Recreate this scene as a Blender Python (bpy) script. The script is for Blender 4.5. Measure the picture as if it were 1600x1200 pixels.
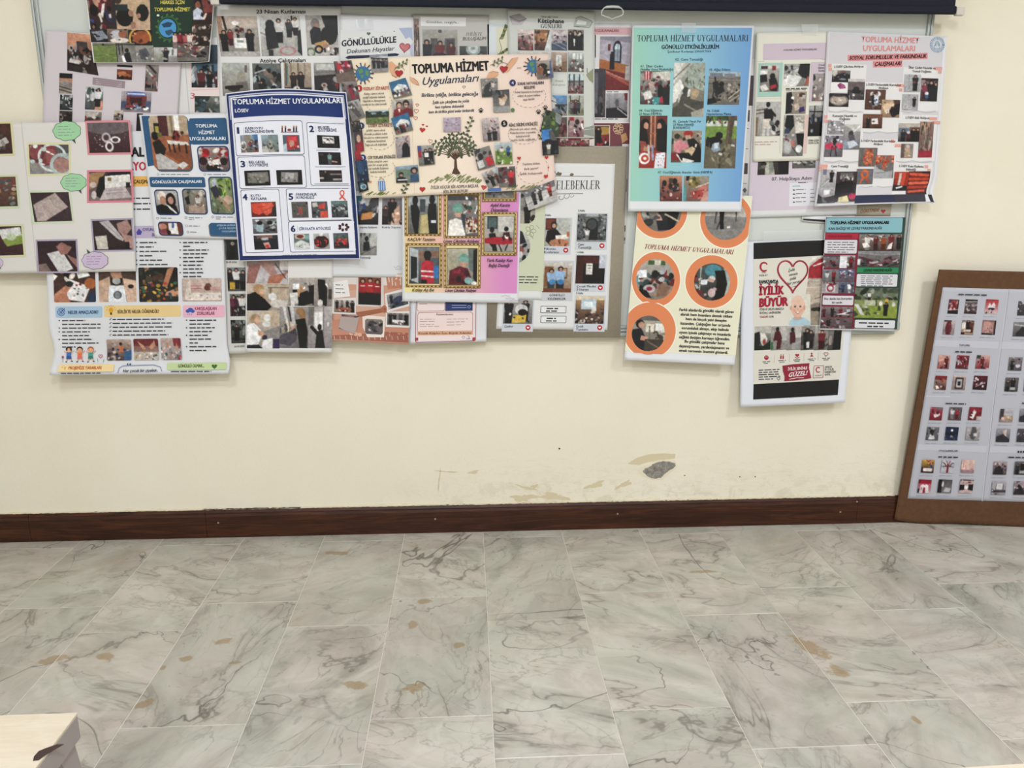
import bpy, bmesh, math, random
import numpy as np
from mathutils import Vector, Matrix, Euler
from mathutils.geometry import tessellate_polygon

for _o in list(bpy.data.objects):
    bpy.data.objects.remove(_o, do_unlink=True)
scene = bpy.context.scene
COL = scene.collection

# ------------------------------------------------------------------ camera
FPX, PITCH, YAW, ROLL, CH, CD = 1224.35, 0.232676, -0.0565479, 0.00085, 1.245629, 2.813325
cp, sp = math.cos(PITCH), math.sin(PITCH)
CF = np.array([-math.sin(YAW)*cp, math.cos(YAW)*cp, -sp])
_R = np.array([math.cos(YAW), math.sin(YAW), 0.0])
_U = np.cross(_R, CF)
CR = math.cos(ROLL)*_R + math.sin(ROLL)*_U
CU = -math.sin(ROLL)*_R + math.cos(ROLL)*_U
CC = np.array([0.0, -CD, CH])
cam_d = bpy.data.cameras.new('camera')
cam_d.sensor_fit = 'HORIZONTAL'
cam_d.sensor_width = 36.0
cam_d.lens = 36.0*FPX/1600.0
cam_d.clip_start = 0.05
cam = bpy.data.objects.new('camera', cam_d)
COL.objects.link(cam)
M = Matrix(((CR[0], CU[0], -CF[0], CC[0]), (CR[1], CU[1], -CF[1], CC[1]), (CR[2], CU[2], -CF[2], CC[2]), (0, 0, 0, 1)))
cam.matrix_world = M
scene.camera = cam

# ------------------------------------------------------------------ view, world, lights
scene.view_settings.view_transform = 'Standard'
scene.view_settings.look = 'None'
scene.view_settings.gamma = 1.0
scene.view_settings.exposure = -0.03
scene.view_settings.use_curve_mapping = False
world = bpy.data.worlds.new('world')
scene.world = world
world.use_nodes = True
world.node_tree.nodes['Background'].inputs[0].default_value = (0.9, 0.95, 1.0, 1)
world.node_tree.nodes['Background'].inputs[1].default_value = 0.5

ROOM = (-3.3, 3.7, -5.6, 3.05)      # x0, x1, y front, z top

def area(x, y, z, sx, sy, power, col=(0.93, 0.98, 1.08), rot=(0, 0, 0)):
    d = bpy.data.lights.new('ceiling_lamp', 'AREA')
    d.shape = 'RECTANGLE'; d.size = sx; d.size_y = sy; d.energy = power; d.color = col
    o = bpy.data.objects.new('ceiling_lamp', d); COL.objects.link(o)
    o.location = (x, y, z); o.rotation_euler = rot
    return o
LP = [(-1.1, -2.2, 28), (2.45, -2.4, 46), (0.3, -3.4, 58), (-0.4, -4.9, 44)]
for (lx, ly, lw) in LP:
    area(lx, ly, ROOM[3]-0.07, 0.46, 0.46, lw)

# ------------------------------------------------------------------ helpers
def lin(c):
    c = np.asarray(c, float)
    return np.where(c <= 0.04045, c/12.92, ((c+0.055)/1.055)**2.4)
def hx(s):
    if len(s) == 3: s = s[0]*2+s[1]*2+s[2]*2
    return np.array([int(s[i:i+2], 16)/255.0 for i in (0, 2, 4)])
def L4(s):
    c = lin(hx(s)); return (c[0], c[1], c[2], 1.0)

def ray(x, y):
    return CF + CR*((x-800.0)/FPX) - CU*((y-600.0)/FPX)
def W(x, y, off=0.0):
    """pixel (arrays ok) -> point on the plane 'off' metres in front of the wall"""
    x = np.asarray(x, float); y = np.asarray(y, float); off = np.asarray(off, float)
    D = CF*np.ones(x.shape+(1,)) + CR*((x-800.0)/FPX)[..., None] - CU*((y-600.0)/FPX)[..., None]
    t = (-off - CC[1])/D[..., 1]
    return CC + D*t[..., None]
def G(x, y, z=0.0):
    """pixel -> point at height z"""
    D = ray(x, y); t = (z-CC[2])/D[2]
    return CC + D*t

def mat(name, color, rough=0.6, spec=0.5, metal=0.0):
    m = bpy.data.materials.new(name); m.use_nodes = True
    b = m.node_tree.nodes['Principled BSDF']
    b.inputs['Base Color'].default_value = L4(color) if isinstance(color, str) else color
    b.inputs['Roughness'].default_value = rough
    b.inputs['Specular IOR Level'].default_value = spec
    b.inputs['Metallic'].default_value = metal
    return m
class NT:
    def __init__(s, m): s.t = m.node_tree; s.b = s.t.nodes['Principled BSDF']
    def n(s, typ, **kw):
        o = s.t.nodes.new(typ)
        for k, v in kw.items():
            if k.startswith('i_'):
                key = k[2:]; key = int(key) if key.isdigit() else key.replace('_', ' ')
                if hasattr(v, 'is_output') : s.t.links.new(v, o.inputs[key])
                else: o.inputs[key].default_value = v
            else: setattr(o, k, v)
        return o
    def link(s, a, b): s.t.links.new(a, b)
    def math(s, op, a, b=None, clamp=False):
        o = s.t.nodes.new('ShaderNodeMath'); o.operation = op; o.use_clamp = clamp
        for i, v in enumerate((a, b)):
            if v is None: continue
            if hasattr(v, 'is_output'): s.t.links.new(v, o.inputs[i])
            else: o.inputs[i].default_value = v
        return o.outputs[0]
    def noise(s, vec, scale, detail=4, rough=0.5, dist=0.0):
        o = s.n('ShaderNodeTexNoise'); s.link(vec, o.inputs['Vector'])
        o.inputs['Scale'].default_value = scale; o.inputs['Detail'].default_value = detail
        o.inputs['Roughness'].default_value = rough; o.inputs['Distortion'].default_value = dist
        return o
    def ramp(s, fac, stops):
        o = s.n('ShaderNodeValToRGB'); s.link(fac, o.inputs[0])
        cr = o.color_ramp
        while len(cr.elements) < len(stops): cr.elements.new(0.5)
        for e, (p, c) in zip(cr.elements, stops):
            e.position = p
            e.color = L4(c) if isinstance(c, str) else (c, c, c, 1)
        return o.outputs[0]
    def mix(s, fac, a, b, mode='MIX'):
        o = s.n('ShaderNodeMix', data_type='RGBA', blend_type=mode)
        for i, v in ((0, fac), (6, a), (7, b)):
            if hasattr(v, 'is_output'): s.link(v, o.inputs[i])
            else: o.inputs[i].default_value = L4(v) if isinstance(v, str) else v
        return o.outputs[2]
    def bump(s, h, strength, dist=0.01):
        o = s.n('ShaderNodeBump'); s.link(h, o.inputs['Height'])
        o.inputs['Strength'].default_value = strength; o.inputs['Distance'].default_value = dist
        s.link(o.outputs[0], s.b.inputs['Normal'])

def mesh_obj(name, verts, faces, m=None, parent=None, smooth=False):
    me = bpy.data.meshes.new(name)
    me.from_pydata([tuple(v) for v in verts], [], faces); me.update()
    o = bpy.data.objects.new(name, me); COL.objects.link(o)
    if m is not None: me.materials.append(m)
    if parent is not None: o.parent = parent
    if smooth: me.polygons.foreach_set('use_smooth', [True]*len(me.polygons))
    return o
def bm_obj(name, bm, m=None, parent=None, smooth=False):
    me = bpy.data.meshes.new(name); bm.normal_update(); bm.to_mesh(me); bm.free()
    o = bpy.data.objects.new(name, me); COL.objects.link(o)
    if m is not None: me.materials.append(m)
    if parent is not None: o.parent = parent
    if smooth: me.polygons.foreach_set('use_smooth', [True]*len(me.polygons))
    return o
def box_bm(bm, x0, y0, z0, x1, y1, z1, bevel=0.0, seg=2):
    vs = [bm.verts.new((x, y, z)) for x in (x0, x1) for y in (y0, y1) for z in (z0, z1)]
    fs = [(0, 1, 3, 2), (4, 6, 7, 5), (0, 4, 5, 1), (2, 3, 7, 6), (0, 2, 6, 4), (1, 5, 7, 3)]
    fl = [bm.faces.new([vs[i] for i in f]) for f in fs]
    bmesh.ops.recalc_face_normals(bm, faces=fl)
    if bevel > 0:
        ed = set(e for f in fl for e in f.edges)
        bmesh.ops.bevel(bm, geom=list(ed), offset=bevel, segments=seg, affect='EDGES', profile=0.5)
def box(name, x0, y0, z0, x1, y1, z1, m, parent=None, bevel=0.0, seg=2):
    bm = bmesh.new(); box_bm(bm, x0, y0, z0, x1, y1, z1, bevel, seg)
    return bm_obj(name, bm, m, parent)
def empty(name, loc=(0, 0, 0)):
    o = bpy.data.objects.new(name, None); COL.objects.link(o); o.location = loc; o.empty_display_size = 0.05
    return o
def tag(o, label=None, cat=None, group=None, kind=None):
    if label: o['label'] = label
    if cat: o['category'] = cat
    if group: o['group'] = group
    if kind: o['kind'] = kind
    return o
def keep(child, parent):
    child.parent = parent
    child.matrix_parent_inverse = Matrix.Translation(parent.location).inverted() if parent.type == 'EMPTY' else Matrix()
    return child

# ------------------------------------------------------------------ room materials
def wall_mat(name, dirt=False):
    m = mat(name, 'e8dcc0', 0.72, 0.25); k = NT(m)
    g = k.n('ShaderNodeNewGeometry').outputs['Position']
    n1 = k.noise(g, 2.2, 5, 0.55)
    c = k.ramp(n1.outputs[0], [(0.3, 'e5ddc8'), (0.7, 'eae3d0')])
    n2 = k.noise(g, 90, 3, 0.6)
    h = n2.outputs[0]
    if dirt:
        sep = k.n('ShaderNodeSeparateXYZ'); k.link(g, sep.inputs[0])
        # repainted, scuffed band above the skirting (old plaster filler and scratches)
        band = k.n('ShaderNodeMapRange', clamp=True); k.link(sep.outputs[2], band.inputs[0])
        band.inputs[1].default_value = 0.25; band.inputs[2].default_value = 0.11
        xr = k.n('ShaderNodeMapRange', clamp=True); k.link(sep.outputs[0], xr.inputs[0])
        xr.inputs[1].default_value = -0.45; xr.inputs[2].default_value = 0.1
        n3 = k.noise(g, 16, 7, 0.62, 0.8)
        f = k.ramp(n3.outputs[0], [(0.50, 0.0), (0.60, 1.0)])
        f = k.math('MULTIPLY', f, k.math('MULTIPLY', band.outputs[0], xr.outputs[0]))
        c = k.mix(k.math('MULTIPLY', f, 0.32), c, 'b9ad92')
        mp = k.n('ShaderNodeMapping'); k.link(g, mp.inputs[0]); mp.inputs['Scale'].default_value = (5, 1, 26)
        n4 = k.noise(mp.outputs[0], 1.0, 4, 0.6, 1.5)
        f4 = k.ramp(n4.outputs[0], [(0.485, 0.0), (0.5, 1.0), (0.515, 0.0)])
        b2 = k.n('ShaderNodeMapRange', clamp=True); k.link(sep.outputs[2], b2.inputs[0])
        b2.inputs[1].default_value = 0.36; b2.inputs[2].default_value = 0.22
        f4 = k.math('MULTIPLY', f4, k.math('MULTIPLY', b2.outputs[0], xr.outputs[0]))
        c = k.mix(k.math('MULTIPLY', f4, 0.22), c, 'b5aa93')
        h = k.math('ADD', h, k.math('MULTIPLY', f4, 0.6))
    k.link(c, k.b.inputs['Base Color'])
    k.bump(h, 0.12, 0.004)
    return m
M_WALL = wall_mat('wall_paint_scuffed', True)
M_WALL2 = mat('side_wall_paint', 'e4dfd2', .75, .2)
M_CEIL = mat('ceiling_paint', 'e9e6de', 0.8, 0.2)

def marble():
    m = mat('marble_tile', 'aaa698', 0.27, 0.45); k = NT(m)
    oi = k.n('ShaderNodeObjectInfo'); g = k.n('ShaderNodeNewGeometry').outputs['Position']
    off = k.n('ShaderNodeVectorMath', operation='SCALE')
    cmb = k.n('ShaderNodeCombineXYZ')
    for i in range(3): k.link(oi.outputs['Random'], cmb.inputs[i])
    k.link(cmb.outputs[0], off.inputs[0]); off.inputs['Scale'].default_value = 37.0
    add = k.n('ShaderNodeVectorMath', operation='ADD'); k.link(g, add.inputs[0]); k.link(off.outputs[0], add.inputs[1])
    P = add.outputs[0]
    # each slab's grain runs its own way
    rot = k.n('ShaderNodeVectorRotate', rotation_type='Z_AXIS'); k.link(g, rot.inputs[0])
    ang = k.math('MULTIPLY', oi.outputs['Random'], 2.2); k.link(k.math('SUBTRACT', ang, 1.7), rot.inputs['Angle'])
    add2 = k.n('ShaderNodeVectorMath', operation='ADD'); k.link(rot.outputs[0], add2.inputs[0]); k.link(off.outputs[0], add2.inputs[1])
    mp = k.n('ShaderNodeMapping'); k.link(add2.outputs[0], mp.inputs[0]); mp.inputs['Scale'].default_value = (1.0, 1.9, 1.0)
    Q = mp.outputs[0]
    cl = k.noise(Q, 3.0, 8, 0.62, 1.1)
    c = k.ramp(cl.outputs[0], [(0.28, '858174'), (0.42, 'a4a093'), (0.54, 'bab6a9'), (0.70, 'ccc8bc')])
    t1 = k.noise(Q, 2.6, 4, 0.55, 0.8)
    tint = k.ramp(t1.outputs[0], [(0.36, 'abafa1'), (0.5, 'b4aea2'), (0.62, 'bdaca4')])
    c = k.mix(0.38, c, tint)
    # tan veins cloud
    t2 = k.noise(Q, 2.3, 5, 0.62, 1.2)
    f2 = k.ramp(t2.outputs[0], [(0.60, 0.0), (0.74, 1.0)])
    c = k.mix(k.math('MULTIPLY', f2, 0.45), c, 'a8967a')
    # fine grey veins: the zero-crossing of warped noise
    def vein(scale, wdt, amt, col, vec, gate_scale, g0, g1, c):
        n = k.noise(vec, scale, 5, 0.52, 0.7)
        d = k.math('ABSOLUTE', k.math('SUBTRACT', n.outputs[0], 0.5))
        v = k.n('ShaderNodeMapRange', clamp=True, interpolation_type='SMOOTHSTEP'); k.link(d, v.inputs[0])
        v.inputs[1].default_value = wdt; v.inputs[2].default_value = 0.0
        gt = k.noise(P, gate_scale, 3, 0.5)
        gg = k.ramp(gt.outputs[0], [(g0, 0.0), (g1, 1.0)])
        f = k.math('MULTIPLY', k.math('MULTIPLY', v.outputs[0], gg), amt)
        return k.mix(f, c, col), f
    c, _ = vein(2.1, 0.055, 0.38, '8f897c', Q, 2.6, 0.40, 0.60, c)
    c, _ = vein(2.1, 0.012, 0.66, '6a645b', Q, 2.6, 0.42, 0.60, c)
    c, fv = vein(4.4, 0.016, 0.52, '7d766b', Q, 3.6, 0.40, 0.58, c)
    c, _ = vein(1.2, 0.004, 0.75, '57514b', P, 2.2, 0.42, 0.56, c)
    c, _ = vein(9.0, 0.03, 0.35, '8a8478', P, 3.0, 0.46, 0.62, c)
    c, _ = vein(5.5, 0.07, 0.26, 'd3cfc4', P, 3.3, 0.45, 0.6, c)
    # rust stains lying where the photograph shows them
    st = [(85, 1030, 0.075, 0.035, .3), (165, 1026, 0.055, 0.04, -.4), (290, 1030, 0.035, 0.03, .6), (350, 1002, 0.055, 0.03, .5),
          (370, 1035, 0.04, 0.012, 0), (225, 1100, 0.045, 0.035, .3), (530, 864, 0.09, 0.03, -.1), (645, 975, 0.03, 0.05, 0),
          (718, 1008, 0.035, 0.025, .5), (648, 1075, 0.05, 0.045, 0), (255, 1043, 0.014, 0.02, 0), (555, 1070, 0.07, 0.03, -.3),
          (660, 940, 0.05, 0.03, .3), (1265, 1010, 0.05, 0.13, .55), (1310, 1050, 0.05, 0.06, .3), (1433, 1125, 0.02, 0.03, 0), (1100, 893, .1, .02, 0)]
    nz = k.noise(g, 26, 5, 0.65, 0.5)
    tot = None
    for (px, py, rx, ry, a) in st:
        pt = G(px, py)
        tm = k.n('ShaderNodeMapping', vector_type='TEXTURE'); k.link(g, tm.inputs[0])
        tm.inputs['Location'].default_value = (pt[0], pt[1], 0); tm.inputs['Rotation'].default_value = (0, 0, a)
        tm.inputs['Scale'].default_value = (rx*.72, ry*.72, 1)
        ln = k.n('ShaderNodeVectorMath', operation='LENGTH'); k.link(tm.outputs[0], ln.inputs[0])
        e = k.n('ShaderNodeMapRange', clamp=True); k.link(ln.outputs['Value'], e.inputs[0])
        e.inputs[1].default_value = 1.25; e.inputs[2].default_value = 0.1
        tot = e.outputs[0] if tot is None else k.math('MAXIMUM', tot, e.outputs[0])
    f = k.math('ADD', tot, k.math('MULTIPLY', k.math('SUBTRACT', nz.outputs[0], 0.5), 1.9))
    f = k.math('MULTIPLY', k.ramp(f, [(0.40, 0.0), (0.62, 1.0)]), k.ramp(tot, [(0.0, 0.0), (0.1, 1.0)]))
    c = k.mix(k.math('MULTIPLY', f, 0.6), c, '8f7140')
    # whole-slab lightness
    hsv = k.n('ShaderNodeHueSaturation'); k.link(c, hsv.inputs['Color'])
    k.link(k.math('ADD', k.math('MULTIPLY', oi.outputs['Random'], 0.12), 0.93), hsv.inputs['Value'])
    k.link(hsv.outputs[0], k.b.inputs['Base Color'])
    rr = k.noise(g, 30, 4, 0.6)
    k.link(k.math('ADD', k.math('MULTIPLY', rr.outputs[0], 0.22), 0.2), k.b.inputs['Roughness'])
    k.bump(fv, 0.05, 0.002)
    return m
M_MARBLE = marble()
M_GROUT = mat('tile_grout', 'dad5c8', 0.8, 0.2)
def wood_dark():
    m = mat('skirting_wood', '4b2a1a', 0.42, 0.28); k = NT(m)
    g = k.n('ShaderNodeNewGeometry').outputs['Position']
    mp = k.n('ShaderNodeMapping'); k.link(g, mp.inputs[0]); mp.inputs['Scale'].default_value = (1.2, 6, 16)
    n = k.noise(mp.outputs[0], 2.4, 8, 0.65, 1.6)
    c = k.ramp(n.outputs[0], [(0.3, '241309'), (0.47, '381e12'), (0.55, '462617'), (0.72, '532e1b')])
    mp2 = k.n('ShaderNodeMapping'); k.link(g, mp2.inputs[0]); mp2.inputs['Scale'].default_value = (6, 6, 120)
    n2 = k.noise(mp2.outputs[0], 1.6, 5, 0.6, 0.4)
    c = k.mix(k.ramp(n2.outputs[0], [(0.45, 0.0), (0.62, 0.45)]), c, '2a160c')
    k.link(c, k.b.inputs['Base Color'])
    k.bump(n2.outputs[0], 0.15, 0.002)
    return m
M_SKIRT = wood_dark()

# ------------------------------------------------------------------ room shell
x0, x1, yf, zt = ROOM
wb = box('wall_back', x0, 0, 0, x1, 0.12, zt, M_WALL); tag(wb, kind='structure')
tag(box('wall_left', x0-0.12, yf, 0, x0, 0.12, zt, M_WALL2), kind='structure')
tag(box('wall_right', x1, yf, 0, x1+0.12, 0.12, zt, M_WALL2), kind='structure')
tag(box('wall_front', x0-0.12, yf-0.12, 0, x1+0.12, yf, zt, M_WALL2), kind='structure')
tag(box('ceiling', x0-0.12, yf-0.12, zt, x1+0.12, 0.12, zt+0.1, M_CEIL), kind='structure')
floor = box('floor', x0-0.12, yf-0.12, -0.12, x1+0.12, 0.12, -0.0012, M_GROUT); tag(floor, kind='structure')
# marble slabs, 30 x 60 cm, laid half-bond; each one lifts out
TX0, TW, TL = -1.1517, 0.3, 0.598
tile_me = None
for k_ in range(-7, 17):
    xa = TX0 + TW*k_
    start = -0.5155 if k_ % 2 else -0.073
    ys = [0.0]
    yy = start
    while yy > -2.8:
        ys.append(yy); yy -= TL
    ys.append(yy)
    for a, b in zip(ys[:-1], ys[1:]):
        ln = a-b
        g2 = 0.0008
        full = abs(ln-TL) < 1e-3
        if full and tile_me:
            o = bpy.data.objects.new('marble_tile', tile_me); COL.objects.link(o)
        else:
            o = box('marble_tile', g2, -(ln-g2), -0.02, TW-g2, -g2, 0.0, M_MARBLE, None, 0.0007, 1)
            if full: tile_me = o.data
        o.location = (xa, a, 0.0003*math.sin(k_*3.7+a*9)-0.0003)
        o.parent = floor
# skirting: boards butted together
bt = 0.109
bsk = None
def skirt_profile(xa, xb):
    pr = [(0, 0), (-0.015, 0), (-0.0155, 0.085), (-0.0125, 0.094), (-0.0125, 0.099), (-0.008, 0.108), (0, 0.109)]
    bm = bmesh.new()
    A = [bm.verts.new((xa, y, z)) for y, z in pr]; B = [bm.verts.new((xb, y, z)) for y, z in pr]
    n = len(pr)
    for i in range(n): bm.faces.new((A[i], A[(i+1) % n], B[(i+1) % n], B[i]))
    bm.faces.new(A[::-1]); bm.faces.new(B)
    bmesh.ops.recalc_face_normals(bm, faces=bm.faces)
    return bm
bsk = empty('baseboard_back'); tag(bsk, kind='structure')
jx = [x0, float(W(47, 830, .015)[0]), float(W(322, 820, .015)[0]), float(W(1339, 800, .015)[0]), x1]
for a, b in zip(jx[:-1], jx[1:]):
    bm_obj('skirting_board', skirt_profile(a+0.0006, b-0.0006), M_SKIRT, bsk)
M_SCREW = mat('screw_plug', 'a08a72', 0.5)
for (px, py) in [(341, 817), (680, 811), (965, 803), (1313, 800), (1339, 784)]:
    p = W(px, py, .0155)
    bm = bmesh.new(); bmesh.ops.create_cone(bm, cap_ends=True, segments=12, radius1=0.0036, radius2=0.003, depth=0.002,
        matrix=Matrix.Translation((p[0], -0.0163, p[2])) @ Matrix.Rotation(math.pi/2, 4, 'X'))
    bm_obj('screw_plug', bm, M_SCREW, bsk)
# broken caulk and plaster crumbs along the top of the skirting
M_CAULK = mat('old_caulk', 'cfc4a8', 0.85)
M_GAP = mat('gap_dark', '4a3c2c', 0.9)  # plain dark brown for the open gap and the nail holes
rng = random.Random(4)
def caulk(pxa, pxb, seed, m_, amp, name, dz):
    r = random.Random(seed)
    xa = float(W(pxa, 790, .0)[0]); xb = float(W(pxb, 790, .0)[0])
    n = int((xb-xa)/0.008)+2
    vs, fs = [], []
    for i in range(n):
        x = xa+(xb-xa)*i/(n-1)
        w = max(0.0006, amp*(0.5+0.5*math.sin(i*0.37+seed)*math.sin(i*0.11)+r.uniform(-.35, .35)))
        z = 0.1085+dz+r.uniform(-.0006, .0006)
        vs += [(x, -0.0018, z-0.001), (x, -0.0075+r.uniform(-.002, .002), z+0.0002), (x, -0.0012, z+w), (x, 0.0, z+w)]
    for i in range(n-1):
        for j in range(3):
            fs.append((4*i+j, 4*i+4+j, 4*i+5+j, 4*i+1+j))
    o = mesh_obj(name, vs, fs, m_, bsk); o['kind'] = 'stuff'
caulk(-20, 640, 3, M_CAULK, 0.004, 'caulk_bead', 0)
caulk(318, 470, 5, M_GAP, 0.0016, 'open_gap', 0.0015)
caulk(610, 1395, 7, M_CAULK, 0.003, 'caulk_bead', 0)
# chipped plaster patch
def patch(cx, cy, rx, ry, seed, m_, name, off, rot=0, n=34, rough=.28, parent=wb, sharp=None):
    r = random.Random(seed); vs = []; f = []
    ph = [r.uniform(0, 6.28) for _ in range(5)]
    pts = []
    for i in range(n):
        a = 2*math.pi*i/n
        k_ = 1+rough*(0.5*math.sin(2*a+ph[0])+0.5*math.sin(3*a+ph[1])+.35*math.sin(5*a+ph[2])+.25*math.sin(9*a+ph[3]))+r.uniform(-.05, .05)
        x = rx*k_*math.cos(a); y = ry*k_*math.sin(a)
        pts.append((cx+x*math.cos(rot)-y*math.sin(rot), cy+x*math.sin(rot)+y*math.cos(rot)))
    c = W(cx, cy, off)
    vs = [c]+[W(px, py, off) for px, py in pts]+[W(px, py, 0.0) for px, py in pts]
    for i in range(n):
        j = (i+1) % n
        f.append((0, 1+i, 1+j)); f.append((1+i, 1+n+i, 1+n+j, 1+j))
    return mesh_obj(name, vs, f, m_, parent)
def mortar():
    m = mat('bare_mortar', '8f8b82', 0.95, 0.1); k = NT(m)
    g = k.n('ShaderNodeNewGeometry').outputs['Position']
    n = k.noise(g, 70, 6, 0.7, 0.4)
    k.link(k.ramp(n.outputs[0], [(0.3, '6f6b64'), (0.5, '918c83'), (0.65, 'a8a298')]), k.b.inputs['Base Color'])
    k.bump(n.outputs[0], 0.8, 0.006)
    return m
M_MORTAR = mortar()
M_FILL = mat('filler_smear', 'd3c6a6', 0.85, 0.2)
M_FILL2 = mat('filler_smear_pale', 'e3dac2', 0.85, 0.2)
def flake(pts, m_, name, off, seed=1, jit=.5):
    r = random.Random(seed); q = []
    pts = [(640+.2875*a, 660+.2875*b) for a, b in pts]
    for (a, b), (c, d) in zip(pts, pts[1:]+pts[:1]):
        for t in (0, .35, .7): q.append((a+(c-a)*t+r.uniform(-jit, jit), b+(d-b)*t+r.uniform(-jit, jit)))
    n = len(q)
    T = tessellate_polygon([[Vector((x, y, 0)) for x, y in q]])
    V = [W(x, y, off) for x, y in q]+[W(x, y, 0.0) for x, y in q]
    return mesh_obj(name, V, [tuple(t) for t in T]+[(i, n+i, n+(i+1) % n, (i+1) % n) for i in range(n)], m_, wb)
flake([(1185, 225), (1230, 195), (1290, 175), (1360, 168), (1445, 172), (1440, 195), (1370, 205), (1300, 215), (1250, 230)], M_FILL, 'filler_smear', .0008, 3)
flake([(1240, 262), (1262, 240), (1310, 226), (1350, 205), (1400, 200), (1440, 208), (1456, 232), (1440, 258), (1400, 290), (1370, 312), (1320, 314), (1270, 296), (1248, 280)], M_FILL2, 'broken_paint_edge', .0012, 4)
flake([(1265, 262), (1280, 250), (1310, 240), (1325, 225), (1360, 215), (1385, 210), (1420, 212), (1445, 225), (1447, 238), (1425, 255), (1400, 268), (1385, 285), (1365, 300), (1335, 305), (1305, 298), (1285, 285), (1270, 270)], M_MORTAR, 'plaster_chip', .0018, 5, .8)
for (a, b, c_, d, e, rr) in [(835, 760, 5, 3, 11, 0), (822, 762, 14, 2, 12, .3), (930, 758, 12, 5, 13, -.3), (975, 757, 11, 4, 14, -.5), (865, 776, 20, 5, 15, 0), (818, 778, 16, 6, 16, 0), (740, 738, 7, 2.5, 17, 0), (700, 737, 14, 1.2, 18, .05), (686, 752, 1.2, 14, 19, .1)]:
    patch(a, b, c_, d, e, M_FILL, 'filler_smear', 0.0009, rr, 26, .5)
patch(874, 701, 1.3, 1.6, 3, M_GAP, 'nail_hole', 0.0009, 0, 10, .1)
for (a, b) in [(1156, 745), (1180, 745), (1070, 743), (895, 702)][:3]:
    patch(a, b, 1.0, 1.0, 3, M_GAP, 'nail_hole', 0.0009, 0, 10, .1)

# ceiling lights (above the frame)
M_LAMP = mat('lamp_diffuser', 'ffffff', 0.5); 
_b = M_LAMP.node_tree.nodes['Principled BSDF']; _b.inputs['Emission Color'].default_value = (1, .98, .97, 1); _b.inputs['Emission Strength'].default_value = 3
M_ALU = mat('brushed_aluminium', 'b4b7b8', 0.42, 0.5, 0.35)
nm = ['front left', 'front right', 'middle', 'rear']
for i, (lx, ly, lw) in enumerate(LP):
    e = empty('ceiling_light', (lx, ly, zt))
    tag(e, 'square flush ceiling light panel, %s one of four above the room' % nm[i], 'ceiling light', 'ceiling light panels')
    bm = bmesh.new()
    for (a, b, c_, d) in [(-.31, -.31, .31, -.285), (-.31, .285, .31, .31), (-.31, -.285, -.285, .285), (.285, -.285, .31, .285)]:
        box_bm(bm, a, b, -0.05, c_, d, 0)
    f = bm_obj('frame', bm, M_ALU, e)
    box('diffuser', -.284, -.284, -0.045, .284, .284, -0.035, M_LAMP, e)

# ================================================================== printed sheets
def print_mat(name, rough, spec):
    m = mat(name, 'ffffff', rough, spec); k = NT(m)
    a = k.n('ShaderNodeAttribute', attribute_name='Col')
    g = k.n('ShaderNodeNewGeometry').outputs['Position']
    k.link(a.outputs['Color'], k.b.inputs['Base Color'])
    n = k.noise(g, 9, 2, 0.5)
    k.bump(n.outputs[0], 0.12, 0.01)
    return m
M_PRINT = print_mat('printed_paper', 0.5, 0.3)
M_INK = print_mat('printing_ink', 0.55, 0.25)
M_PHOTO = print_mat('photo_print', 0.42, 0.35)

def col_mesh(name, verts, faces, cols, m, parent, smooth=True):
    """numpy verts (n,3), faces (f,3|4) array or list, cols (n,3) sRGB"""
    me = bpy.data.meshes.new(name)
    nv = len(verts)
    me.vertices.add(nv); me.vertices.foreach_set('co', np.asarray(verts, np.float32).ravel())
    if isinstance(faces, np.ndarray):
        nf, w = faces.shape
        me.loops.add(nf*w); me.loops.foreach_set('vertex_index', faces.astype(np.int32).ravel())
        me.polygons.add(nf); me.polygons.foreach_set('loop_start', np.arange(0, nf*w, w, dtype=np.int32))
    else:
        ln = np.array([len(f) for f in faces], np.int32)
        fl = np.concatenate([np.asarray(f, np.int32) for f in faces]) if len(faces) else np.zeros(0, np.int32)
        nf = len(faces)
        me.loops.add(len(fl)); me.loops.foreach_set('vertex_index', fl)
        me.polygons.add(nf); me.polygons.foreach_set('loop_start', np.concatenate([[0], np.cumsum(ln)[:-1]]).astype(np.int32))
    if smooth: me.polygons.foreach_set('use_smooth', np.ones(nf, bool))
    me.update(calc_edges=True)
    ca = me.color_attributes.new('Col', 'FLOAT_COLOR', 'POINT')
    c4 = np.ones((nv, 4), np.float32); c4[:, :3] = lin(cols)
    ca.data.foreach_set('color', c4.ravel())
    me.materials.append(m)
    o = bpy.data.objects.new(name, me); COL.objects.link(o)
    if parent is not None: o.parent = parent
    return o

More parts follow.
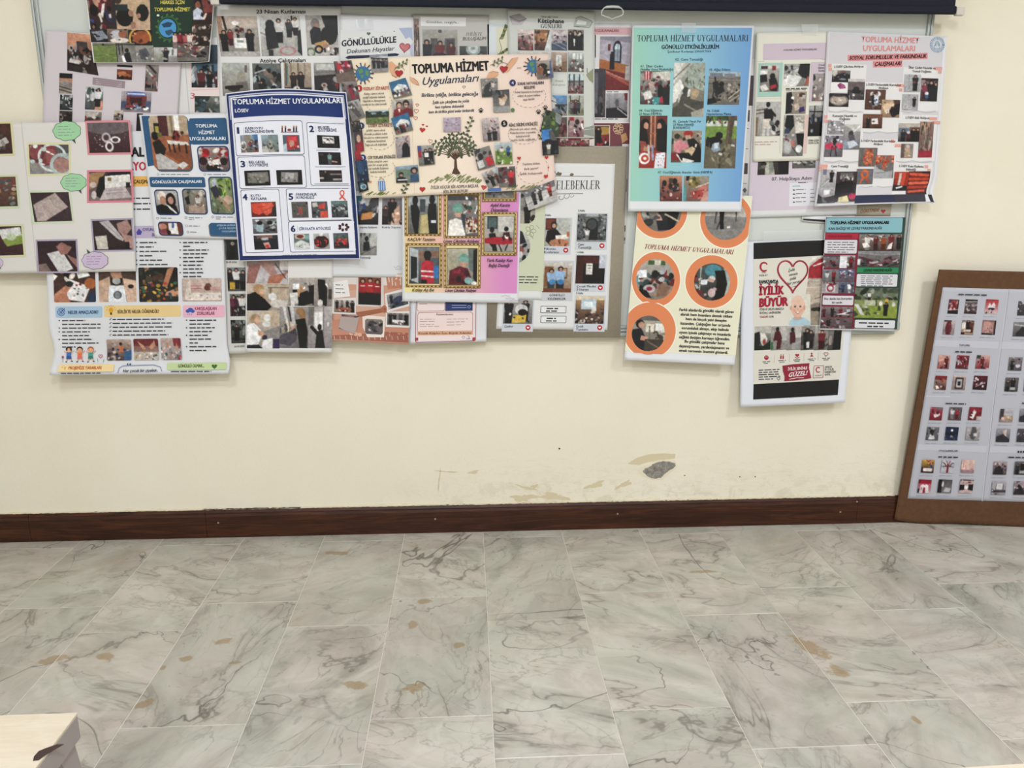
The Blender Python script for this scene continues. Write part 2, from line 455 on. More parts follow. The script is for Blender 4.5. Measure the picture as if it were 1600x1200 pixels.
# ---- little painter for the photographs printed on the sheets
def vnoise(rs, h, w, sc):
    gy, gx = int(h/sc)+3, int(w/sc)+3
    a = rs.rand(gy, gx)
    yy = np.arange(h)/sc; xx = np.arange(w)/sc
    iy = yy.astype(int); ix = xx.astype(int)
    fy = (yy-iy)[:, None]; fx = (xx-ix)[None]
    fy = fy*fy*(3-2*fy); fx = fx*fx*(3-2*fx)
    A = a[iy][:, ix]; B = a[iy][:, ix+1]; C = a[iy+1][:, ix]; D = a[iy+1][:, ix+1]
    return (A*(1-fx)+B*fx)*(1-fy)+(C*(1-fx)+D*fx)*fy
def paint(spec, w, h, seed):
    S = 2
    w2, h2 = max(4, w*S), max(4, h*S)
    rs = np.random.RandomState(seed)
    img = np.zeros((h2, w2, 3))+0.5
    Y, X = np.mgrid[0:h2, 0:w2]
    X = (X+.5)/w2*100; Y = (Y+.5)/h2*100
    asp = w2/float(h2)
    def fill(mk, c): img[mk] = c
    namt = 0.065
    for cmd in spec.split(';'):
        t = cmd.split()
        if not t: continue
        o = t[0]; a = t[1:]
        if o == 'b':
            c0 = hx(a[0]); c1 = hx(a[-1]); f = (Y/100)[..., None]
            img[:] = c0*(1-f)+c1*f
        elif o == 'r':
            x0_, y0_, x1_, y1_ = map(float, a[:4]); mk = (X >= x0_) & (X <= x1_) & (Y >= y0_) & (Y <= y1_)
            c0 = hx(a[4])
            if len(a) > 5:
                f = np.clip((Y-y0_)/(y1_-y0_+1e-6), 0, 1)[..., None]; g = c0*(1-f)+hx(a[5])*f
                img[mk] = g[mk]
            else: fill(mk, c0)
        elif o == 'e':
            cx, cy, rx, ry = map(float, a[:4])
            fill(((X-cx)/rx)**2+((Y-cy)/ry)**2 <= 1, hx(a[4]))
        elif o == 'o':      # ring
            cx, cy, rx, ry, tw = map(float, a[:5])
            d = np.sqrt(((X-cx)/rx)**2+((Y-cy)/ry)**2)
            fill(np.abs(d-1) <= tw/100.0, hx(a[5]))
        elif o == 'p':
            v = list(map(float, a[1:])); pts = list(zip(v[::2], v[1::2]))
            mk = np.zeros(X.shape, bool); j = len(pts)-1
            for i in range(len(pts)):
                xi, yi = pts[i]; xj, yj = pts[j]
                if yi != yj:
                    mk ^= ((yi > Y) != (yj > Y)) & (X < (xj-xi)*(Y-yi)/(yj-yi)+xi)
                j = i
            fill(mk, hx(a[0]))
        elif o == 'l':
            v = list(map(float, a[1:])); wd = v[0]; v = v[1:]
            for (xa, ya, xb, yb) in zip(v[0:-2:2], v[1:-2:2], v[2::2], v[3::2]):
                dx, dy = (xb-xa)*asp, yb-ya; L2 = dx*dx+dy*dy+1e-9
                tt = np.clip(((X-xa)*asp*dx+(Y-ya)*dy)/L2, 0, 1)
                d = np.hypot((X-xa)*asp-tt*dx, (Y-ya)-tt*dy)
                fill(d <= wd, hx(a[0]))
        elif o == 'm':      # a person: x, head-top y, height, clothes, [hair], [trousers]
            x, y, hh = map(float, a[:3]); c = hx(a[3]); hair = hx(a[4]) if len(a) > 4 else hx('1c1716'); tr = hx(a[5]) if len(a) > 5 else c*.6
            u = hh/7.0; ux = u/asp
            yy = (Y-y)/hh; dx = np.abs(X-x)
            fill((yy > .5) & (yy <= 1) & (dx < ux*1.15-ux*.35*(yy-.5)), tr)
            wv = np.where(yy < .2, ux*1.35, ux*1.5-ux*.5*np.clip((yy-.2)*3, 0, 1))
            fill((yy > .15) & (yy <= .56) & (dx < wv), c)
            fill(((X-x)/(ux*.75))**2+((Y-y-u*.55)/(u*.72))**2 <= 1, hair)
            fill(((X-x)/(ux*.45))**2+((Y-y-u*.72)/(u*.46))**2 <= 1, hx('b98b74'))
        elif o == 'k':      # clutter: n size x0 y0 x1 y1 colours
            n = int(a[0]); sz = float(a[1]); x0_, y0_, x1_, y1_ = map(float, a[2:6]); cs = [hx(c) for c in a[6:]]
            for i in range(n):
                cx = rs.uniform(x0_, x1_); cy = rs.uniform(y0_, y1_); s1 = sz*rs.uniform(.4, 1.3)/asp**.5; s2 = sz*rs.uniform(.4, 1.3)*asp**.5
                th = rs.uniform(0, 3.14); ct, st = math.cos(th), math.sin(th)
                dx = (X-cx)*ct*1+(Y-cy)*st; dy = -(X-cx)*st+(Y-cy)*ct
                c = cs[rs.randint(len(cs))]*rs.uniform(.8, 1.15)
                if rs.rand() < .55: fill((dx/s1)**2+(dy/s2)**2 <= 1, np.clip(c, 0, 1))
                else: fill((np.abs(dx) <= s1*.8) & (np.abs(dy) <= s2*.6), np.clip(c, 0, 1))
        elif o == 'n': namt = float(a[0])
    if namt > 0:
        nz = (vnoise(rs, h2, w2, 2.2*S)-.5)*1.0+(vnoise(rs, h2, w2, 5*S)-.5)*.9+(vnoise(rs, h2, w2, 1.1*S)-.5)*.7
        img *= (1+nz*namt*2.2)[..., None]
        for ch in range(3): img[..., ch] += (vnoise(rs, h2, w2, 4*S)-.5)*namt*.35
    gr = img.mean(axis=2, keepdims=True); img = (gr+(img-gr)*.82-.5)*1.14+.455
    img = np.clip(img, 0.015, 1)
    # soften to what a small print shows, then sample
    out = img
    out = (np.roll(out, 1, 0)+2*out+np.roll(out, -1, 0))/4 if h2 > 8 else out
    out[0] = img[0]; out[-1] = img[-1]
    o2 = (np.roll(out, 1, 1)+2*out+np.roll(out, -1, 1))/4 if w2 > 8 else out
    o2[:, 0] = out[:, 0]; o2[:, -1] = out[:, -1]
    return o2

# generic scenes for prints only a couple of centimetres across
def scene_spec(kind, seed):
    r = random.Random(seed)
    c = lambda *a: a[r.randrange(len(a))]
    if kind == 'room': return 'b %s 7c6f66;r 0 0 100 35 %s;k 14 14 0 35 100 100 2a2526 6b2a2c 8f8378 c9c2ba 3c3a40;k 8 6 10 30 90 60 b98b74 201c1c' % (c('b8aca0', '9c928a'), c('cfc7bf', 'a79b92', 'c4b6a8'))
    if kind == 'people': return 'b %s 6a6058;m %d 18 80 %s;m %d 25 76 %s;m %d 15 86 %s;k 10 9 0 60 100 100 2a2526 cfc8c0 5a4038' % (c('b9b2ab', 'a39a92', 'c9c1b8'), r.randint(12, 28), c('26242a', '7a2628', '39404e'), r.randint(42, 58), c('2a2628', 'c0bab4', '5d2a30'), r.randint(72, 90), c('1f1f24', '6a4a40', '83312f'))
    if kind == 'red': return 'b b3a49c 5e2d2c;r 0 0 100 30 %s;k 16 15 0 20 100 100 a32a30 7a2024 2a1d1e d5c9c2 8a6a60' % c('8c2f33', 'c8b4aa', '6a5a55')
    if kind == 'grey': return 'b a8a6a4 5e5c5c;k 14 16 0 10 100 100 2c2b2d 77757a b9b7b5 454449 8b7d74;m %d 20 78 242326' % r.randint(30, 70)
    if kind == 'dark': return 'b 4a4546 2a2628;k 14 14 0 10 100 100 181618 5e5554 8a7c74 352f31 9c8a80'
    if kind == 'green': return 'b 8fa08a 5f6f48;r 0 45 100 100 6f8048;k 16 13 0 20 100 90 3c4a30 7d8f55 2a2b28 a9ad98;m %d 30 60 22252a' % r.randint(30, 70)
    if kind == 'paper': return 'b 8a7d76 5a4c48;p e0dcd4 20 30 70 15 88 70 35 88;k 8 9 0 0 100 100 b98b74 3a3033 cfc9c2'
    if kind == 'street': return 'b b5bcc4 77726c;r 0 55 100 100 8b867e;k 12 15 0 5 100 60 55504c a89c90 3a3a3c c5c0ba;m %d 30 66 1e1e22;m %d 34 58 6b2a2c' % (r.randint(20, 45), r.randint(55, 85))
    return kind

TEXTJOBS = []
class Sheet:
    def __init__(s, name, label, cat, quad, off, color='e6e5e6', bend=None, warp=None, group=None, grad=None, nu=16, nv=20, m=None, thick=0.0006, host=None):
        wpx = max(abs(quad[1][0]-quad[0][0]), abs(quad[2][0]-quad[3][0])); hpx = max(abs(quad[3][1]-quad[0][1]), abs(quad[2][1]-quad[1][1]))
        if nu > 5: nu, nv = int(wpx/6)+2, int(hpx/6)+2
        s.host = host
        s.q = [np.array(p, float) for p in quad]       # TL TR BR BL pixels
        s.off = off if hasattr(off, '__len__') else (off,)*4
        s.bend = bend; s.warp = warp; s.k = 0; s.eps = 0.000018; s.seed = int(abs(quad[0][0]*7+quad[0][1]*13))+1
        s.av = []; s.af = []; s.ac = []; s.tv = []
        u, v = np.meshgrid(np.linspace(0, 1, nu+1), np.linspace(0, 1, nv+1))
        px, py = s.px(u.ravel(), v.ravel())
        d = s.depth(u.ravel(), v.ravel())
        P = W(px, py, d)
        # thickness: back skin towards the wall
        B = W(px, py, d-thick)
        n = (nu+1)*(nv+1); idx = np.arange(n).reshape(nv+1, nu+1)
        f = np.stack([idx[:-1, :-1], idx[1:, :-1], idx[1:, 1:], idx[:-1, 1:]], -1).reshape(-1, 4)
        rim = np.concatenate([idx[0, :], idx[1:, -1], idx[-1, -2::-1], idx[-2:0:-1, 0]])
        r2 = np.roll(rim, -1)
        faces = np.concatenate([f, f[:, ::-1]+n, np.stack([rim, r2, r2+n, rim+n], -1)])
        if grad: cc = grad(u.ravel()[:, None], v.ravel()[:, None])
        else: cc = np.tile(hx(color), (n, 1))
        back = np.tile(hx('dddbd8') if m is None else hx(color), (n, 1))
        s.o = col_mesh(name, np.concatenate([P, B]), faces, np.concatenate([cc, back]), m or M_PRINT, None, True)
        tag(s.o, label, cat, group)
        ORDER.append(s)
        if host is not None: s.o.parent = host.o
    def px(s, u, v):
        if s.warp is not None:
            du, dv = s.warp(u, v)
        else: du = dv = 0
        x = (1-v)*((1-u)*s.q[0][0]+u*s.q[1][0])+v*((1-u)*s.q[3][0]+u*s.q[2][0])+du
        y = (1-v)*((1-u)*s.q[0][1]+u*s.q[1][1])+v*((1-u)*s.q[3][1]+u*s.q[2][1])+dv
        return x, y
    def depth(s, u, v):
        if s.host is not None:
            X, Y = s.px(np.asarray(u, float), np.asarray(v, float)); hu, hv = s.host.uv(X, Y)
            return s.host.depth(hu, hv)+0.0015
        uc = np.clip(u, 0, 1); vc = np.clip(v, 0, 1)
        d = (1-vc)*((1-uc)*s.off[0]+uc*s.off[1])+vc*((1-uc)*s.off[3]+uc*s.off[2])
        if s.bend is not None: d = d+s.bend(uc, vc)
        return d
    def uv(s, x, y):
        x = np.atleast_1d(np.asarray(x, float)); y = np.atleast_1d(np.asarray(y, float))
        u = np.full(x.shape, .5); v = np.full(x.shape, .5)
        for _ in range(9):
            X, Y = s.px(u, v); e = 1e-4
            Xu, Yu = s.px(u+e, v); Xv, Yv = s.px(u, v+e)
            a, b, c, d = (Xu-X)/e, (Xv-X)/e, (Yu-Y)/e, (Yv-Y)/e
            det = a*d-b*c
            rx, ry = x-X, y-Y
            u = u+(d*rx-b*ry)/det; v = v+(-c*rx+a*ry)/det
            u = np.clip(u, -.6, 1.6); v = np.clip(v, -.6, 1.6)
        return u, v
    def nl(s, step=1):
        s.k += step; return 0.0006+s.k*s.eps
    def pts(s, u, v, layer):
        X, Y = s.px(u, v)
        return W(X, Y, s.depth(u, v)+layer)
    # --- flat artwork
    def add(s, P, F, col):
        b = sum(len(a) for a in s.av)
        s.av.append(P); s.af += [[i+b for i in f] for f in F]
        c = hx(col) if isinstance(col, str) else np.asarray(col)
        s.ac.append(np.tile(c, (len(P), 1)) if c.ndim == 1 else c)
    def quv(s, x0_, y0_, x1_, y1_):
        u, v = s.uv([x0_, x1_], [y0_, y1_]); return u[0], v[0], u[1], v[1]
    def rect(s, x0_, y0_, x1_, y1_, col, col2=None):
        """TL pixel and BR pixel as seen; sides follow the sheet"""
        u0, v0, u1, v1 = s.quv(x0_, y0_, x1_, y1_)
        n = max(1, int(abs(x1_-x0_)/6)); mm = max(1, int(abs(y1_-y0_)/6))
        U, V = np.meshgrid(np.linspace(u0, u1, n+1), np.linspace(v0, v1, mm+1))
        P = s.pts(U.ravel(), V.ravel(), s.nl())
        idx = np.arange((n+1)*(mm+1)).reshape(mm+1, n+1)
        F = np.stack([idx[:-1, :-1], idx[1:, :-1], idx[1:, 1:], idx[:-1, 1:]], -1).reshape(-1, 4).tolist()
        c = hx(col)
        if col2 is not None:
            f = ((U-u0)/(u1-u0)).ravel()[:, None]; c = c*(1-f)+hx(col2)*f
        s.add(P, F, c)
    def poly(s, pts, col, absolute=True):
        s.tri(pts, col, s.nl())
    def tri(s, pts, col, ly):
        P2 = [(float(p[0]), float(p[1])) for p in pts]
        small = len(P2) < 5 and max(p[0] for p in P2)-min(p[0] for p in P2) < 9 and max(p[1] for p in P2)-min(p[1] for p in P2) < 9
        if small:
            F = [list(range(len(P2)))]
        else:
            F = [list(t) for t in tessellate_polygon([[Vector((p[0], p[1], 0)) for p in P2]])]
            mid = {}
            # longest-edge splitting repeats until all edges are short
            for _ in range(16):
                out = []; again = False
                for (a, b, c) in F:
                    e = [math.dist(P2[a], P2[b]), math.dist(P2[b], P2[c]), math.dist(P2[c], P2[a])]; k_ = e.index(max(e))
                    if e[k_] < 7: out.append([a, b, c]); continue
                    a, b, c = [(a, b, c), (b, c, a), (c, a, b)][k_]; key = (min(a, b), max(a, b))
                    if key not in mid: mid[key] = len(P2); P2.append(((P2[a][0]+P2[b][0])/2, (P2[a][1]+P2[b][1])/2))
                    m_ = mid[key]; out += [[a, m_, c], [m_, b, c]]; again = True
                F = out
                if not again: break
        X = np.array([p[0] for p in P2]); Y = np.array([p[1] for p in P2]); u, v = s.uv(X, Y)
        s.add(s.pts(u, v, ly), F, col)
    def rr(s, x0_, y0_, x1_, y1_, r, col, line=None, lw=1.2):
        """rounded rectangle, optional outline"""
        u0, v0, u1, v1 = s.quv(x0_, y0_, x1_, y1_)
        w = abs(x1_-x0_); h = abs(y1_-y0_); r = min(r, w/2, h/2)
        def ring(g):
            o = []
            for (cx, cy, a0) in ((w-r, r, -90), (w-r, h-r, 0), (r, h-r, 90), (r, r, 180)):
                for t in range(5):
                    a = math.radians(a0+t*22.5); o.append((cx+(r+g)*math.cos(a), cy+(r+g)*math.sin(a)))
            a = np.array(o)
            # long sides get extra points so they follow the bend
            b = []
            for p, q in zip(a, np.roll(a, -1, 0)):
                L = np.hypot(*(q-p)); k_ = max(1, int(L/12))
                for t in range(k_): b.append(p+(q-p)*t/k_)
            b = np.array(b)
            return u0+(u1-u0)*b[:, 0]/w, v0+(v1-v0)*b[:, 1]/h
        if col is not None:
            U, V = ring(0); X, Y = s.px(U, V); s.tri(list(zip(X, Y)), col, s.nl())
        if line is not None:
            ly = s.nl()
            r0 = r
            U, V = ring(0)
            # outline by scaling about the centre
            cu, cv = (u0+u1)/2, (v0+v1)/2
            Ui = cu+(U-cu)*(1-2*lw/w); Vi = cv+(V-cv)*(1-2*lw/h)
            A = s.pts(U, V, ly); B = s.pts(Ui, Vi, ly); n = len(A)
            s.add(np.concatenate([A, B]), [[i, (i+1) % n, n+(i+1) % n, n+i][::-1] for i in range(n)], line)
    def el(s, cx, cy, rx, ry, col, rot=0, n=20):
        a = np.linspace(0, 2*np.pi, n, endpoint=False)
        x = rx*np.cos(a); y = ry*np.sin(a); c, t = math.cos(rot), math.sin(rot)
        s.poly(list(zip(cx+x*c-y*t, cy+x*t+y*c)), col)
    def ring(s, cx, cy, rx, ry, w, col, n=40, a0=0, a1=360, rot=0, lift=0.0):
        full = abs(a1-a0) >= 360
        a = np.radians(np.linspace(a0, a1, n, endpoint=not full))
        ca, sa = math.cos(rot), math.sin(rot)
        def pt(k_):
            x = (rx+k_)*np.cos(a); y = (ry+k_)*np.sin(a)
            return s.uv(cx+x*ca-y*sa, cy+x*sa+y*ca)
        ly = s.nl()+lift
        u, v = pt(0); A = s.pts(u, v, ly); u, v = pt(-w); B = s.pts(u, v, ly)
        F = [[i, (i+1) % n, n+(i+1) % n, n+i][::-1] for i in range(n if full else n-1)]
        s.add(np.concatenate([A, B]), F, col)
    def line(s, pts, w, col):
        p = np.array(pts, float)
        if len(p) < 2: return
        d = np.gradient(p, axis=0); L = np.hypot(d[:, 0], d[:, 1])+1e-9
        nrm = np.stack([-d[:, 1]/L, d[:, 0]/L], -1)*w/2
        a = p+nrm; b = p-nrm
        ly = s.nl()
        u, v = s.uv(a[:, 0], a[:, 1]); A = s.pts(u, v, ly); u, v = s.uv(b[:, 0], b[:, 1]); B = s.pts(u, v, ly)
        n = len(p)
        s.add(np.concatenate([A, B]), [[i, i+1, n+i+1, n+i] for i in range(n-1)], col)
    def dash(s, x0_, y0_, x1_, y1_, n, col='55555a', h=1.5, fill=1.0, seed=0, just=False):
        """n lines of copy too small to read: broken word-length strokes, first to last baseline"""
        r = random.Random(seed+int(x0_*3+y0_))
        u0, v0, u1, v1 = s.quv(x0_, y0_, x1_, y1_)
        for i in range(n):
            v = v0 if n == 1 else v0+(v1-v0)*i/(n-1)
            L = (u1-u0)*(fill if just else fill*r.uniform(.62, 1.0)); u = u0
            W_ = abs(x1_-x0_)
            hv = h/2/np.hypot(s.q[3][0]-s.q[0][0], s.q[3][1]-s.q[0][1])
            while u < u0+L:
                w = r.uniform(5, 13)/W_*(u1-u0)
                e = min(u+w, u0+L)
                U = np.array([u, e, e, u]); V = np.array([v-hv, v-hv, v+hv, v+hv])
                s.add(s.pts(U, V, 0.0006+(s.k+2)*s.eps), [[3, 2, 1, 0]], col)
                u = e+1.8/W_*(u1-u0)
        s.k += 2
    def heart(s, cx, cy, r, col, line=None, rot=0, lw=1):
        t = np.linspace(0, 2*np.pi, 22, endpoint=False)
        x = 16*np.sin(t)**3/16*r; y = -(13*np.cos(t)-5*np.cos(2*t)-2*np.cos(3*t)-np.cos(4*t))/16*r
        c, q = math.cos(rot), math.sin(rot)
        pts = list(zip(cx+x*c-y*q, cy+x*q+y*c))
        if col: s.poly(pts, col)
        if line: s.line(pts+[pts[0]], lw, line)
    def leaf(s, x, y, L, a, col, w=.35):
        c, q = math.cos(a), math.sin(a); p = []
        for t in np.linspace(0, 1, 6): p.append((t*L, math.sin(t*math.pi)*L*w))
        for t in np.linspace(1, 0, 6)[1:-1]: p.append((t*L, -math.sin(t*math.pi)*L*w))
        s.poly([(x+a_*c-b_*q, y+a_*q+b_*c) for a_, b_ in p], col)
    # --- photographs
    def photo(s, x0_, y0_, x1_, y1_, spec, quad=None, rnd=0, name='photo', frame=None, fw=1.5, res=1.0, lift=0.0):
        if quad is None:
            u0, v0, u1, v1 = s.quv(x0_, y0_, x1_, y1_)
            qu = np.array([u0, u1, u1, u0]); qv = np.array([v0, v0, v1, v1])
        else:
            qu, qv = s.uv([p[0] for p in quad], [p[1] for p in quad])
        qx, qy = s.px(qu, qv)
        w = max(4, int(round(max(np.hypot(qx[1]-qx[0], qy[1]-qy[0]), np.hypot(qx[2]-qx[3], qy[2]-qy[3]))*res)))
        h = max(4, int(round(max(np.hypot(qx[3]-qx[0], qy[3]-qy[0]), np.hypot(qx[2]-qx[1], qy[2]-qy[1]))*res)))
        s.seed += 1
        seed = s.seed+int(qx[0]*3+qy[0]*5)
        seed = abs(seed) % 99991
        if ' ' not in spec: spec = scene_spec(spec, seed)
        img = paint(spec, w, h, seed)
        H2, W2 = img.shape[:2]
        a, b = np.meshgrid(np.linspace(0, 1, w+1), np.linspace(0, 1, h+1))
        ix = np.clip((a*W2).astype(int), 0, W2-1); iy = np.clip((b*H2).astype(int), 0, H2-1)
        cols = img[iy, ix].reshape(-1, 3)
        if frame:
            ly = s.nl(); g = fw
            fu = []; 
            cx, cy = qx.mean(), qy.mean()
            X = qx+np.sign([-1, 1, 1, -1])*g; Y = qy+np.array([-1, -1, 1, 1])*g
            fu, fv = s.uv(X, Y); s.add(s.pts(fu, fv, ly), [[3, 2, 1, 0]], frame)
        ly = s.nl(2)+lift+0.00035
        a = a.ravel(); b = b.ravel()
        # ring of vertices at the print's edges, colours sampled bilinearly
        PX = (1-b)*((1-a)*qx[0]+a*qx[1])+b*((1-a)*qx[3]+a*qx[2])
        PY = (1-b)*((1-a)*qy[0]+a*qy[1])+b*((1-a)*qy[3]+a*qy[2])
        U = (1-b)*((1-a)*qu[0]+a*qu[1])+b*((1-a)*qu[3]+a*qu[2])
        V = (1-b)*((1-a)*qv[0]+a*qv[1])+b*((1-a)*qv[3]+a*qv[2])
        if quad is None: P = s.pts(U, V, ly)
        else: P = W(PX, PY, s.depth(U, V)+ly)
        idx = np.arange((w+1)*(h+1)).reshape(h+1, w+1)
        F = np.stack([idx[:-1, :-1], idx[1:, :-1], idx[1:, 1:], idx[:-1, 1:]], -1).reshape(-1, 4)
        if rnd:
            cxs, cys = np.meshgrid((np.arange(w)+.5)/w, (np.arange(h)+.5)/h)
            if rnd == 'o': kp = ((cxs-.5)**2+(cys-.5)**2 <= .25).ravel()
            else:
                r = rnd; dx = np.maximum(0, np.abs(cxs-.5)*w-(w/2-r)); dy = np.maximum(0, np.abs(cys-.5)*h-(h/2-r))
                kp = (dx*dx+dy*dy <= r*r).ravel()
            F = F[kp]
        return col_mesh(name, P, F, cols, M_PHOTO, s.o)
    def grid(s, xs, ys, w, h, specs):
        i = 0
        for y in ys:
            for x in xs:
                s.photo(x, y, x+w, y+h, specs[i % len(specs)]); i += 1
    # --- lettering
    def text(s, body, x0_, y0_, x1_, y1_, h, col='17171c', bold=0, shear=0, res=2, up=None, wavy=0):
        """baseline runs from (x0,y0) to (x1,y1); h is the height of the capitals in pixels"""
        if h < 4.2: res = 1
        if h < 4.0: bold = min(bold, 1.5)
        TEXTJOBS.append((s, body, x0_, y0_, x1_, y1_, h, col, bold, shear, res, up, 0.0006+(s.k+6)*s.eps+0.0006))
    def serif(s, body, x0_, y0_, x1_, y1_, h, col, shear=0, heavy=1.0):
        """high-contrast serif lettering drawn stroke by stroke; a dot above I is given as İ"""
        K = .125*heavy; T = .035*heavy
        def st(xa, ya, xb, yb, w): return [[(xa-w/2, ya), (xa+w/2, ya), (xb+w/2, yb), (xb-w/2, yb)]]
        def bar(xa, xb, y, t=T): return [[(xa, y-t/2), (xb, y-t/2), (xb, y+t/2), (xa, y+t/2)]]
        def sf(x, y, w=.13): return bar(x-w, x+w, y+(T/2 if y < .5 else -T/2))
        def arc(cx, cy, rx, ry, a0, a1, k=K):
            o = []; A = [math.radians(a0+(a1-a0)*i/14) for i in range(15)]
            for a, b in zip(A, A[1:]):
                o.append([(cx+rx*math.cos(a), cy+ry*math.sin(a)), (cx+rx*math.cos(b), cy+ry*math.sin(b)), (cx+(rx-k)*math.cos(b), cy+(ry-T)*math.sin(b)), (cx+(rx-k)*math.cos(a), cy+(ry-T)*math.sin(a))])
            return o
        def stem(x): return st(x, 0, x, 1, K)+sf(x, 0)+sf(x, 1)
        def dots(x): return [[(x-.05+d*.14, 1.1), (x+.05+d*.14, 1.1), (x+.05+d*.14, 1.22), (x-.05+d*.14, 1.22)] for d in (-1, 1)]
        GL = {'T': (.72, st(.36, 0, .36, 1, K)+sf(.36, 0)+bar(.02, .7, 1-T/2)+st(.035, .76, .035, 1, T)+st(.685, .76, .685, 1, T)),
              'O': (.84, arc(.42, .5, .4, .51, 0, 360)), 'P': (.64, stem(.16)+arc(.3, .74, .3, .265, -90, 90)+bar(.16, .32, .49)+bar(.16, .32, .985)),
              'L': (.62, stem(.16)+bar(.1, .6, T/2)+st(.585, 0, .585, .26, T)), 'U': (.80, st(.17, .3, .17, 1, K)+sf(.17, 1)+st(.65, .3, .65, 1, T*1.4)+sf(.65, 1, .1)+arc(.39, .32, .27, .33, 180, 360)),
              'M': (.98, st(.14, 0, .14, 1, T*1.3)+sf(.14, 0, .1)+sf(.12, 1, .1)+st(.16, 1, .47, .02, K)+st(.80, 1, .49, .02, T*1.3)+st(.82, 0, .82, 1, K)+sf(.82, 0)+sf(.84, 1, .1)),
              'A': (.80, st(.10, 0, .40, 1, T*1.3)+st(.68, 0, .40, 1, K)+bar(.2, .58, .33)+sf(.10, 0, .1)+sf(.68, 0)), 'H': (.86, stem(.16)+stem(.68)+bar(.16, .68, .5)),
              'I': (.34, stem(.17)), 'İ': (.34, stem(.17)+[[(.11, 1.1), (.23, 1.1), (.23, 1.22), (.11, 1.22)]]), 'Z': (.68, st(.1, .03, .58, .97, K)+bar(.04, .62, 1-T/2)+bar(.04, .64, T/2)+st(.06, .78, .06, 1, T)+st(.62, 0, .62, .24, T)),
              'E': (.66, stem(.16)+bar(.1, .6, 1-T/2)+bar(.1, .62, T/2)+bar(.16, .46, .5)+st(.585, .76, .585, 1, T)+st(.605, 0, .605, .24, T)+st(.46, .4, .46, .6, T)),
              'Y': (.76, st(.38, 0, .38, .45, K)+sf(.38, 0)+st(.38, .42, .12, 1, K)+st(.38, .42, .64, 1, T*1.3)+sf(.12, 1)+sf(.64, 1, .1)),
              'G': (.82, arc(.42, .5, .4, .51, 55, 320)+st(.7, 0.05, .7, .44, K)+sf(.7, .46, .12)), 'R': (.76, stem(.16)+arc(.3, .74, .3, .265, -90, 90)+bar(.16, .32, .49)+bar(.16, .32, .985)+st(.66, 0, .36, .49, K)+sf(.68, 0, .09)),
              'K': (.78, stem(.16)+st(.18, .42, .62, 1, T*1.3)+st(.66, 0, .34, .60, K)+sf(.62, 1, .1)+sf(.66, 0, .1)), 'B': (.68, stem(.16)+arc(.3, .75, .28, .255, -90, 90)+arc(.3, .26, .34, .27, -90, 90)+bar(.16, .32, .51)+bar(.16, .32, .985)+bar(.16, .32, .015)),
              'N': (.86, st(.14, 0, .14, 1, T*1.3)+sf(.14, 0, .1)+sf(.12, 1, .1)+st(.16, 1, .68, 0, K)+st(.70, 0, .70, 1, T*1.3)+sf(.7, 1, .1)), ' ': (.34, [])}
        GL['Ü'] = (GL['U'][0], GL['U'][1]+dots(.41))
        tot = sum(GL[c][0]+.05 for c in body)-.05
        L = math.hypot(x1_-x0_, y1_-y0_); tx, ty = (x1_-x0_)/L, (y1_-y0_)/L
        u, v = s.uv([(x0_+x1_)/2], [(y0_+y1_)/2]); X0, Y0 = s.px(u, v); X1, Y1 = s.px(u, v-.01); n_ = math.hypot(X1[0]-X0[0], Y1[0]-Y0[0]); ux, uy = (X1[0]-X0[0])/n_, (Y1[0]-Y0[0])/n_
        pen = 0; XX = []; YY = []; F = []
        for c in body:
            for q in GL[c][1]:
                F.append([len(XX)+i for i in range(4)])
                for (a, b) in q:
                    k_ = (pen+a)/tot*L+shear*b*h
                    XX.append(x0_+tx*k_+ux*b*h); YY.append(y0_+ty*k_+uy*b*h)
            pen += GL[c][0]+.05
        ly = s.nl()+.0006
        u, v = s.uv(np.array(XX), np.array(YY)); s.add(W(np.array(XX), np.array(YY), s.depth(u, v)+ly), F, col)
    def texts(s, rows, h, col='17171c', bold=0, shear=0):
        for (b, x0_, y0_, x1_, y1_) in rows: s.text(b, x0_, y0_, x1_, y1_, h, col, bold, shear)
ORDER = []

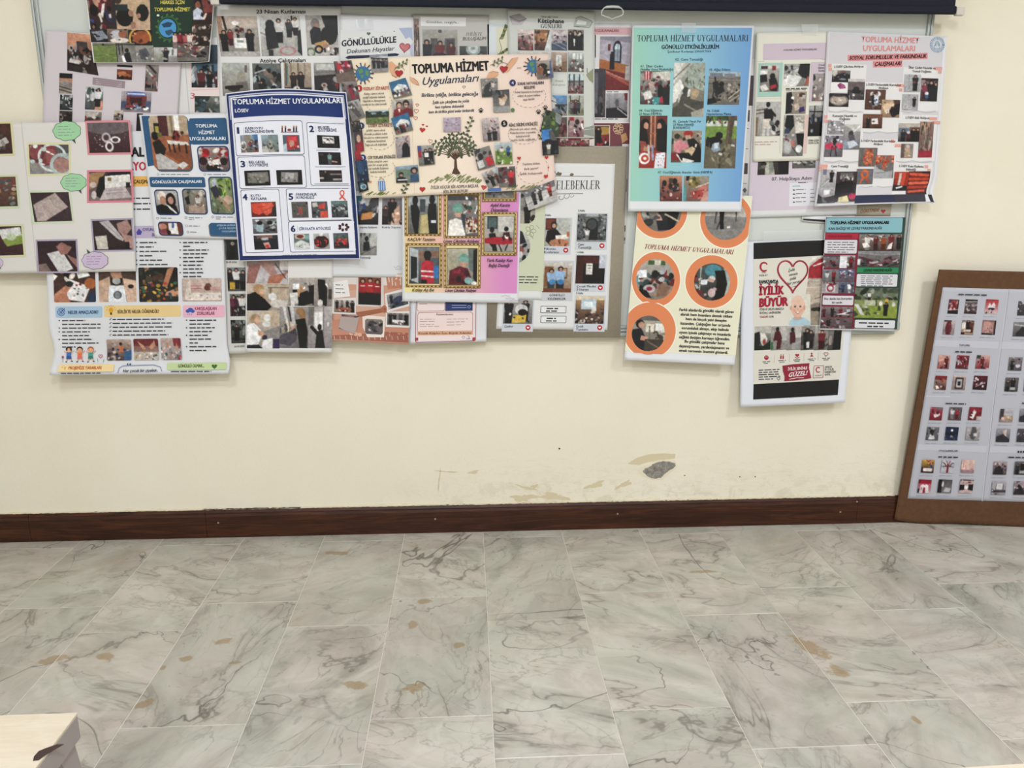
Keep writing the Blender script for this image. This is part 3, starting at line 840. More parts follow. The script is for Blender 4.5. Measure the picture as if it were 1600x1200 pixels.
def finish_text():
    temp = []; cache = {}
    for j in TEXTJOBS:
        key = (j[1], j[10])
        if key in cache: continue
        cu = bpy.data.curves.new('t', 'FONT'); cu.body = j[1]; cu.resolution_u = j[10]
        cu.fill_mode = 'FRONT' if hasattr(cu, 'fill_mode') else cu.fill_mode
        o = bpy.data.objects.new('t', cu); COL.objects.link(o); temp.append(o); cache[key] = o
    bpy.context.view_layer.update()
    dg = bpy.context.evaluated_depsgraph_get()
    data = {}
    for key, o in cache.items():
        me = bpy.data.meshes.new_from_object(o.evaluated_get(dg))
        n = len(me.vertices); co = np.zeros(n*3, np.float32); me.vertices.foreach_get('co', co); co = co.reshape(-1, 3)
        fs = [list(p.vertices) for p in me.polygons]
        # flip faces that look away
        data[key] = (co, fs); bpy.data.meshes.remove(me)
    for o in temp:
        c = o.data; bpy.data.objects.remove(o, do_unlink=True); bpy.data.curves.remove(c)
    per = {}
    CAP = 0.69
    for (s, body, x0_, y0_, x1_, y1_, h, col, bold, shear, res, up, ly) in TEXTJOBS:
        co, fs = data[(body, res)]
        if len(co) == 0: continue
        gx = co[:, 0].astype(float); gy = co[:, 1]/CAP
        lo, hi = gx.min(), gx.max(); gx = (gx-lo)/(hi-lo)
        L = math.hypot(x1_-x0_, y1_-y0_)
        gx = gx+shear*gy*h/L-(shear*0.2*h/L if shear else 0)
        # upright direction follows the sheet
        mx, my = (x0_+x1_)/2, (y0_+y1_)/2
        if up is None:
            u, v = s.uv([mx], [my]); X0, Y0 = s.px(u, v); X1, Y1 = s.px(u, v-.01)
            ux, uy = X1[0]-X0[0], Y1[0]-Y0[0]; n_ = math.hypot(ux, uy); ux /= n_; uy /= n_
        else: ux, uy = up
        X = x0_+(x1_-x0_)*gx+ux*gy*h; Y = y0_+(y1_-y0_)*gx+uy*gy*h
        d = per.setdefault(id(s), [s, [], [], []])
        tx, ty = (x1_-x0_)/L, (y1_-y0_)/L
        g = 0.016*bold*h
        sh = [(0, 0)] if bold <= 0 else ([(-g, 0), (g, 0)] if bold < 2 else [(-g, 0), (g, 0), (0, g*.7), (0, -g*.7)])
        if bold >= 4: sh += [(-g*.7, g*.5), (g*.7, g*.5), (g*.7, -g*.5), (-g*.7, -g*.5)]
        for q_, (ga, gb) in enumerate(sh):
            X2 = X+tx*ga+ux*gb; Y2 = Y+ty*ga+uy*gb
            u, v = s.uv(X2, Y2)
            P = W(X2, Y2, s.depth(u, v)+ly+q_*3e-5)
            b = sum(len(a) for a in d[1])
            d[1].append(P); d[2] += [[i+b for i in f] for f in fs]; d[3].append(np.tile(hx(col), (len(P), 1)))
    for d in per.values():
        col_mesh('lettering', np.concatenate(d[1]), d[2], np.concatenate(d[3]), M_INK, d[0].o, False)['kind'] = 'stuff'
def finish_art():
    for s in ORDER:
        if s.av: col_mesh('printed_artwork', np.concatenate(s.av), s.af, np.concatenate(s.ac), M_INK, s.o, False)['kind'] = 'stuff'

# bends used by hanging paper
def bend_sag(a=0.006, b=0.0):
    return lambda u, v: a*np.sin(u*3.1416)*(.3+.7*v)+b*v*v
def bend_curl(amt, edge='b', w=.25, base=0.0):
    def f(u, v):
        d = base*v*v
        if 'b' in edge: d = d+amt*np.clip((v-(1-w))/w, 0, 1)**2
        if 't' in edge: d = d+amt*np.clip((w-v)/w, 0, 1)**2
        if 'l' in edge: d = d+amt*np.clip((w-u)/w, 0, 1)**2
        if 'r' in edge: d = d+amt*np.clip((u-(1-w))/w, 0, 1)**2
        return d
    return f

# ================================================================== board, screen, boards
def aluminium():
    m = mat('board_frame_metal', 'aab0ad', 0.38, 0.5, 0.25); return m
M_FRAME = aluminium()
M_WB = mat('whiteboard_enamel', 'ccd0ca', 0.3, 0.5)
WX0, WX1 = -1.3807, 1.5965
WZ0, WZ1 = 0.772, 1.965
wbd = empty('whiteboard', ((WX0+WX1)/2, 0, WZ0))
tag(wbd, 'wide whiteboard in a silver metal frame, half buried under posters', 'whiteboard')
def pbox(name, a, b, c, d, e, f, m, parent, bevel=0.0, seg=2):
    o = box(name, a, b, c, d, e, f, m, None, bevel, seg); keep(o, parent); return o
pbox('writing_panel', WX0+.01, -.016, WZ0+.01, WX1-.01, 0, WZ1-.01, M_WB, wbd)
def rail(name, xa, za, xb, zb):
    # ridged extrusion: two rounded ribs with a groove
    bm = bmesh.new()
    vert = abs(zb-za) > abs(xb-xa)
    if vert:
        w = xb-xa
        box_bm(bm, xa, -.019, za, xb, 0, zb, .001, 1)
        box_bm(bm, xa+w*.05, -.025, za, xa+w*.42, -.015, zb, .0025, 2)
        box_bm(bm, xa+w*.55, -.024, za, xa+w*.95, -.015, zb, .0025, 2)
    else:
        w = zb-za
        box_bm(bm, xa, -.019, za, xb, 0, zb, .001, 1)
        box_bm(bm, xa, -.025, za+w*.05, xb, -.015, za+w*.42, .0025, 2)
        box_bm(bm, xa, -.024, za+w*.55, xb, -.015, za+w*.95, .0025, 2)
    keep(bm_obj(name, bm, M_FRAME), wbd)
rail('frame_rail', WX0, WZ0, WX0+.024, WZ1)
rail('frame_rail', WX1-.024, WZ0, WX1, WZ1)
rail('frame_rail', WX0+.02, WZ0, WX1-.02, WZ0+.024)
rail('frame_rail', WX0+.02, WZ1-.024, WX1-.02, WZ1)
M_PLAST = mat('grey_plastic', 'a9aeab', .5)
for (cx, cz) in [(WX0, WZ0), (WX1, WZ0), (WX0, WZ1), (WX1, WZ1)]:
    sx = 1 if cx == WX0 else -1; sz = 1 if cz == WZ0 else -1
    a, b = sorted((cx-sx*.001, cx+sx*.028)); c, d = sorted((cz-sz*.001, cz+sz*.028))
    pbox('corner_cap', a, -.0262, c, b, 0, d, M_PLAST, wbd, .003, 2)
# pen tray
bm = bmesh.new()
pr = [(-.001, 0.772), (-.014, .770), (-.017, .7665), (-.023, .7665), (-.0245, .7715), (-.0268, .7715), (-.0275, .7605), (-.025, .757), (-.010, .757), (-.001, .752)]
xa, xb = WX0+.012, WX1-.018
A = [bm.verts.new((xa, y, z)) for y, z in pr]; B = [bm.verts.new((xb, y, z)) for y, z in pr]
for i in range(len(pr)): bm.faces.new((A[i], A[(i+1) % len(pr)], B[(i+1) % len(pr)], B[i]))
bm.faces.new(A[::-1]); bm.faces.new(B); bmesh.ops.recalc_face_normals(bm, faces=bm.faces)
keep(bm_obj('pen_tray', bm, M_FRAME), wbd)

# roll-down projection screen hanging in front of the board
SD = 0.078
SXR = float(W(1494, 10, SD)[0]); SXL = SXR-2.4
SZ = float(W(1300, 17, SD)[2])
scr = empty('projection_screen', ((SXL+SXR)/2, -SD, SZ))
tag(scr, 'black edge and slim black bar of a pulled-down projection screen above the posters', 'projector screen')
M_BLACK = mat('black_screen_border', '1d202b', .75, .2)
M_SCRW = mat('screen_cloth', 'e9e9e6', .8, .2)
pbox('black_border', SXL, -SD-.0005, SZ+.012, SXR-.004, -SD+.0005, SZ+.55, M_BLACK, scr)
pbox('screen_cloth', SXL+.05, -SD-.0012, SZ+.16, SXR-.054, -SD-.0006, 2.86, M_SCRW, scr)
pbox('upper_cloth', SXL, -SD-.0004, SZ+.5, SXR-.004, -SD+.0004, 2.86, M_BLACK, scr)
bm = bmesh.new(); box_bm(bm, SXL-.004, -SD-.009, SZ-.006, SXR, -SD+.009, SZ+.02, .006, 3); keep(bm_obj('weight_bar', bm, M_BLACK, None, True), scr)
M_CAP = mat('ivory_end_cap', 'c9c2b8', .45)
pbox('end_cap', SXR-.001, -SD-.0095, SZ-.0095, SXR+.027, -SD+.0095, SZ+.016, M_CAP, scr, .003, 2)
pbox('end_cap', SXL-.03, -SD-.0095, SZ-.0095, SXL-.003, -SD+.0095, SZ+.016, M_CAP, scr, .003, 2)
pbox('housing', SXL-.06, -SD-.04, 2.84, SXR+.06, -.004, 2.94, mat('housing_white', 'e6e4df', .5), scr, .01, 2)
# pull handle
def tube_path(pts, r, n=8, closed=False):
    bm = bmesh.new(); P = [Vector(p) for p in pts]; m = len(P); rings = []
    up0 = Vector((0, 1, 0))
    for i in range(m):
        a = P[(i-1) % m] if (closed or i > 0) else P[i]; b = P[(i+1) % m] if (closed or i < m-1) else P[i]
        t = (b-a).normalized(); s_ = t.cross(up0)
        s_ = s_.normalized() if s_.length > 1e-4 else Vector((1, 0, 0)); u = s_.cross(t).normalized()
        rr = r[i] if hasattr(r, '__len__') else r
        rings.append([bm.verts.new(P[i]+s_*math.cos(q*2*math.pi/n)*rr+u*math.sin(q*2*math.pi/n)*rr) for q in range(n)])
    for i in range(m if closed else m-1):
        A, B = rings[i], rings[(i+1) % m]
        for q in range(n): bm.faces.new((A[q], A[(q+1) % n], B[(q+1) % n], B[q]))
    if not closed: bm.faces.new(rings[0][::-1]); bm.faces.new(rings[-1])
    bmesh.ops.recalc_face_normals(bm, faces=bm.faces)
    return bm
M_HAND = mat('pearl_plastic', 'b7bdb8', .35, .5)
hp = [(944, 12.5), (941, 16), (939.6, 20), (940.3, 23.5), (946, 26), (952, 27.5), (956, 30.5), (961, 27.5), (967, 26), (973, 23), (974.2, 19), (972.5, 15), (970, 12.5), (966, 11), (957, 10.5), (948, 11)]
pts = [tuple(W(a, b, SD+.011)) for a, b in hp]
keep(bm_obj('pull_handle', tube_path(pts, [.0021]*13+[.0042]*3, 8, True), M_HAND, None, True), scr)
# stools / desk edges at the bottom corners
M_TOP = mat('birch_laminate', 'cdc0aa', .5, .4); _k = NT(M_TOP)
_g = _k.n('ShaderNodeNewGeometry').outputs['Position']
_mp = _k.n('ShaderNodeMapping'); _k.link(_g, _mp.inputs[0]); _mp.inputs['Scale'].default_value = (3, 14, 3)
_n = _k.noise(_mp.outputs[0], 3, 5, .6, 1.2); _k.link(_k.ramp(_n.outputs[0], [(.3, 'c6b79f'), (.5, 'cdc0aa'), (.7, 'd4c9b5')]), _k.b.inputs['Base Color'])
M_EDGE = mat('grey_painted_edge', '9c9290', .55)
M_HOLE = mat('knot_hole', '3b2a24', .9)
def bench(tr_px, h, wx, wy, label, ang, notch=None, cat='table'):
    """low table whose far right top corner is seen at tr_px"""
    p = G(*tr_px, z=h)
    e = empty('low_table', (p[0], p[1], 0)); e.rotation_euler = (0, 0, ang)
    tag(e, label, cat)
    bm = bmesh.new(); box_bm(bm, -wx, -wy, h-.006, 0, 0, h, .001, 1); bm_obj('table_top', bm, M_TOP, e)
    bm = bmesh.new(); box_bm(bm, -wx, -wy, h-.048, 0, 0, h-.006, .0015, 1)
    bm_obj('apron', bm, M_EDGE, e)
    for (a, b, ta, tb) in [(-.03, -.03, 1, 1), (-wx+.03, -.03, -1, 1), (-.03, -wy+.03, 1, -1), (-wx+.03, -wy+.03, -1, -1)]:
        bm = bmesh.new(); vs = []
        for z, sp_, w in ((h-.048, 0, .022), (0, .035, .015)):
            for (i, j) in ((-1, -1), (1, -1), (1, 1), (-1, 1)):
                vs.append(bm.verts.new((a+ta*sp_+i*w, b+tb*sp_+j*w, z)))
        for i in range(4): bm.faces.new((vs[i], vs[(i+1) % 4], vs[4+(i+1) % 4], vs[4+i]))
        bm.faces.new(vs[:4][::-1]); bm.faces.new(vs[4:]); bmesh.ops.recalc_face_normals(bm, faces=bm.faces)
        bm_obj('leg', bm, M_EDGE, e)
    return e
e = bench((121, 1113), 0.42, .9, .45, 'pale birch low table with a grey edge and a dark knot, bottom left corner', 0.0)
# knot
kp = G(72, 1173, .4203)
bm = bmesh.new()
c0 = Vector((kp[0]-e.location[0], kp[1]-e.location[1], .4203))
pp = [(-.012, -.012), (-.008, -.022), (.000, -.021), (.005, -.009), (.014, .004), (.021, .014), (.009, .014), (-.004, .006), (-.011, 0)]
bm.faces.new([bm.verts.new(c0+Vector((a, b, 0))) for a, b in pp]); bm_obj('knot', bm, M_HOLE, e)
e2 = bench((1700, 1186), 0.42, .62, .45, 'pale birch low table just showing at the bottom right edge', 0.03)

# ------------------------------------------------------------------ brown display board leaning in the corner
def card_mat(name, c0, c1, sc=60, rough=.8):
    m = mat(name, c0, rough, .2); k = NT(m); g = k.n('ShaderNodeNewGeometry').outputs['Position']
    n = k.noise(g, sc, 5, .65); n1 = k.noise(g, 5, 2, .5)
    f = k.math('ADD', k.math('MULTIPLY', n.outputs[0], .6), k.math('MULTIPLY', n1.outputs[0], .4))
    k.link(k.ramp(f, [(.35, c0), (.65, c1)]), k.b.inputs['Base Color']); k.bump(n.outputs[0], .1, .002)
    return m
M_BROWN = card_mat('brown_cardboard', '573c29', '644731')
M_TAUPE = card_mat('taupe_pinboard', '9a917f', 'a69d8b', 120)

# ================================================================== the sheets, back to front
INK = '1b1b20'
# --- B pale lilac collage
S = Sheet('poster', 'pale lilac poster with scattered photos and a mauve caption bar, beside the left board frame', 'poster',
          [(71, 47), (285, 62), (276, 212), (66, 205)], .0275, 'cdc5ca', bend_sag(.003))
S.photo(0, 0, 0, 0, 'b d59a78 5a4038;r 0 40 100 100 3a3032;p c98f72 0 0 60 0 45 40 0 45;r 38 20 80 42 4a4448;k 26 9 8 38 95 70 1e1c20 b9b2b0 7a5648 a5a0a4;p c9c2be 10 68 55 70 50 80 5 78;l 2a2024 2 5 80 60 84 95 74;k 8 7 50 75 100 100 3a2c2a 8d857e', quad=[(105, 51), (141, 54), (154, 118), (105, 110)])
S.photo(93, 114, 112, 147, 'b 6a5a54 a79a92;r 0 0 100 25 2a2426;r 0 25 100 45 b58a70;e 45 50 30 12 8f8a8a;l 4c4744 3 0 65 100 80;l 4c4744 3 0 80 100 95')
S.photo(94, 147.5, 113, 172.5, 'b 5d6468 34373a;k 24 13 0 10 100 80 c9cccf 2a2c30 7b8084 16181b')
S.photo(93, 173, 112.5, 192, 'dark')
S.photo(134, 135, 160, 172, 'b 8f9a96 4a4a4c;r 0 0 100 20 b9bfc0;k 16 17 10 10 90 80 e5e5e6 1c1c20 5b6a68 232326;p d09a7c 70 60 100 60 100 100 55 100;m 72 8 80 d9dadc 1b1b1f 2a2a2e')
S.photo(133, 174, 158, 192, 'b 9a8f88 514846;p b9b0a8 0 10 90 0 70 40 0 60;l 2e2a2c 5 10 70 90 60;k 10 12 0 40 100 100 7d3a30 3a3436 c9c2bc')
S.photo(190, 142, 235, 176, 'b b5a8ae 6c626a;r 18 20 86 75 7a3b3c;r 0 50 18 85 4d5a78;r 82 45 100 85 56607c;e 50 12 34 12 5670b0;l cfd5e8 3 22 12 78 12;r 30 32 70 55 4a2628;k 34 7 15 58 85 92 d5d2d8 5b7ab0 b04a50 2c2a30 8fa0c8;r 0 90 100 100 8a8088')
S.photo(183, 101, 207, 105.5, 'b 38343a 2c2a2e')
S.photo(183, 108, 206, 125, 'b 8a4a30 4c2620;e 35 45 30 25 c07850;e 70 60 22 18 b0663c;k 8 12 0 60 100 100 d9c4b0 2a1a18')
S.photo(228, 101, 246, 143, 'b 8f8682 6b625f;l 3a3436 4 20 0 80 30;l c9c4c2 3 10 20 70 50;k 16 12 0 35 100 100 2a2628 c9c6c6 5c5052 8a4a48')
S.photo(178, 172, 192, 190, 'room'); S.photo(214, 177, 222, 205, 'b 2c2a30 1c1b20;m 50 5 90 1c1b20')
S.poly([(145, 120.5), (195.5, 127), (194.5, 138), (144.5, 132)], '96868c')
for i in range(3): S.line([(150, 124.5+i*3), (190, 129.5+i*3)], .7, 'c2b6ba')
# --- C white / rose sheet behind
S = Sheet('poster', 'white sheet with rose outlines and a pink number 3, left of the square-photo sheet', 'poster',
          [(272, 58), (352, 58), (352, 183), (273, 182)], .0205, 'd9d7d5')
S.line([(289, 95), (296, 181)], 1, 'bfbab8')
S.poly([(294, 100), (347, 96), (350, 181), (301, 181)], 'e2d3d0')
S.line([(345, 92), (349, 180)], 1.2, 'cf9c9c'); S.line([(300, 141), (346, 139)], 1, 'd8a8a4')
S.photo(299, 70, 340, 137, 'b 4a5a66 26303a;r 0 45 100 62 58788c;k 26 11 0 55 100 100 17191c c9cdd0 6e2a30 8a9498 2b3a48;m 38 58 50 6a2c30;m 70 62 44 1a1a1e')
S.photo(304, 150, 346, 176, 'b 7c8078 3e4240;p 2e3c3a 0 0 60 0 40 60 0 70;k 14 13 0 20 100 100 1b1c1e 5a666a a9aca8 3d5560')
S.text('3', 297.5, 154, 304.5, 154, 9, 'b56a70', 1)
# --- E 23 Nisan
S = Sheet('poster', 'white sheet headed 23 Nisan Kutlaması with a row of three large square photos', 'poster',
          [(337, 8), (533, 10), (540, 205), (345, 205)], .0225, 'dcdcdb', bend_sag(.004))
S.photo(0, 0, 0, 0, 'b b3a79e 8f8a84;r 0 0 100 30 c2b2a6;p 3a2c2a 12 0 18 0 28 60 22 60;e 45 18 9 5 f2ece4;r 0 0 12 60 a8846c;k 22 8 20 30 80 55 6e2c30 2a282c a09890;m 14 36 55 232226;m 78 34 58 202024;m 30 34 40 8c2f34;m 60 35 38 8f8a88;r 38 55 68 80 e6e4e0;r 45 60 62 66 9a9892;r 0 88 100 100 b4b0aa', quad=[(338, 25), (401, 25), (407, 88), (345, 88)])
S.photo(0, 0, 0, 0, 'b bdbcb8 a5a39e;r 0 0 60 50 c2c3c0;l 8e8d88 2 0 42 30 55;r 78 0 82 40 2b2b2d;m 72 10 45 45464a;m 47 8 60 c9c6c4 201f22 1e1e22;m 88 5 45 cfcac4 201c1e 2c2c30;p 2e2e30 12 35 20 14 32 14 38 35 44 80 15 85;e 25 22 11 12 2c2b2d;r 18 85 30 100 3c3b3e;o 66 88 18 10 14 b9757a;p 353436 92 40 100 35 100 100 90 90', quad=[(405, 24.5), (468, 24.5), (472.6, 87), (409, 87.6)])
S.photo(0, 0, 0, 0, 'b a9a49d b9b4ae;p 26262a 50 0 100 0 100 50 60 30;e 30 22 14 14 7d7a78;e 33 26 8 9 9c7a68;p 29292d 12 40 25 28 45 32 52 60 40 75 15 72;e 72 50 26 24 1a191c;p c49a62 25 70 60 62 72 72 40 90;o 38 85 11 8 30 1b1b1d;o 12 92 12 10 20 5e7a52;k 12 6 55 80 100 100 e6e2dc 2c2a2c b98b74;e 60 76 9 6 a97f6a', quad=[(476.6, 24), (527, 24), (529.5, 86.5), (480.6, 87)])
S.text('23 Nisan Kutlaması', 400.6, 21.2, 477, 20.8, 6, INK, 2)
S.text('Atölye Çalışmaları', 406, 97.8, 477.4, 96.8, 6, INK, 2)
S.photo(346, 98, 391.5, 150, 'b b1b4ae 8c8880;e 70 42 16 15 9a9284;p 77746c 50 60 90 55 98 95 40 95;e 42 78 22 10 3a3430;l 2c2826 5 15 75 70 72;r 82 8 92 30 6d5f60')
S.photo(394, 99, 440.5, 150, 'b 6d7674 3a3c3c;k 30 10 0 10 100 80 9aa8a6 232526 5b6664 1a1b1d 87705f;l b4bab8 2 10 30 45 20;m 30 55 45 2a2a2c')
S.photo(443, 98, 487.5, 150, 'b b8a893 8a7c6c;r 5 0 12 70 6c5b4a;r 25 0 29 60 8a7966;r 50 0 56 60 77654f;r 75 0 80 60 9a8872;l 5a8a8c 2 14 5 14 60;m 35 30 55 3a2426;m 62 28 60 222226;r 0 75 100 100 3a3638;e 45 78 12 7 d9d4cc;k 8 6 20 70 90 95 e6e0d8 b98b74 5d2a2c')
S.photo(490, 98, 531, 150, 'b a5a49e 4a4648;r 10 5 90 22 c6c7c2;l 77746e 2 0 30 100 26;p 2e2b2f 0 40 100 34 100 100 0 100;e 40 68 12 7 cbb9a8;e 40 68 6 4 7c4038;k 10 8 40 40 100 90 8c3a3c 3f3c40 a8a4a0')
# --- R dated column
S = Sheet('poster', 'narrow white sheet with a column of four dated photos, left of the ironing collage', 'poster',
          [(338, 330), (392, 330), (390, 552), (352, 553)], (.0205, .0205, .0315, .0315), 'cfcdc8')
for (a, b, c, d, sp_) in [(351, 375, 374, 406, 'b 3c4240 26292a;m 55 12 85 26262a b7b2ac;r 0 0 12 100 5d6864'), (354.5, 418, 384, 455, 'b 7f8686 5a5e5c;m 15 8 85 2a2a2e;m 50 5 85 d6d3cd 2a2628 26262a;m 85 14 80 3a3a3e;r 12 62 42 92 c9a13c;r 10 58 40 64 6a5a30'),
                          (358.5, 459, 384, 494, 'b 8a8a88 504e50;m 25 8 88 6d3048;m 50 12 85 4c2c3c;m 78 6 88 cfccc6 2a2628 2a2a2e;k 8 8 30 60 100 100 3a3436 9b9490'), (360, 500, 384, 536, 'b 6a6c6a 3f403f;k 18 14 0 0 100 60 8d908c 2c2e2d 5c5f5c;m 40 20 70 25272a;l 26262a 3 5 80 95 84')]:
    S.photo(a, b, c, d, sp_)
for (a, b, c, d) in [(353, 411, 370, 411), (365, 491, 382, 490), (366, 543, 382, 542)]: S.text('20.03.2026' if b != 411 else '26.03.2026', a, b, c, d, 3, '2a2a2a', 2)
# --- P terracotta
S = Sheet('poster', 'terracotta scrapbook poster with taped photos and three people in red vests', 'poster',
          [(519, 425), (641, 428), (638.5, 538.6), (519, 532)], (.026, .026, .033, .033), 'c4927b', bend_curl(.012, 'br', .3, .006))
S.rect(519.6, 426, 640, 447, 'd3cbc6'); S.poly([(519, 458), (560, 452), (640, 470), (640, 500), (519, 490)], 'c8a08c')
S.poly([(519, 500), (570, 495), (639, 505), (638, 528), (519, 524)], 'b98069')
S.poly([(603, 432), (640, 433), (640, 448), (606, 452)], 'b87c62')
S.poly([(519, 524), (560, 522), (600, 518), (638, 520), (638, 535.5), (519, 529.5)], '935a48')
for i in range(13): S.line([(522+i*9, 525), (523+i*9, 531)], .6, 'd8c2b6')
S.poly([(520, 441), (543, 437), (547, 463), (521, 466)], 'e2dfdc')
for i in range(3): S.dash(524, 445+i*6, 541, 444+i*6, 1, '56504e', 1.3)
S.poly([(557, 432), (599, 432), (600, 480), (556, 478)], 'cfc6c0')
S.photo(560, 433, 595, 477, 'b 5a3a30 2e2426;r 0 0 100 18 8a4a2c;m 20 6 90 a8262c 2a2022 1d1b20;m 52 3 95 b32c30 2a2022 1b1a1e;m 84 8 88 9c242a 2a2022 221f24;l d9cfc8 1.4 12 32 28 32;l d9cfc8 1.4 44 31 62 31;l d9cfc8 1.4 76 33 92 33')
S.poly([(601, 459), (638, 449), (640, 478), (604, 488)], 'dad6d2')
S.photo(0, 0, 0, 0, 'b 9a9a9c 55585e;e 55 60 30 34 3e4660;m 20 5 60 2a2a2e;k 8 10 0 60 100 100 c9c5c2 2b2a2e', quad=[(604, 461), (637, 454), (638, 475), (607, 484)])
S.poly([(520, 467), (556, 465), (556, 491), (519, 490)], 'dad6d2')
S.photo(522, 468, 554, 489, 'b b9b4b0 7a6a60;m 15 5 70 1c1c20;m 40 8 60 7b7270;m 65 5 66 2b2a2e;m 90 8 90 1a1a1c;e 50 78 36 16 a8593c;k 10 8 20 55 80 90 d8cfc6 5a3a34 c07850')
S.photo(0, 0, 0, 0, 'b 6a4a50 5c4a4c;e 50 45 42 42 a87a78;m 55 15 60 232026;p b6aaa4 15 60 75 70 70 95 10 85;k 6 8 0 0 100 30 3a2a30 8c6a6a', quad=[(534, 491), (561, 494), (554, 522), (529, 513)], frame='a89a94', fw=.8)
S.poly([(566, 492), (602, 495), (600, 527), (574, 527), (567, 512)], 'e0d2c8')
S.photo(570.5, 498, 598, 523, 'b 8a7f7c 5a4f50;e 40 45 26 34 4b464a;k 14 10 20 20 90 90 b7aca6 2e2a2e 776a68', rnd=4)
S.poly([(603, 487), (640, 486), (640, 512), (602, 511)], 'dad6d2')
S.photo(605, 488.5, 638.7, 509, 'b 9a9494 5c5458;m 15 0 90 2c2a2e;m 35 5 80 25242a;m 62 0 85 57525a;m 88 2 90 222126;r 25 58 75 80 e0dcd8;k 8 7 30 55 80 90 b0474c e6e2de 3a3438')
S.poly([(556, 488), (600, 481), (603, 487), (560, 496)], '9a5f47'); S.el(600.5, 483, 4.2, 6, 'a9694e'); S.el(601, 484, 1.6, 2.6, '74432f')
for (a, b) in [(549, 521), (556, 522), (562, 523)]: S.el(a, b, 3.4, 3, 'd3a08a')
S.poly([(590, 476), (602, 487), (608, 492), (602, 484)], '9a5f47')
# --- F2 sheet with captions
S = Sheet('poster', 'white sheet with captioned photos on top, mostly blank below, right of the navy-edged poster', 'poster',
          [(436, 298), (636, 298), (632, 433), (438, 432)], .028, 'd6d7d9', bend_sag(.003))
S.photo(555, 306, 591, 351, 'b 5d5a5c 2c2c30;e 18 25 26 40 2b4f86;e 10 8 20 14 2e6a72;p c8c9cc 35 5 75 0 60 22 20 30;k 14 10 10 20 100 70 1f2024 77787c b5b2b0;p c98a50 30 62 78 55 74 80 25 85')
S.photo(597.5, 310, 628, 351, 'b 8a8688 5c5052;m 18 30 70 4a3a38;m 50 0 90 222226 151518;p cba58e 55 50 85 25 95 100 45 100;k 10 9 40 50 100 100 8a3a34 c98f70 e0cabb 2a2426')
S.photo(562.6, 364, 588.5, 399, 'b a9aaa6 86857f;r 60 0 100 60 b7b7b2;e 40 26 12 12 26262a;p 2a2b30 22 40 55 38 62 78 20 80;l 54524e 2 10 95 95 60;k 6 8 0 0 60 20 5d5f5c')
S.text('yapma faaliyeti', 562, 356.5, 589, 356.5, 3, '3c3c40', 1); S.text('Kukla Yapma', 597, 356.5, 626, 356.5, 3, '3c3c40', 1); S.text('Temizliği', 562, 404, 579, 404, 3, '3c3c40', 1)
S.rect(449, 407, 469.5, 424.5, '5f97a6')
for i in range(4): S.line([(452, 411.5+i*3.4), (467, 411.5+i*3.4)], 1, 'bcd8de')
S.line([(615, 416), (618, 419), (622, 415), (627, 418)], .5, '8a8a98'); S.line([(618, 421), (628, 420)], .5, '8a8a98')
# --- Q collage
S = Sheet('poster', 'borderless collage of women ironing and sorting clothes, below the navy-edged poster', 'poster',
          [(384, 404), (520, 404), (518.5, 551), (383.5, 550)], .0335, 'dcdad6', bend_curl(.008, 'b', .35, .004))
S.photo(385.5, 405, 450, 443, 'b 9c8f8c 7c6c68;p b9b2b4 0 30 60 20 100 60 100 100 0 100;p b08a80 25 10 60 5 75 60 60 70;p 9d6c64 5 25 35 20 20 100 0 100;p b5745c 55 70 100 55 80 100 50 100;l 3a3436 1.5 70 20 95 80;r 80 0 100 45 c9c2bf')
S.photo(386, 443.5, 450.5, 485.5, 'b c2b3a2 a5968a;r 52 0 100 60 b9a792;r 55 12 60 50 8f7d68;l 7d6c58 2 52 15 100 15;e 62 48 10 14 d9d6d4;p c9c1b8 60 60 100 62 95 95 55 85;e 28 18 13 17 b08a62;p b58e66 18 10 40 15 44 60 24 62;e 37 30 7 10 cfa890;p 1f1e22 0 40 20 30 42 55 60 85 50 100 0 100')
S.photo(451, 434, 490.5, 478, 'b b5aca4 8a8078;k 5 8 60 0 100 40 dcd9d4 8f8a84;r 18 22 42 42 e2e2e2;r 16 42 46 60 2c2c30;p cfcac4 5 55 60 50 55 90 10 95;r 10 65 25 100 d9d5d0;m 50 30 70 b8906a c49a6c 2a282c;p 232226 45 55 75 45 100 90 60 100 40 90;p 222126 80 30 100 25 100 100 80 80')
S.photo(491, 434, 518.5, 479, 'b a8a19a 8d857e;p 222226 18 5 60 8 75 45 70 100 30 90;e 35 88 14 12 d4d0cc;r 80 40 100 75 4a4648;k 5 8 60 0 100 30 d5d1cc')
S.photo(386, 486, 436.7, 544.5, 'b c4b6a4 9a8f86;r 50 0 100 40 bba891;e 62 18 10 10 dcdad6;e 60 35 12 8 d5d3d1;p 8c8682 50 55 100 40 100 75 60 80;e 26 22 15 14 b08f6c;e 32 26 9 10 c9a288;p e3e2e2 0 38 22 32 42 50 44 70 34 92 0 92;p c9997e 35 50 58 62 55 70 34 65;e 55 72 8 8 3a3448;p dadada 50 78 80 72 78 100 45 100;p 2a2a30 0 92 35 90 50 100 0 100;r 80 75 100 100 3c2c58')
S.photo(437, 479, 481.8, 544, 'b 9f9a96 6e6a6c;l cfccc8 3 15 0 30 50;l 3d3a3e 2 30 0 45 50;l c5c2be 4 42 0 50 45;k 10 8 0 30 45 60 c2b49c 8d857c 5d585a;e 72 12 15 9 9b7752;p 9c7650 60 10 88 10 92 35 72 30;p 18181b 55 32 88 28 98 60 95 100 70 100 62 60;p c69a7e 50 45 62 42 45 62 35 60;p 4c484e 5 75 55 52 62 70 40 95 0 90;e 30 78 30 14 56525a')
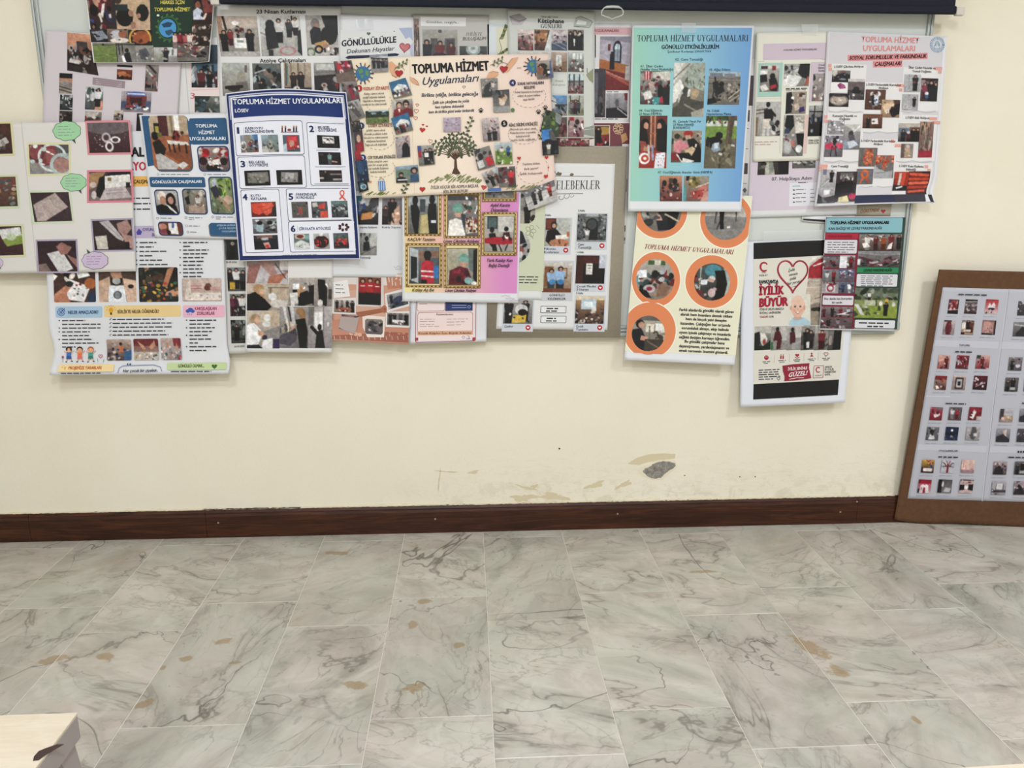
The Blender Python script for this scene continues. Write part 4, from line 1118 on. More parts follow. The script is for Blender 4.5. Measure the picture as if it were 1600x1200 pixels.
S.photo(482, 479, 518.5, 544, 'b b7b0ac 8c8486;r 0 0 25 45 77726e;r 25 12 62 60 d0cdca;r 28 15 58 50 e2e0dd;r 62 0 66 80 7d7672;r 80 38 88 48 dcdad8;e 48 50 9 8 1c1b1f;p 232226 36 60 60 56 72 100 30 100;l 232226 4 40 66 15 50')
S.rect(384, 543.5, 435, 544.8, 'dcdad6')
# --- O Kazanımlar
S = Sheet('poster', 'small sheet with a pink box and red corner dots, below the gold-frame poster', 'poster',
          [(640, 460), (761, 460), (760, 533.5), (638.5, 537)], .0335, 'd5d5d9', bend_curl(.006, 'b', .3, .004))
S.rr(650, 462, 743.5, 533, 3, None, '9a4a46', .9); S.rr(652, 464, 741, 531, 2, 'e3d2cf')
S.rect(696, 462, 738.5, 485.5, '2f3a66'); S.rr(652, 463, 695, 486, 3, 'e6d7d4', 'a86a66', .6)
for i in range(2): S.line([(706, 477+i*3.6), (729, 477+i*3.6)], .9, '9aa6cc')
S.ring(733, 479.5, 2.4, 2.4, .7, '9aa6cc', 12); S.dash(655, 475, 672, 475, 1, '8a6a6a', .9)
S.rr(652.5, 488, 738.6, 522, 4, 'e8d3ce', 'a86a66', .7)
S.text('Kazanımlarımız', 682, 492.6, 708, 492.4, 3, '5a2a28', 2)
for (a, y) in [(656, 499), (656, 502.5), (656, 507), (656, 510.5), (698, 498.6), (698, 503.2), (698, 508)]: S.dash(a, y, a+34, y, 1, '8a7472', .8)
S.poly([(652, 517.5), (739, 516.5), (739, 523), (652, 524)], 'd3a482'); S.text('Küçük Kalpler İçin Büyük Adımlar', 654, 522.4, 737, 521.6, 3.2, '4c2a20', 2)
for (a, b) in [(651, 530), (740.5, 529.6)]: S.rr(a-2.4, b-2.4, a+2.4, b+2.4, 1, '9c3038'); S.el(a, b, .9, .9, 'e8d3ce')
S.ring(724, 527, 2.3, 2.3, .6, '6a7aa0', 12); S.line([(730, 524.5), (733, 525), (733, 529)], .9, '6a6a88'); S.line([(728.5, 529.4), (735, 529.2)], .8, '6a6a88')
# --- G / F / H sheets at the top
S = Sheet('poster', 'grey sheet with the words Gönülden, sevgiyle and a photo of three people talking', 'poster',
          [(643, 22), (764, 24), (764, 100), (645, 100)], .0225, 'b9b8b3')
S.photo(644.5, 29, 656, 88, 'b a08f82 5a4848;k 22 12 0 0 100 100 2c2a2e c9c0b6 6e4038 8a7a70')
S.rect(657, 25, 659, 92, 'e2e2e0'); S.rect(657, 26, 728, 41.5, 'dededd')
S.text('Gönülden, sevgiyle...', 665.4, 36.2, 717.6, 36.8, 4, '45454a', 0)
S.photo(660, 46, 715, 92, 'b a7a49c 84817a;r 24 30 44 100 5c5a58;r 64 28 94 100 6b6864;r 68 34 92 100 524f4e;e 50 6 5 6 5d5a58;m 12 36 90 33333a 20201f;m 50 40 85 7c3038 2a2224;m 82 45 80 5d3036 2a2326;e 48 88 20 8 3a2a2c')
S.serif('İYİLİKTE', 728, 56, 753, 55.4, 5, '55534e', .22, .9); S.text('BULUŞALIM', 723, 63, 759, 62.4, 5, '55534e', 0, .22)
S.photo(718, 72, 761, 96, 'b 565a58 34383a;e 50 22 26 40 9aa6a4;e 50 20 18 28 c3ccca;e 50 15 8 10 8aa09c;k 6 9 0 50 100 100 2a2c2e 77746e')
S = Sheet('poster', 'white sheet with olive leaf sprigs beside the library days poster', 'poster', [(761.5, 38), (800, 40), (800, 110), (762, 110)], .0225, 'd3d9dc')
S.rect(776, 42, 799, 108, 'd8d4bd')
for i in range(6): S.leaf(780+i*2.4, 60-i*3, 8, -.2-i*.35, '55613d' if i % 2 else '8c8f60')
for i in range(5): S.leaf(777+i*3, 90-i*3.2, 7, -1.2+i*.3, '7c8258' if i % 2 else '4f5838')
S.line([(777, 92), (784, 76), (780, 62), (792, 46)], .8, '55613d')
S = Sheet('poster', 'white sheet lettered GÖNÜLLÜLÜKLE Dokunan Hayatlar with a pencilled pink heart', 'poster',
          [(531, 22), (646, 27), (648, 118), (531, 118)], .0262, 'dcdde0', bend_sag(.002))
S.rect(532, 47, 645, 117, 'd9dad9')
S.poly([(623, 44), (644, 43), (645, 64), (640, 58), (634, 61), (629, 53)], 'a9b2cc'); S.poly([(640, 72), (646, 66), (646, 92), (641, 86)], 'b9c0d2')
S.text('GÖNÜLLÜLÜKLE', 534, 72.6, 619, 66.2, 9.5, '1d2230', 3); S.text('Dokunan Hayatlar', 542, 83.6, 616, 78.6, 6.6, '24283a', 1, .25)
S.poly([(539, 90), (545, 87), (575, 86), (618, 83), (624, 84.5), (621, 87.5), (590, 89), (545, 93)], '262c46')
S.heart(632.5, 74, 8.5, 'b56068', '8a3a44', .1, .8)
for i in range(6): S.line([(626+i*2.2, 70), (629+i*1.6, 79-abs(i-3))], .5, 'dca6a8')
S.heart(576, 52.6, 3.2, '5a6a50'); S.dash(615, 49, 617, 49, 1, '5a6a9a', 1.4)
# --- J rose poster with doorway photo
S = Sheet('poster', 'rose-bordered poster with a large photo of an arched window in a prayer room', 'poster',
          [(860, 37), (987, 37), (983, 229), (865, 229)], .0205, 'd4d2d2')
S.rect(862, 43, 986, 54, 'cba4a8'); S.text('UYGULAMALARI', 926, 50, 967, 50, 4.2, '8a4650', 1)
S.photo(0, 0, 0, 0, 'b a5a0ae b1aab2;p 8d8896 0 0 100 0 100 12 0 6;e 58 22 14 14 2a2e3c;r 45 22 72 50 2a2e3c;e 58 22 9 9 b9ccd6;r 50 24 67 46 8d98a4;r 58 12 60 48 2a2e3c;r 27 14 35 26 7a3a3c;p a8683c 0 42 100 54 100 72 0 60;p 7c2f30 0 58 60 66 100 70 100 100 0 100;l a8564c 2.5 10 62 100 90;l c08a70 1 20 64 100 84;r 34 32 50 62 26252c;r 37 28 48 34 26252c;p b5b0b4 88 56 100 54 100 82 86 80', quad=[(938, 57), (985.5, 57), (982.5, 141), (935, 141)])
S.rect(929.5, 54.5, 931, 90, '26242a')
S.poly([(927, 105), (948.5, 105), (947, 185), (927, 184)], 'dcdad9')
S.photo(929, 107.5, 946, 183.5, 'b 4b4850 2e2c32;l 6a6870 3 20 10 15 90;e 55 65 18 8 5a565c;k 8 9 20 60 90 90 1d1c20 77727a;l 5c4c4e 2 80 40 95 100')
S.poly([(945, 142), (982.5, 142.5), (982, 187), (944, 186)], 'dddbda'); S.dash(948, 143.6, 980, 144, 1, '5a5a5e', 1.2); S.dash(930, 186, 978, 188, 1, '5a5a5e', 1.3)
S.photo(947, 145.5, 980, 184.5, 'b a8a6aa 6c6a70;r 38 20 64 55 8a868c;e 52 40 9 16 5c5a62;p 2c2b30 0 62 50 58 100 80 100 100 0 100;l b9b6ba 2 55 62 98 90;l 3a383e 2 60 60 100 80;p 7c2f36 85 0 100 0 100 30 88 30')
S.rect(866, 192.5, 983.4, 228, '6e3d44'); S.rect(866, 191, 983.4, 192.4, 'dcdad6')
S.photo(929, 197, 952, 228, 'b 5c4030 3a2426;r 45 5 100 60 b08a44;p 8a3438 45 45 100 40 100 80 55 80;m 28 8 80 1c1a1e;k 8 9 10 65 90 100 d8d0c6 a03038 2a2224', frame='cdc6c2', fw=1)
S.poly([(917, 219), (940, 214), (948, 228), (915, 228)], 'cfc9c4')
for i in range(9): S.ring(966+5*math.cos(i*.7), 201+6*math.sin(i*.7), 3.4, 3, .8, 'c9b08a', 12)
S.poly([(970, 211), (978, 207), (981, 218), (972, 224)], 'b98f62'); S.line([(966, 206), (975, 215)], .9, 'b98f62')
for x_ in (875, 893, 908): S.photo(x_, 216, x_+13, 229, 'red')
# --- I library days
S = Sheet('poster', 'pale grey-green library poster headed Kütüphane GÜNLERİ with a grid of square photos', 'poster',
          [(793, 13.5), (929, 18), (928, 216), (795, 216)], .0262, 'c8cbc5', bend_sag(.002))
S.poly([(796, 25), (812, 21), (823, 29), (815, 39), (800, 38)], '9a9496'); S.poly([(799, 31), (811, 36), (822, 31), (815, 39), (800, 39)], 'b9b4b6'); S.line([(796, 26), (811, 33), (823, 29)], .8, '5a5658')
S.poly([(899, 29), (907, 25), (925, 33), (921, 41), (902, 43), (896, 39)], 'a9aca6'); S.poly([(903, 31), (917, 34), (915, 39), (900, 38)], 'd5d8d2'); S.line([(896, 41), (921, 43), (926, 34)], 1, '6a6c68'); S.line([(899, 29), (907, 25), (925, 33)], .8, '6a6c68')
S.text('Geleceğe Umut', 846, 27.5, 872, 27.8, 3, '3a3a3c', 1); S.text('Kütüphane', 841, 35.6, 881, 36.2, 6.4, '26262a', 3); S.serif('GÜNLERİ', 845, 43.8, 877.6, 44, 6.2, '26262a', 0, 1.3)
gx = [809, 835, 861.5, 887.5]
r1 = ['b c2aca6 5a3a3a;r 0 0 100 18 d3c4bd;k 24 10 0 25 100 95 8a2f34 c9b0a8 2c2426 a86a60;l e0d5ce 2 5 30 80 20', 'b 9a6a48 5a3830;r 20 15 80 60 b07c50;k 18 10 0 10 100 100 3a2624 8a4a38 c29a78;p cfd2d2 80 60 100 0 100 100 65 100', 'b b9a8a8 77727c;p c9bdbd 0 0 50 20 100 0 100 30 0 30;k 18 8 0 30 100 60 8a6a70 4a4650 c9c4ca;p 4d5a6c 0 70 100 60 100 100 0 100;l 9aa8b6 1.5 10 65 90 95;l 9aa8b6 1.5 50 60 100 80', 'b 8a8078 4a4444;m 18 12 90 1f1e22;m 45 5 95 19191c 3a2c28;m 75 8 92 232227;p e0dcd6 36 45 46 45 44 80 38 80;k 5 7 0 0 100 30 b5a89c']
for x_, sp_ in zip(gx, r1): S.photo(x_, 46, x_+24.5, 79, sp_)
r2 = ['room', 'room', 'b b8a494 7c5c4c;r 30 15 65 70 c9ccc8;r 45 20 48 65 8a8f8c;p 8a6c54 70 50 100 45 100 100 60 100;k 8 10 0 50 60 100 3a3432 b9a690', 'b b9bcb9 5a5c58;r 30 5 90 35 d9dcd8;r 50 8 53 35 6c706c;r 70 8 73 35 6c706c;k 26 8 0 40 100 90 1f2022 c9c4be 5c5a56 7a3a3a']
for x_, sp_ in zip(gx, r2): S.photo(x_, 81.5, x_+24.5, 112.5, sp_)
S.rect(861.5, 115.5, 886, 147, 'cfd1cb'); S.text('Kitapla', 868, 128, 880, 128, 3.4, '9c9a8c', 0, .2); S.text('Buluşma', 863, 134, 883, 134, 3.4, '9c9a8c', 0, .2)
S.photo(887.5, 115.5, 912, 146.5, 'b a9b0ae 6a5a56;r 0 0 100 30 b9c8cc;l 3a4440 3 10 0 12 60;l 3a4440 3 40 0 40 60;l 3a4440 3 75 0 74 60;l 4a504c 2 0 40 100 38;k 22 8 0 55 100 100 7c2c34 c9b8b0 3a3034')
S.photo(861.5, 149, 886, 180.5, 'b 5f93c8 6a6a6c;p c9c8c4 0 0 30 20 35 60 0 70;l 5a5c60 2 0 25 30 35;r 25 45 100 56 3a3c42;k 20 8 20 55 100 95 1d1e22 8c8a88 c9c4be;r 0 88 100 100 8a8680')
S.photo(887.5, 149, 912, 180.5, 'b b4b8ae 8c8e78;l 4a4a40 3 15 0 20 50;l 4a4a40 2 75 0 70 50;m 35 25 70 5c5e66;m 50 22 72 6d3036;m 65 26 70 4a4c55;m 22 28 66 7c7c80;k 8 9 0 70 100 100 6c7048 a5a488')
S.photo(861.5, 183, 886, 214, 'red'); S.photo(887.5, 183, 912, 214, 'b b8a8a4 8a6468;r 10 0 40 20 a82a34;k 18 10 0 25 100 100 e0d8d2 7c2a34 2f282a c9b0a8;e 60 25 14 14 3a2c2c')
S.poly([(912, 200), (928, 196), (928, 213), (912, 210)], '8d9188'); S.line([(912, 203), (928, 201)], .8, 'c3c6bd'); S.poly([(916, 117), (927, 107), (927, 130), (921, 125)], '8f9274'); S.line([(917, 106), (918, 116)], .8, '6c6e5c')
# --- D dark poster at the top left
def wD(u, v):
    return -3*v**6*u**6*0, -2.5*np.sin(u*3.1416)*v*0-14*np.clip(v-.9, 0, 1)*np.clip((u-.8)/.2, 0, 1)**2*1.0
S = Sheet('poster', 'dark green photo-collage poster with a blue globe and curling corners, top left', 'poster',
          [(131, -24), (337, -24), (327, 98), (146, 98)], .030, 'e2e3e2', bend_curl(.012, 'br', .3, .004), wD)
S.rect(133.5, -22, 325.5, 96, '2b2b2c')
S.photo(134, -20, 178, 46, 'b 6a3038 3a2c30;p 8a2c3c 15 0 60 10 75 60 40 50;k 22 10 0 20 100 100 1b191d c9bdb4 7c2f3c 3c4a7a b98b74;p e0d8d2 60 40 72 38 60 70 50 65;e 22 55 18 14 141316')
S.photo(178, -20, 235, 47, 'b c9ab88 c2a488;k 6 10 0 0 60 40 8b3a4c 5a4038 d8c8b8;e 25 70 25 22 16151a;e 78 60 18 20 19181c;r 0 40 35 55 2c3a3c;e 80 15 14 14 c04a8c;p e8e0d8 30 0 55 5 45 30 30 28;k 5 7 30 60 70 100 b98b74')
S.photo(140, 46, 190, 66, 'b 3c3a40 2a2a2c;p 8d93a0 5 20 40 10 60 70 20 90;p c9c9cc 55 20 85 10 95 80 60 90;e 82 40 12 26 b4775c;k 8 10 0 0 100 100 1c1b1e b09a8c')
S.photo(167, 45, 206, 68, 'b 8a7464 5a4a44;e 40 40 28 30 b9b9c0;e 62 38 16 24 a5664c;e 50 80 40 18 d9cfc4;k 5 7 0 0 100 100 2a2628')
S.photo(200, 47, 238, 75, 'b 2a2422 1f1d20;e 55 42 36 36 a85c38;o 50 50 44 60 9 d6a850;k 6 8 20 20 90 70 c98058 5a2c20;p 1c1b1e 60 80 100 60 100 100 50 100')
S.photo(144, 66, 183, 97, 'b 7f8f52 71844a;r 0 0 100 18 6c6a60;r 0 0 100 6 a9a69c;l 5c6a3a 1.5 5 70 95 60;k 10 10 0 20 100 100 66783f 8b9a5a;e 45 12 6 6 2a2a2a')
S.photo(182, 67, 212, 97, 'b 7d7a74 8b8882;l 2e2c2c 3 10 5 14 60;l 2e2c2c 3 30 5 32 55;r 0 5 100 14 4a4844;e 55 40 10 12 1e1e22;p 26282c 40 55 70 50 80 100 35 100;p e8e8e6 22 70 36 65 48 100 30 100')
S.photo(211, 71, 240, 97, 'b 94908a 7c7a76;p 55585c 20 30 60 15 80 55 60 90 30 80;k 8 10 0 20 100 100 a9a6a4 4c4c50 c2bfba')
S.rect(234.5, -20, 305, 76, '1f3328')
S.photo(0, 0, 0, 0, quad=[(300, -20), (334.5, -20), (331, 38), (300, 38)], spec='b 2a4030 3a3030;e 28 44 17 15 7c4a3c;e 28 40 18 14 2a1c1c;e 28 48 12 10 96604c;p c9cde0 5 65 25 55 50 62 58 88 8 90;m 78 18 90 8a4a48;k 12 9 50 20 100 90 c9b4a8 4c3030 2c2c30;r 0 88 100 100 3a2f2a')
S.photo(240, 74, 278, 97, 'b b9b8b4 8a8884;r 55 0 100 60 c9c9c6;r 75 12 82 55 6c6e6c;m 50 5 110 1f2024;k 6 10 0 20 45 90 7f8a70 a9a698')
S.photo(270, 50, 310, 76, 'b 24302a 3a3c34;m 10 5 100 d8b8b4;m 28 2 100 8a2a3a;m 50 8 95 b4605c;m 66 4 100 dccfc8;m 84 8 95 c08a78')
S.photo(277, 68, 324.5, 94.5, 'b 5e5854 6a6662;k 44 9 0 0 100 85 26242a c9c0b8 8a3c44 6e6560 e0dad4 a97a68;r 0 80 100 100 77736c')
S.photo(0, 0, 0, 0, quad=[(300, 38), (331, 38), (327.5, 72), (300, 72)], spec='b 4a3e38 3a302e;k 34 10 0 0 100 100 b9a49a 2c2326 6a3a34 8a7468 d8ccc2')
S.text('HERKES İÇİN', 251, 6.2, 288, 6.2, 5.4, 'd9c95c', 2); S.text('TOPLUMA HİZMET', 241, 17.6, 297, 17.4, 5.6, 'd9c95c', 2)
S.ring(263, 44, 17, 19, 2.2, '2e5a38', 24); S.el(262, 44, 13.5, 14.5, '4a8fc4'); S.poly([(252, 38), (262, 34), (270, 36), (266, 42), (256, 43)], '23425c'); S.poly([(258, 48), (268, 46), (271, 50), (264, 56), (259, 53)], '2c4c60'); S.el(247, 24, 2.2, 1.6, 'dfe4dc')
for i in range(14): S.leaf(263+17*math.cos(i*.45), 44+19*math.sin(i*.45), 5, i*.45+.9, '3a6a3c')
# --- K taupe pinboard, standing on the tray
S = Sheet('pinboard', 'taupe cardboard pinboard standing on the pen tray behind the KELEBEKLER poster', 'board',
          [(764, 229), (981, 229), (969, 527.5), (758, 528)], .033, '9e9583', None, None, None, None, 2, 2, M_TAUPE, .005)
# thin strips seen right of it
S = Sheet('paper_strip', 'thin white sheet edge with black marks, right edge of the taupe pinboard', 'paper',
          [(972, 225), (984, 225), (977, 381), (971, 380)], .0225, 'd9d8d6', nu=1, nv=4)
S.rect(977, 280, 979, 300, '4a4a50'); S.rect(975, 352, 977, 362, '2c2c30'); S.rect(975, 371, 976.5, 376, '2c2c30')
# --- L Kelebekler
S = Sheet('poster', 'white poster headed KELEBEKLER with photo cards and red heart dots, on the pinboard', 'poster',
          [(790, 254), (961, 256), (949, 515.5), (775, 514)], .035, 'dbdbda', bend_sag(.002))
S.serif('KELEBEKLER', 860, 296, 937.5, 295.4, 13.6, '26221f', 0, 1.0)
S.line([(865, 275), (928, 275.6)], .8, '6a6250'); S.line([(868, 303), (911, 302.6)], .8, '6a6250')
for i in range(3): S.leaf(872, 274, 7-i, -.6-i*.9, '6a6250'); S.ring(877+i*8, 309-i*2, 4, 3.4, .7, '6a6250', 12, 0, 250)
S.leaf(890, 273.5, 7, -.2, '6a6250'); S.leaf(866, 272, 6, -1.6, '6a6250')
def card(a, b, c, d, sp_, cap, hd=None):
    S.rect(a-1.5, b-1.5, c+1.5, d+12.5, 'c5c9d0'); S.photo(a, b, c, d, sp_)
    for i, t in enumerate(cap): S.text(t, a, d+5.6+i*5, a+len(t)*2.3, d+5.6+i*5, 3.6, '26262c', 2)
    S.el(c-6, d+6, 4, 4, 'b3202c'); S.heart(c-6, d+6, 2, 'f0e6e4')
    if hd: S.text(hd, a, b-3.5, a+11, b-3.5, 3, '2a2a30', 2)
card(850, 341, 890, 385, 'b b9bcb6 a9a49a;r 8 0 45 42 5a2c22;r 12 5 40 36 8a4434;e 38 26 12 14 2c2024;e 39 27 7 8 c79a80;p 1d1b1f 15 45 45 36 68 60 60 85 30 100 10 80;p e0dad0 45 62 90 58 92 72 50 80;e 60 88 36 14 b9805c;k 12 5 30 78 95 100 d8b088 8a4a34 c96a44;r 88 48 98 66 b0683c', ['Filistin', 'Konferansı'], '1.Hafta')
card(903, 334, 946.5, 378, 'b 6a6c6e 55575a;k 40 6 0 0 30 100 8d8f90 3e4042;k 40 6 72 0 100 100 8d8f90 3e4042;r 30 0 72 10 a5a7a8;e 50 40 22 24 2b2d30;r 28 38 72 100 2b2d30;e 50 38 16 18 4c4f52;m 35 52 46 cfcccc 26262a;r 0 94 100 100 8a8c8e', ['Cami', 'Temizliği'], '2.Hafta')
card(901, 399, 944, 443.5, 'b 3c2a26 1e1c20;r 0 0 25 100 4c2c24;r 25 0 75 30 5a2c28;r 80 0 100 45 c2c6d0;r 36 28 58 68 dcd9d2;r 40 34 54 38 77746c;r 40 44 54 47 77746c;r 36 68 58 72 2a2426', ['Çocuk Meclisi', '3.Oturum'], '3.-4.Hafta')
card(900, 463, 943, 506, 'b b08a60 4a3a36;r 0 0 100 14 d6c6a8;r 20 10 72 48 b9ccd8;r 30 20 60 40 dfe8ec;k 40 7 2 48 98 98 1b1a1e c9bdb4 3c3438 7a5a50', ['Çocuk', 'Tanıtımı'], '5.Hafta')
card(788, 469, 831, 506, 'b a8a6a0 6c6a68;m 18 0 100 25242a;m 75 0 90 232933;p d8b43c 35 65 80 60 78 95 30 98;e 62 40 22 22 c9c8c6;e 66 52 16 14 1d1b1e;k 6 6 0 60 100 100 e8e4de 2a282c', ['Çember'])
S.rect(847, 407, 894, 470, 'c5c6cc')
S.photo(848, 409, 892, 457, 'b c9c6be 8a6c50;r 8 15 38 80 8a5c38;r 60 20 85 55 3a4c58;r 62 22 83 50 c98a4a;m 32 24 76 8fb0d0 2f2628 3a424c;m 62 16 84 93b6da 251f22 30343c;e 36 66 12 9 4a84b8;e 64 66 12 9 4a84b8;r 0 88 100 100 7c4c34', name='photo')
S.text('GÖNÜLLÜ', 858, 463, 882, 463, 3.6, '2a2a30', 3); S.text('KELEBEKLER', 856, 468.6, 884, 468.6, 3.6, '2a2a30', 3)
S.ring(860, 413, 3, 2.6, .7, '7c8a9a', 12)
for (b, t) in [(478, ('EĞLEN ŞENLEN', 'GÖNÜLLÜLÜK')), (493.4, ('MİNNAK GÜZELLİK', 'GÖNÜLLÜLÜK'))]:
    S.rr(845, b, 884.5, b+11.3, 1, 'e0e1e0', '4a4a50', .8)
    S.dash(854, b+4, 877, b+4, 1, '2a2a30', 2); S.dash(853, b+8, 877, b+8, 1, '2a2a30', 2)
# --- M pale green
S = Sheet('poster', 'pale green poster with round photos and a line-drawn flower, behind the gold-frame poster', 'poster',
          [(745, 300), (851, 296), (847, 468.5), (750, 466)], .0382, 'dadcdb', bend_sag(.003))
S.rect(746, 301, 848.6, 455, 'c6cab0')
S.photo(770, 358, 828, 413, 'b c5c2c0 8a8688;p 2c2a2e 60 10 78 5 90 40 70 45;k 14 10 50 20 100 90 3a3438 b56a60 d8d2cc 22262c', rnd='o')
S.photo(796, 300, 836, 349, 'b b0aca4 6a665e;r 0 60 100 100 a39c90;m 70 40 60 23232a;k 8 9 30 10 100 90 cfcac2 3c3a3a', rnd=12)
for i in range(5):
    a = i*1.257; S.ring(829+4.5*math.cos(a), 361+5.5*math.sin(a), 4.2, 3.4, .6, '77775e', 14, rot=a)
S.line([(829, 366), (833, 373)], .7, '77775e'); S.line([(838, 352), (843, 357)], .6, '77775e')
for y_ in (432.5, 437, 441.5): S.dash(811, y_, 841, y_, 1, '3c3c38', 1.5, just=True)
# --- N gold frames
def gN(u, v):
    a = hx('ecdf9c'); b = hx('e8bd9c'); c = hx('d38ac0'); f = np.clip(u*1.25-.1, 0, 1)
    left = b*(1-v)+a*v; return left*(1-f)+c*f
S = Sheet('poster', 'yellow-to-pink gradient poster with five gold-framed photos', 'poster',
          [(628, 300), (814, 298), (810, 473.5), (628.5, 471)], .042, 'dcdde0', bend_sag(.004))
U0 = np.linspace(.02, .985, 29)
for i in range(28):
    for j in range(24):
        v0 = .02+.895*j/24; v1 = .02+.895*(j+1)/24
        uu = np.array([U0[i], U0[i+1], U0[i+1], U0[i]]); vv = np.array([v0, v0, v1, v1])
        S.add(S.pts(uu, vv, .0005), [[3, 2, 1, 0]], gN(uu[:, None], vv[:, None]))
def gold(a, b, c, d, pa, pb, pc, pd, sp_):
    S.rect(a, b, c, d, '7d6030'); S.rect(a+1, b+1, c-1, d-1, 'd3bd84'); S.rect(a+2.4, b+2.4, c-2.4, d-2.4, '9a7a3e'); S.rect(a+4, b+4, c-4, d-4, 'e0d0a2'); S.rect(pa-1, pb-1, pc+1, pd+1, '5f4a28')
    for t in range(9):
        S.el(a+1.8, b+4+(d-b-8)*t/8, .9, 2, '6b5026', n=8); S.el(c-1.8, b+4+(d-b-8)*t/8, .9, 2, '6b5026', n=8)
        S.el(a+4+(c-a-8)*t/8, b+1.8, 2, .9, '6b5026', n=8); S.el(a+4+(c-a-8)*t/8, d-1.8, 2, .9, '6b5026', n=8)
    S.photo(pa, pb, pc, pd, sp_)
gold(632, 300, 689.5, 369, 638, 304, 683.5, 364.8, 'b 8f9292 6e6c66;r 0 0 100 30 a5a8a8;r 40 12 58 45 4c5256;p c2b27c 38 55 75 50 70 100 30 100;p 8f8a6a 30 100 38 55 45 55 40 100;e 24 16 10 12 18191c;p 1c1d21 8 28 30 24 40 45 34 100 22 100 12 70;e 82 14 10 12 15161a;p 17181c 70 24 96 24 100 100 72 100 66 50;r 78 66 96 74 c9d0d4')
gold(693.6, 301, 750.6, 372.4, 700, 306, 745.8, 368.4, 'b 8c8a88 6a6462;r 0 0 100 12 4a4c4e;k 22 6 45 5 100 45 c9c4be 4a3c3a 8f3a34 e0d8c8 3a5a48;e 34 32 18 14 6a9a8c;e 36 42 13 12 c79c84;e 36 36 16 7 77a596;p e6e2da 5 62 28 56 48 62 60 100 0 100;p 3b4550 44 45 60 48 62 72 52 80;p d5cfc8 60 58 95 64 100 92 62 95;k 40 4 62 55 98 92 7a2a30 e8e0d6 3a2420 b98c50')
gold(633.6, 380, 691, 449.3, 640, 386.4, 685.4, 442.8, 'b 7d8284 4c4c50;p aeb4b4 0 0 30 8 30 100 0 90;r 30 10 100 38 8b6d5c;r 65 30 100 100 55606a;p 2c3034 4 25 26 28 26 85 4 90;e 62 22 13 13 241f20;p 2a2022 52 18 72 18 68 62 55 62;p c43040 40 45 60 35 82 42 86 75 84 100 40 100;l e6d0d0 2 42 66 84 68;l e6d0d0 2 42 80 84 82;p 3a7ab8 82 55 100 50 100 85 84 86;r 40 90 60 100 23242a')
gold(693.6, 380, 750.6, 450.4, 699.2, 388.6, 744.6, 445, 'b b8b39c 7c7a72;r 0 30 30 100 a8a28a;p 6d7672 70 0 100 0 100 70 75 60;p 242528 88 5 100 0 100 100 88 80;e 56 28 18 14 6d9c92;e 54 38 13 13 c2957e;e 56 30 17 8 7aaa9e;p 6a2430 8 62 40 48 70 55 84 85 70 100 5 100;k 12 7 15 60 70 95 8a2c3c 4a1c28 2f2a30;e 72 88 14 9 86b4b0;e 92 96 10 5 e6e0dc')
gold(752.8, 331.5, 807, 399.4, 758.2, 338.3, 801.8, 393.6, 'b b4b0a8 9f9990;r 8 0 44 35 3a4a4c;r 12 4 40 32 55686a;r 48 0 100 45 c2bfb8;e 25 38 8 8 17171b;p 1a1a1e 14 48 36 46 42 66 34 95 18 80;e 75 36 8 7 201c20;p 4a2428 64 46 86 44 90 60 62 62;p b32436 0 62 45 58 98 62 98 78 50 80 0 76;k 6 5 60 55 90 66 e8e0d6 3a2a28;l 3a3436 2 50 80 60 98;l 3a3436 2 80 80 72 96;p 1b1b1f 25 80 40 78 45 98 28 98')
gold(753.5, 294, 807, 314.5, 759, 297, 801.8, 309, 'b 3c4448 8a8478;m 30 0 90 6c7074;k 6 9 0 40 100 100 2a2c30 9f998e')
for (t, a, b, c) in [('KAÇUV Tanıtımı', 637, 679.5, 376.4), ('Lösev Çikolata Atölyesi', 693, 748, 379), ('Kızılay Aş Evi', 644, 677.5, 455.4), ('Lösev Çikolata Atölyesi', 696, 743.5, 456), ('Aybil Kantin', 766, 796.5, 322.8), ('Düzenleme', 767, 793.8, 330.4), ('Türk Kızılay Kan', 760, 800.6, 409), ('Bağış Desteği', 763.6, 795.6, 417)]:
    S.text(t, a, c, b, c, 4.8, '2b1020', 2, .3)
for (a, b) in [(783, 462), (790, 466), (796, 469)]: S.line([(a, b), (a+3, b+1), (a+6, b-1), (a+10, b+.6), (a+14, b)], .5, '8c90a4')

# --- S big white poster, lower left
def wS(u, v):
    return (1-u)**3*(9*np.exp(-((v-.90)/.07)**2)-2*v**8)+u**3*(4*np.exp(-((v-.95)/.05)**2)), 0*u
S = Sheet('poster', 'large white poster with blue, yellow and pink bars and three cartoon children', 'poster',
          [(66, 206), (344, 204), (356, 584), (78, 586)], (.0345, .0345, .040, .045), 'dadbde', lambda u, v: .002*v*v+.014*np.clip((v-.88)/.12, 0, 1)**2+.012*np.clip((.12-u)/.12, 0, 1)**2*np.clip((v-.62)/.2, 0, 1), wS, nu=24, nv=40)
S.text('SOSYAL', 165, 244.6, 225.5, 244.2, 14, '1d1d24', 4); S.text('PORTFOLYO', 148, 266, 228, 266, 13, 'b32c3c', 3)
S.rect(180, 275.6, 234, 291, 'dfae5c'); S.text('ÇALIŞMALARI', 209, 286.4, 245, 286.4, 5.6, '2a2220', 2)
for i, y_ in enumerate((310, 318.5, 327)): S.dash(190, y_, 236, y_, 1, '3a3a42', 2, just=True)
S.rect(206, 353, 246, 372, 'b6aac4'); S.text('OYUN VE', 223, 361, 248, 361, 4.6, '3a2f6a', 2); S.text('ZEKA', 237, 369, 248, 369, 4.2, '3a2f6a', 2); S.poly([(213, 363), (217, 357), (222, 362), (220, 367), (214, 367)], '4a4496')
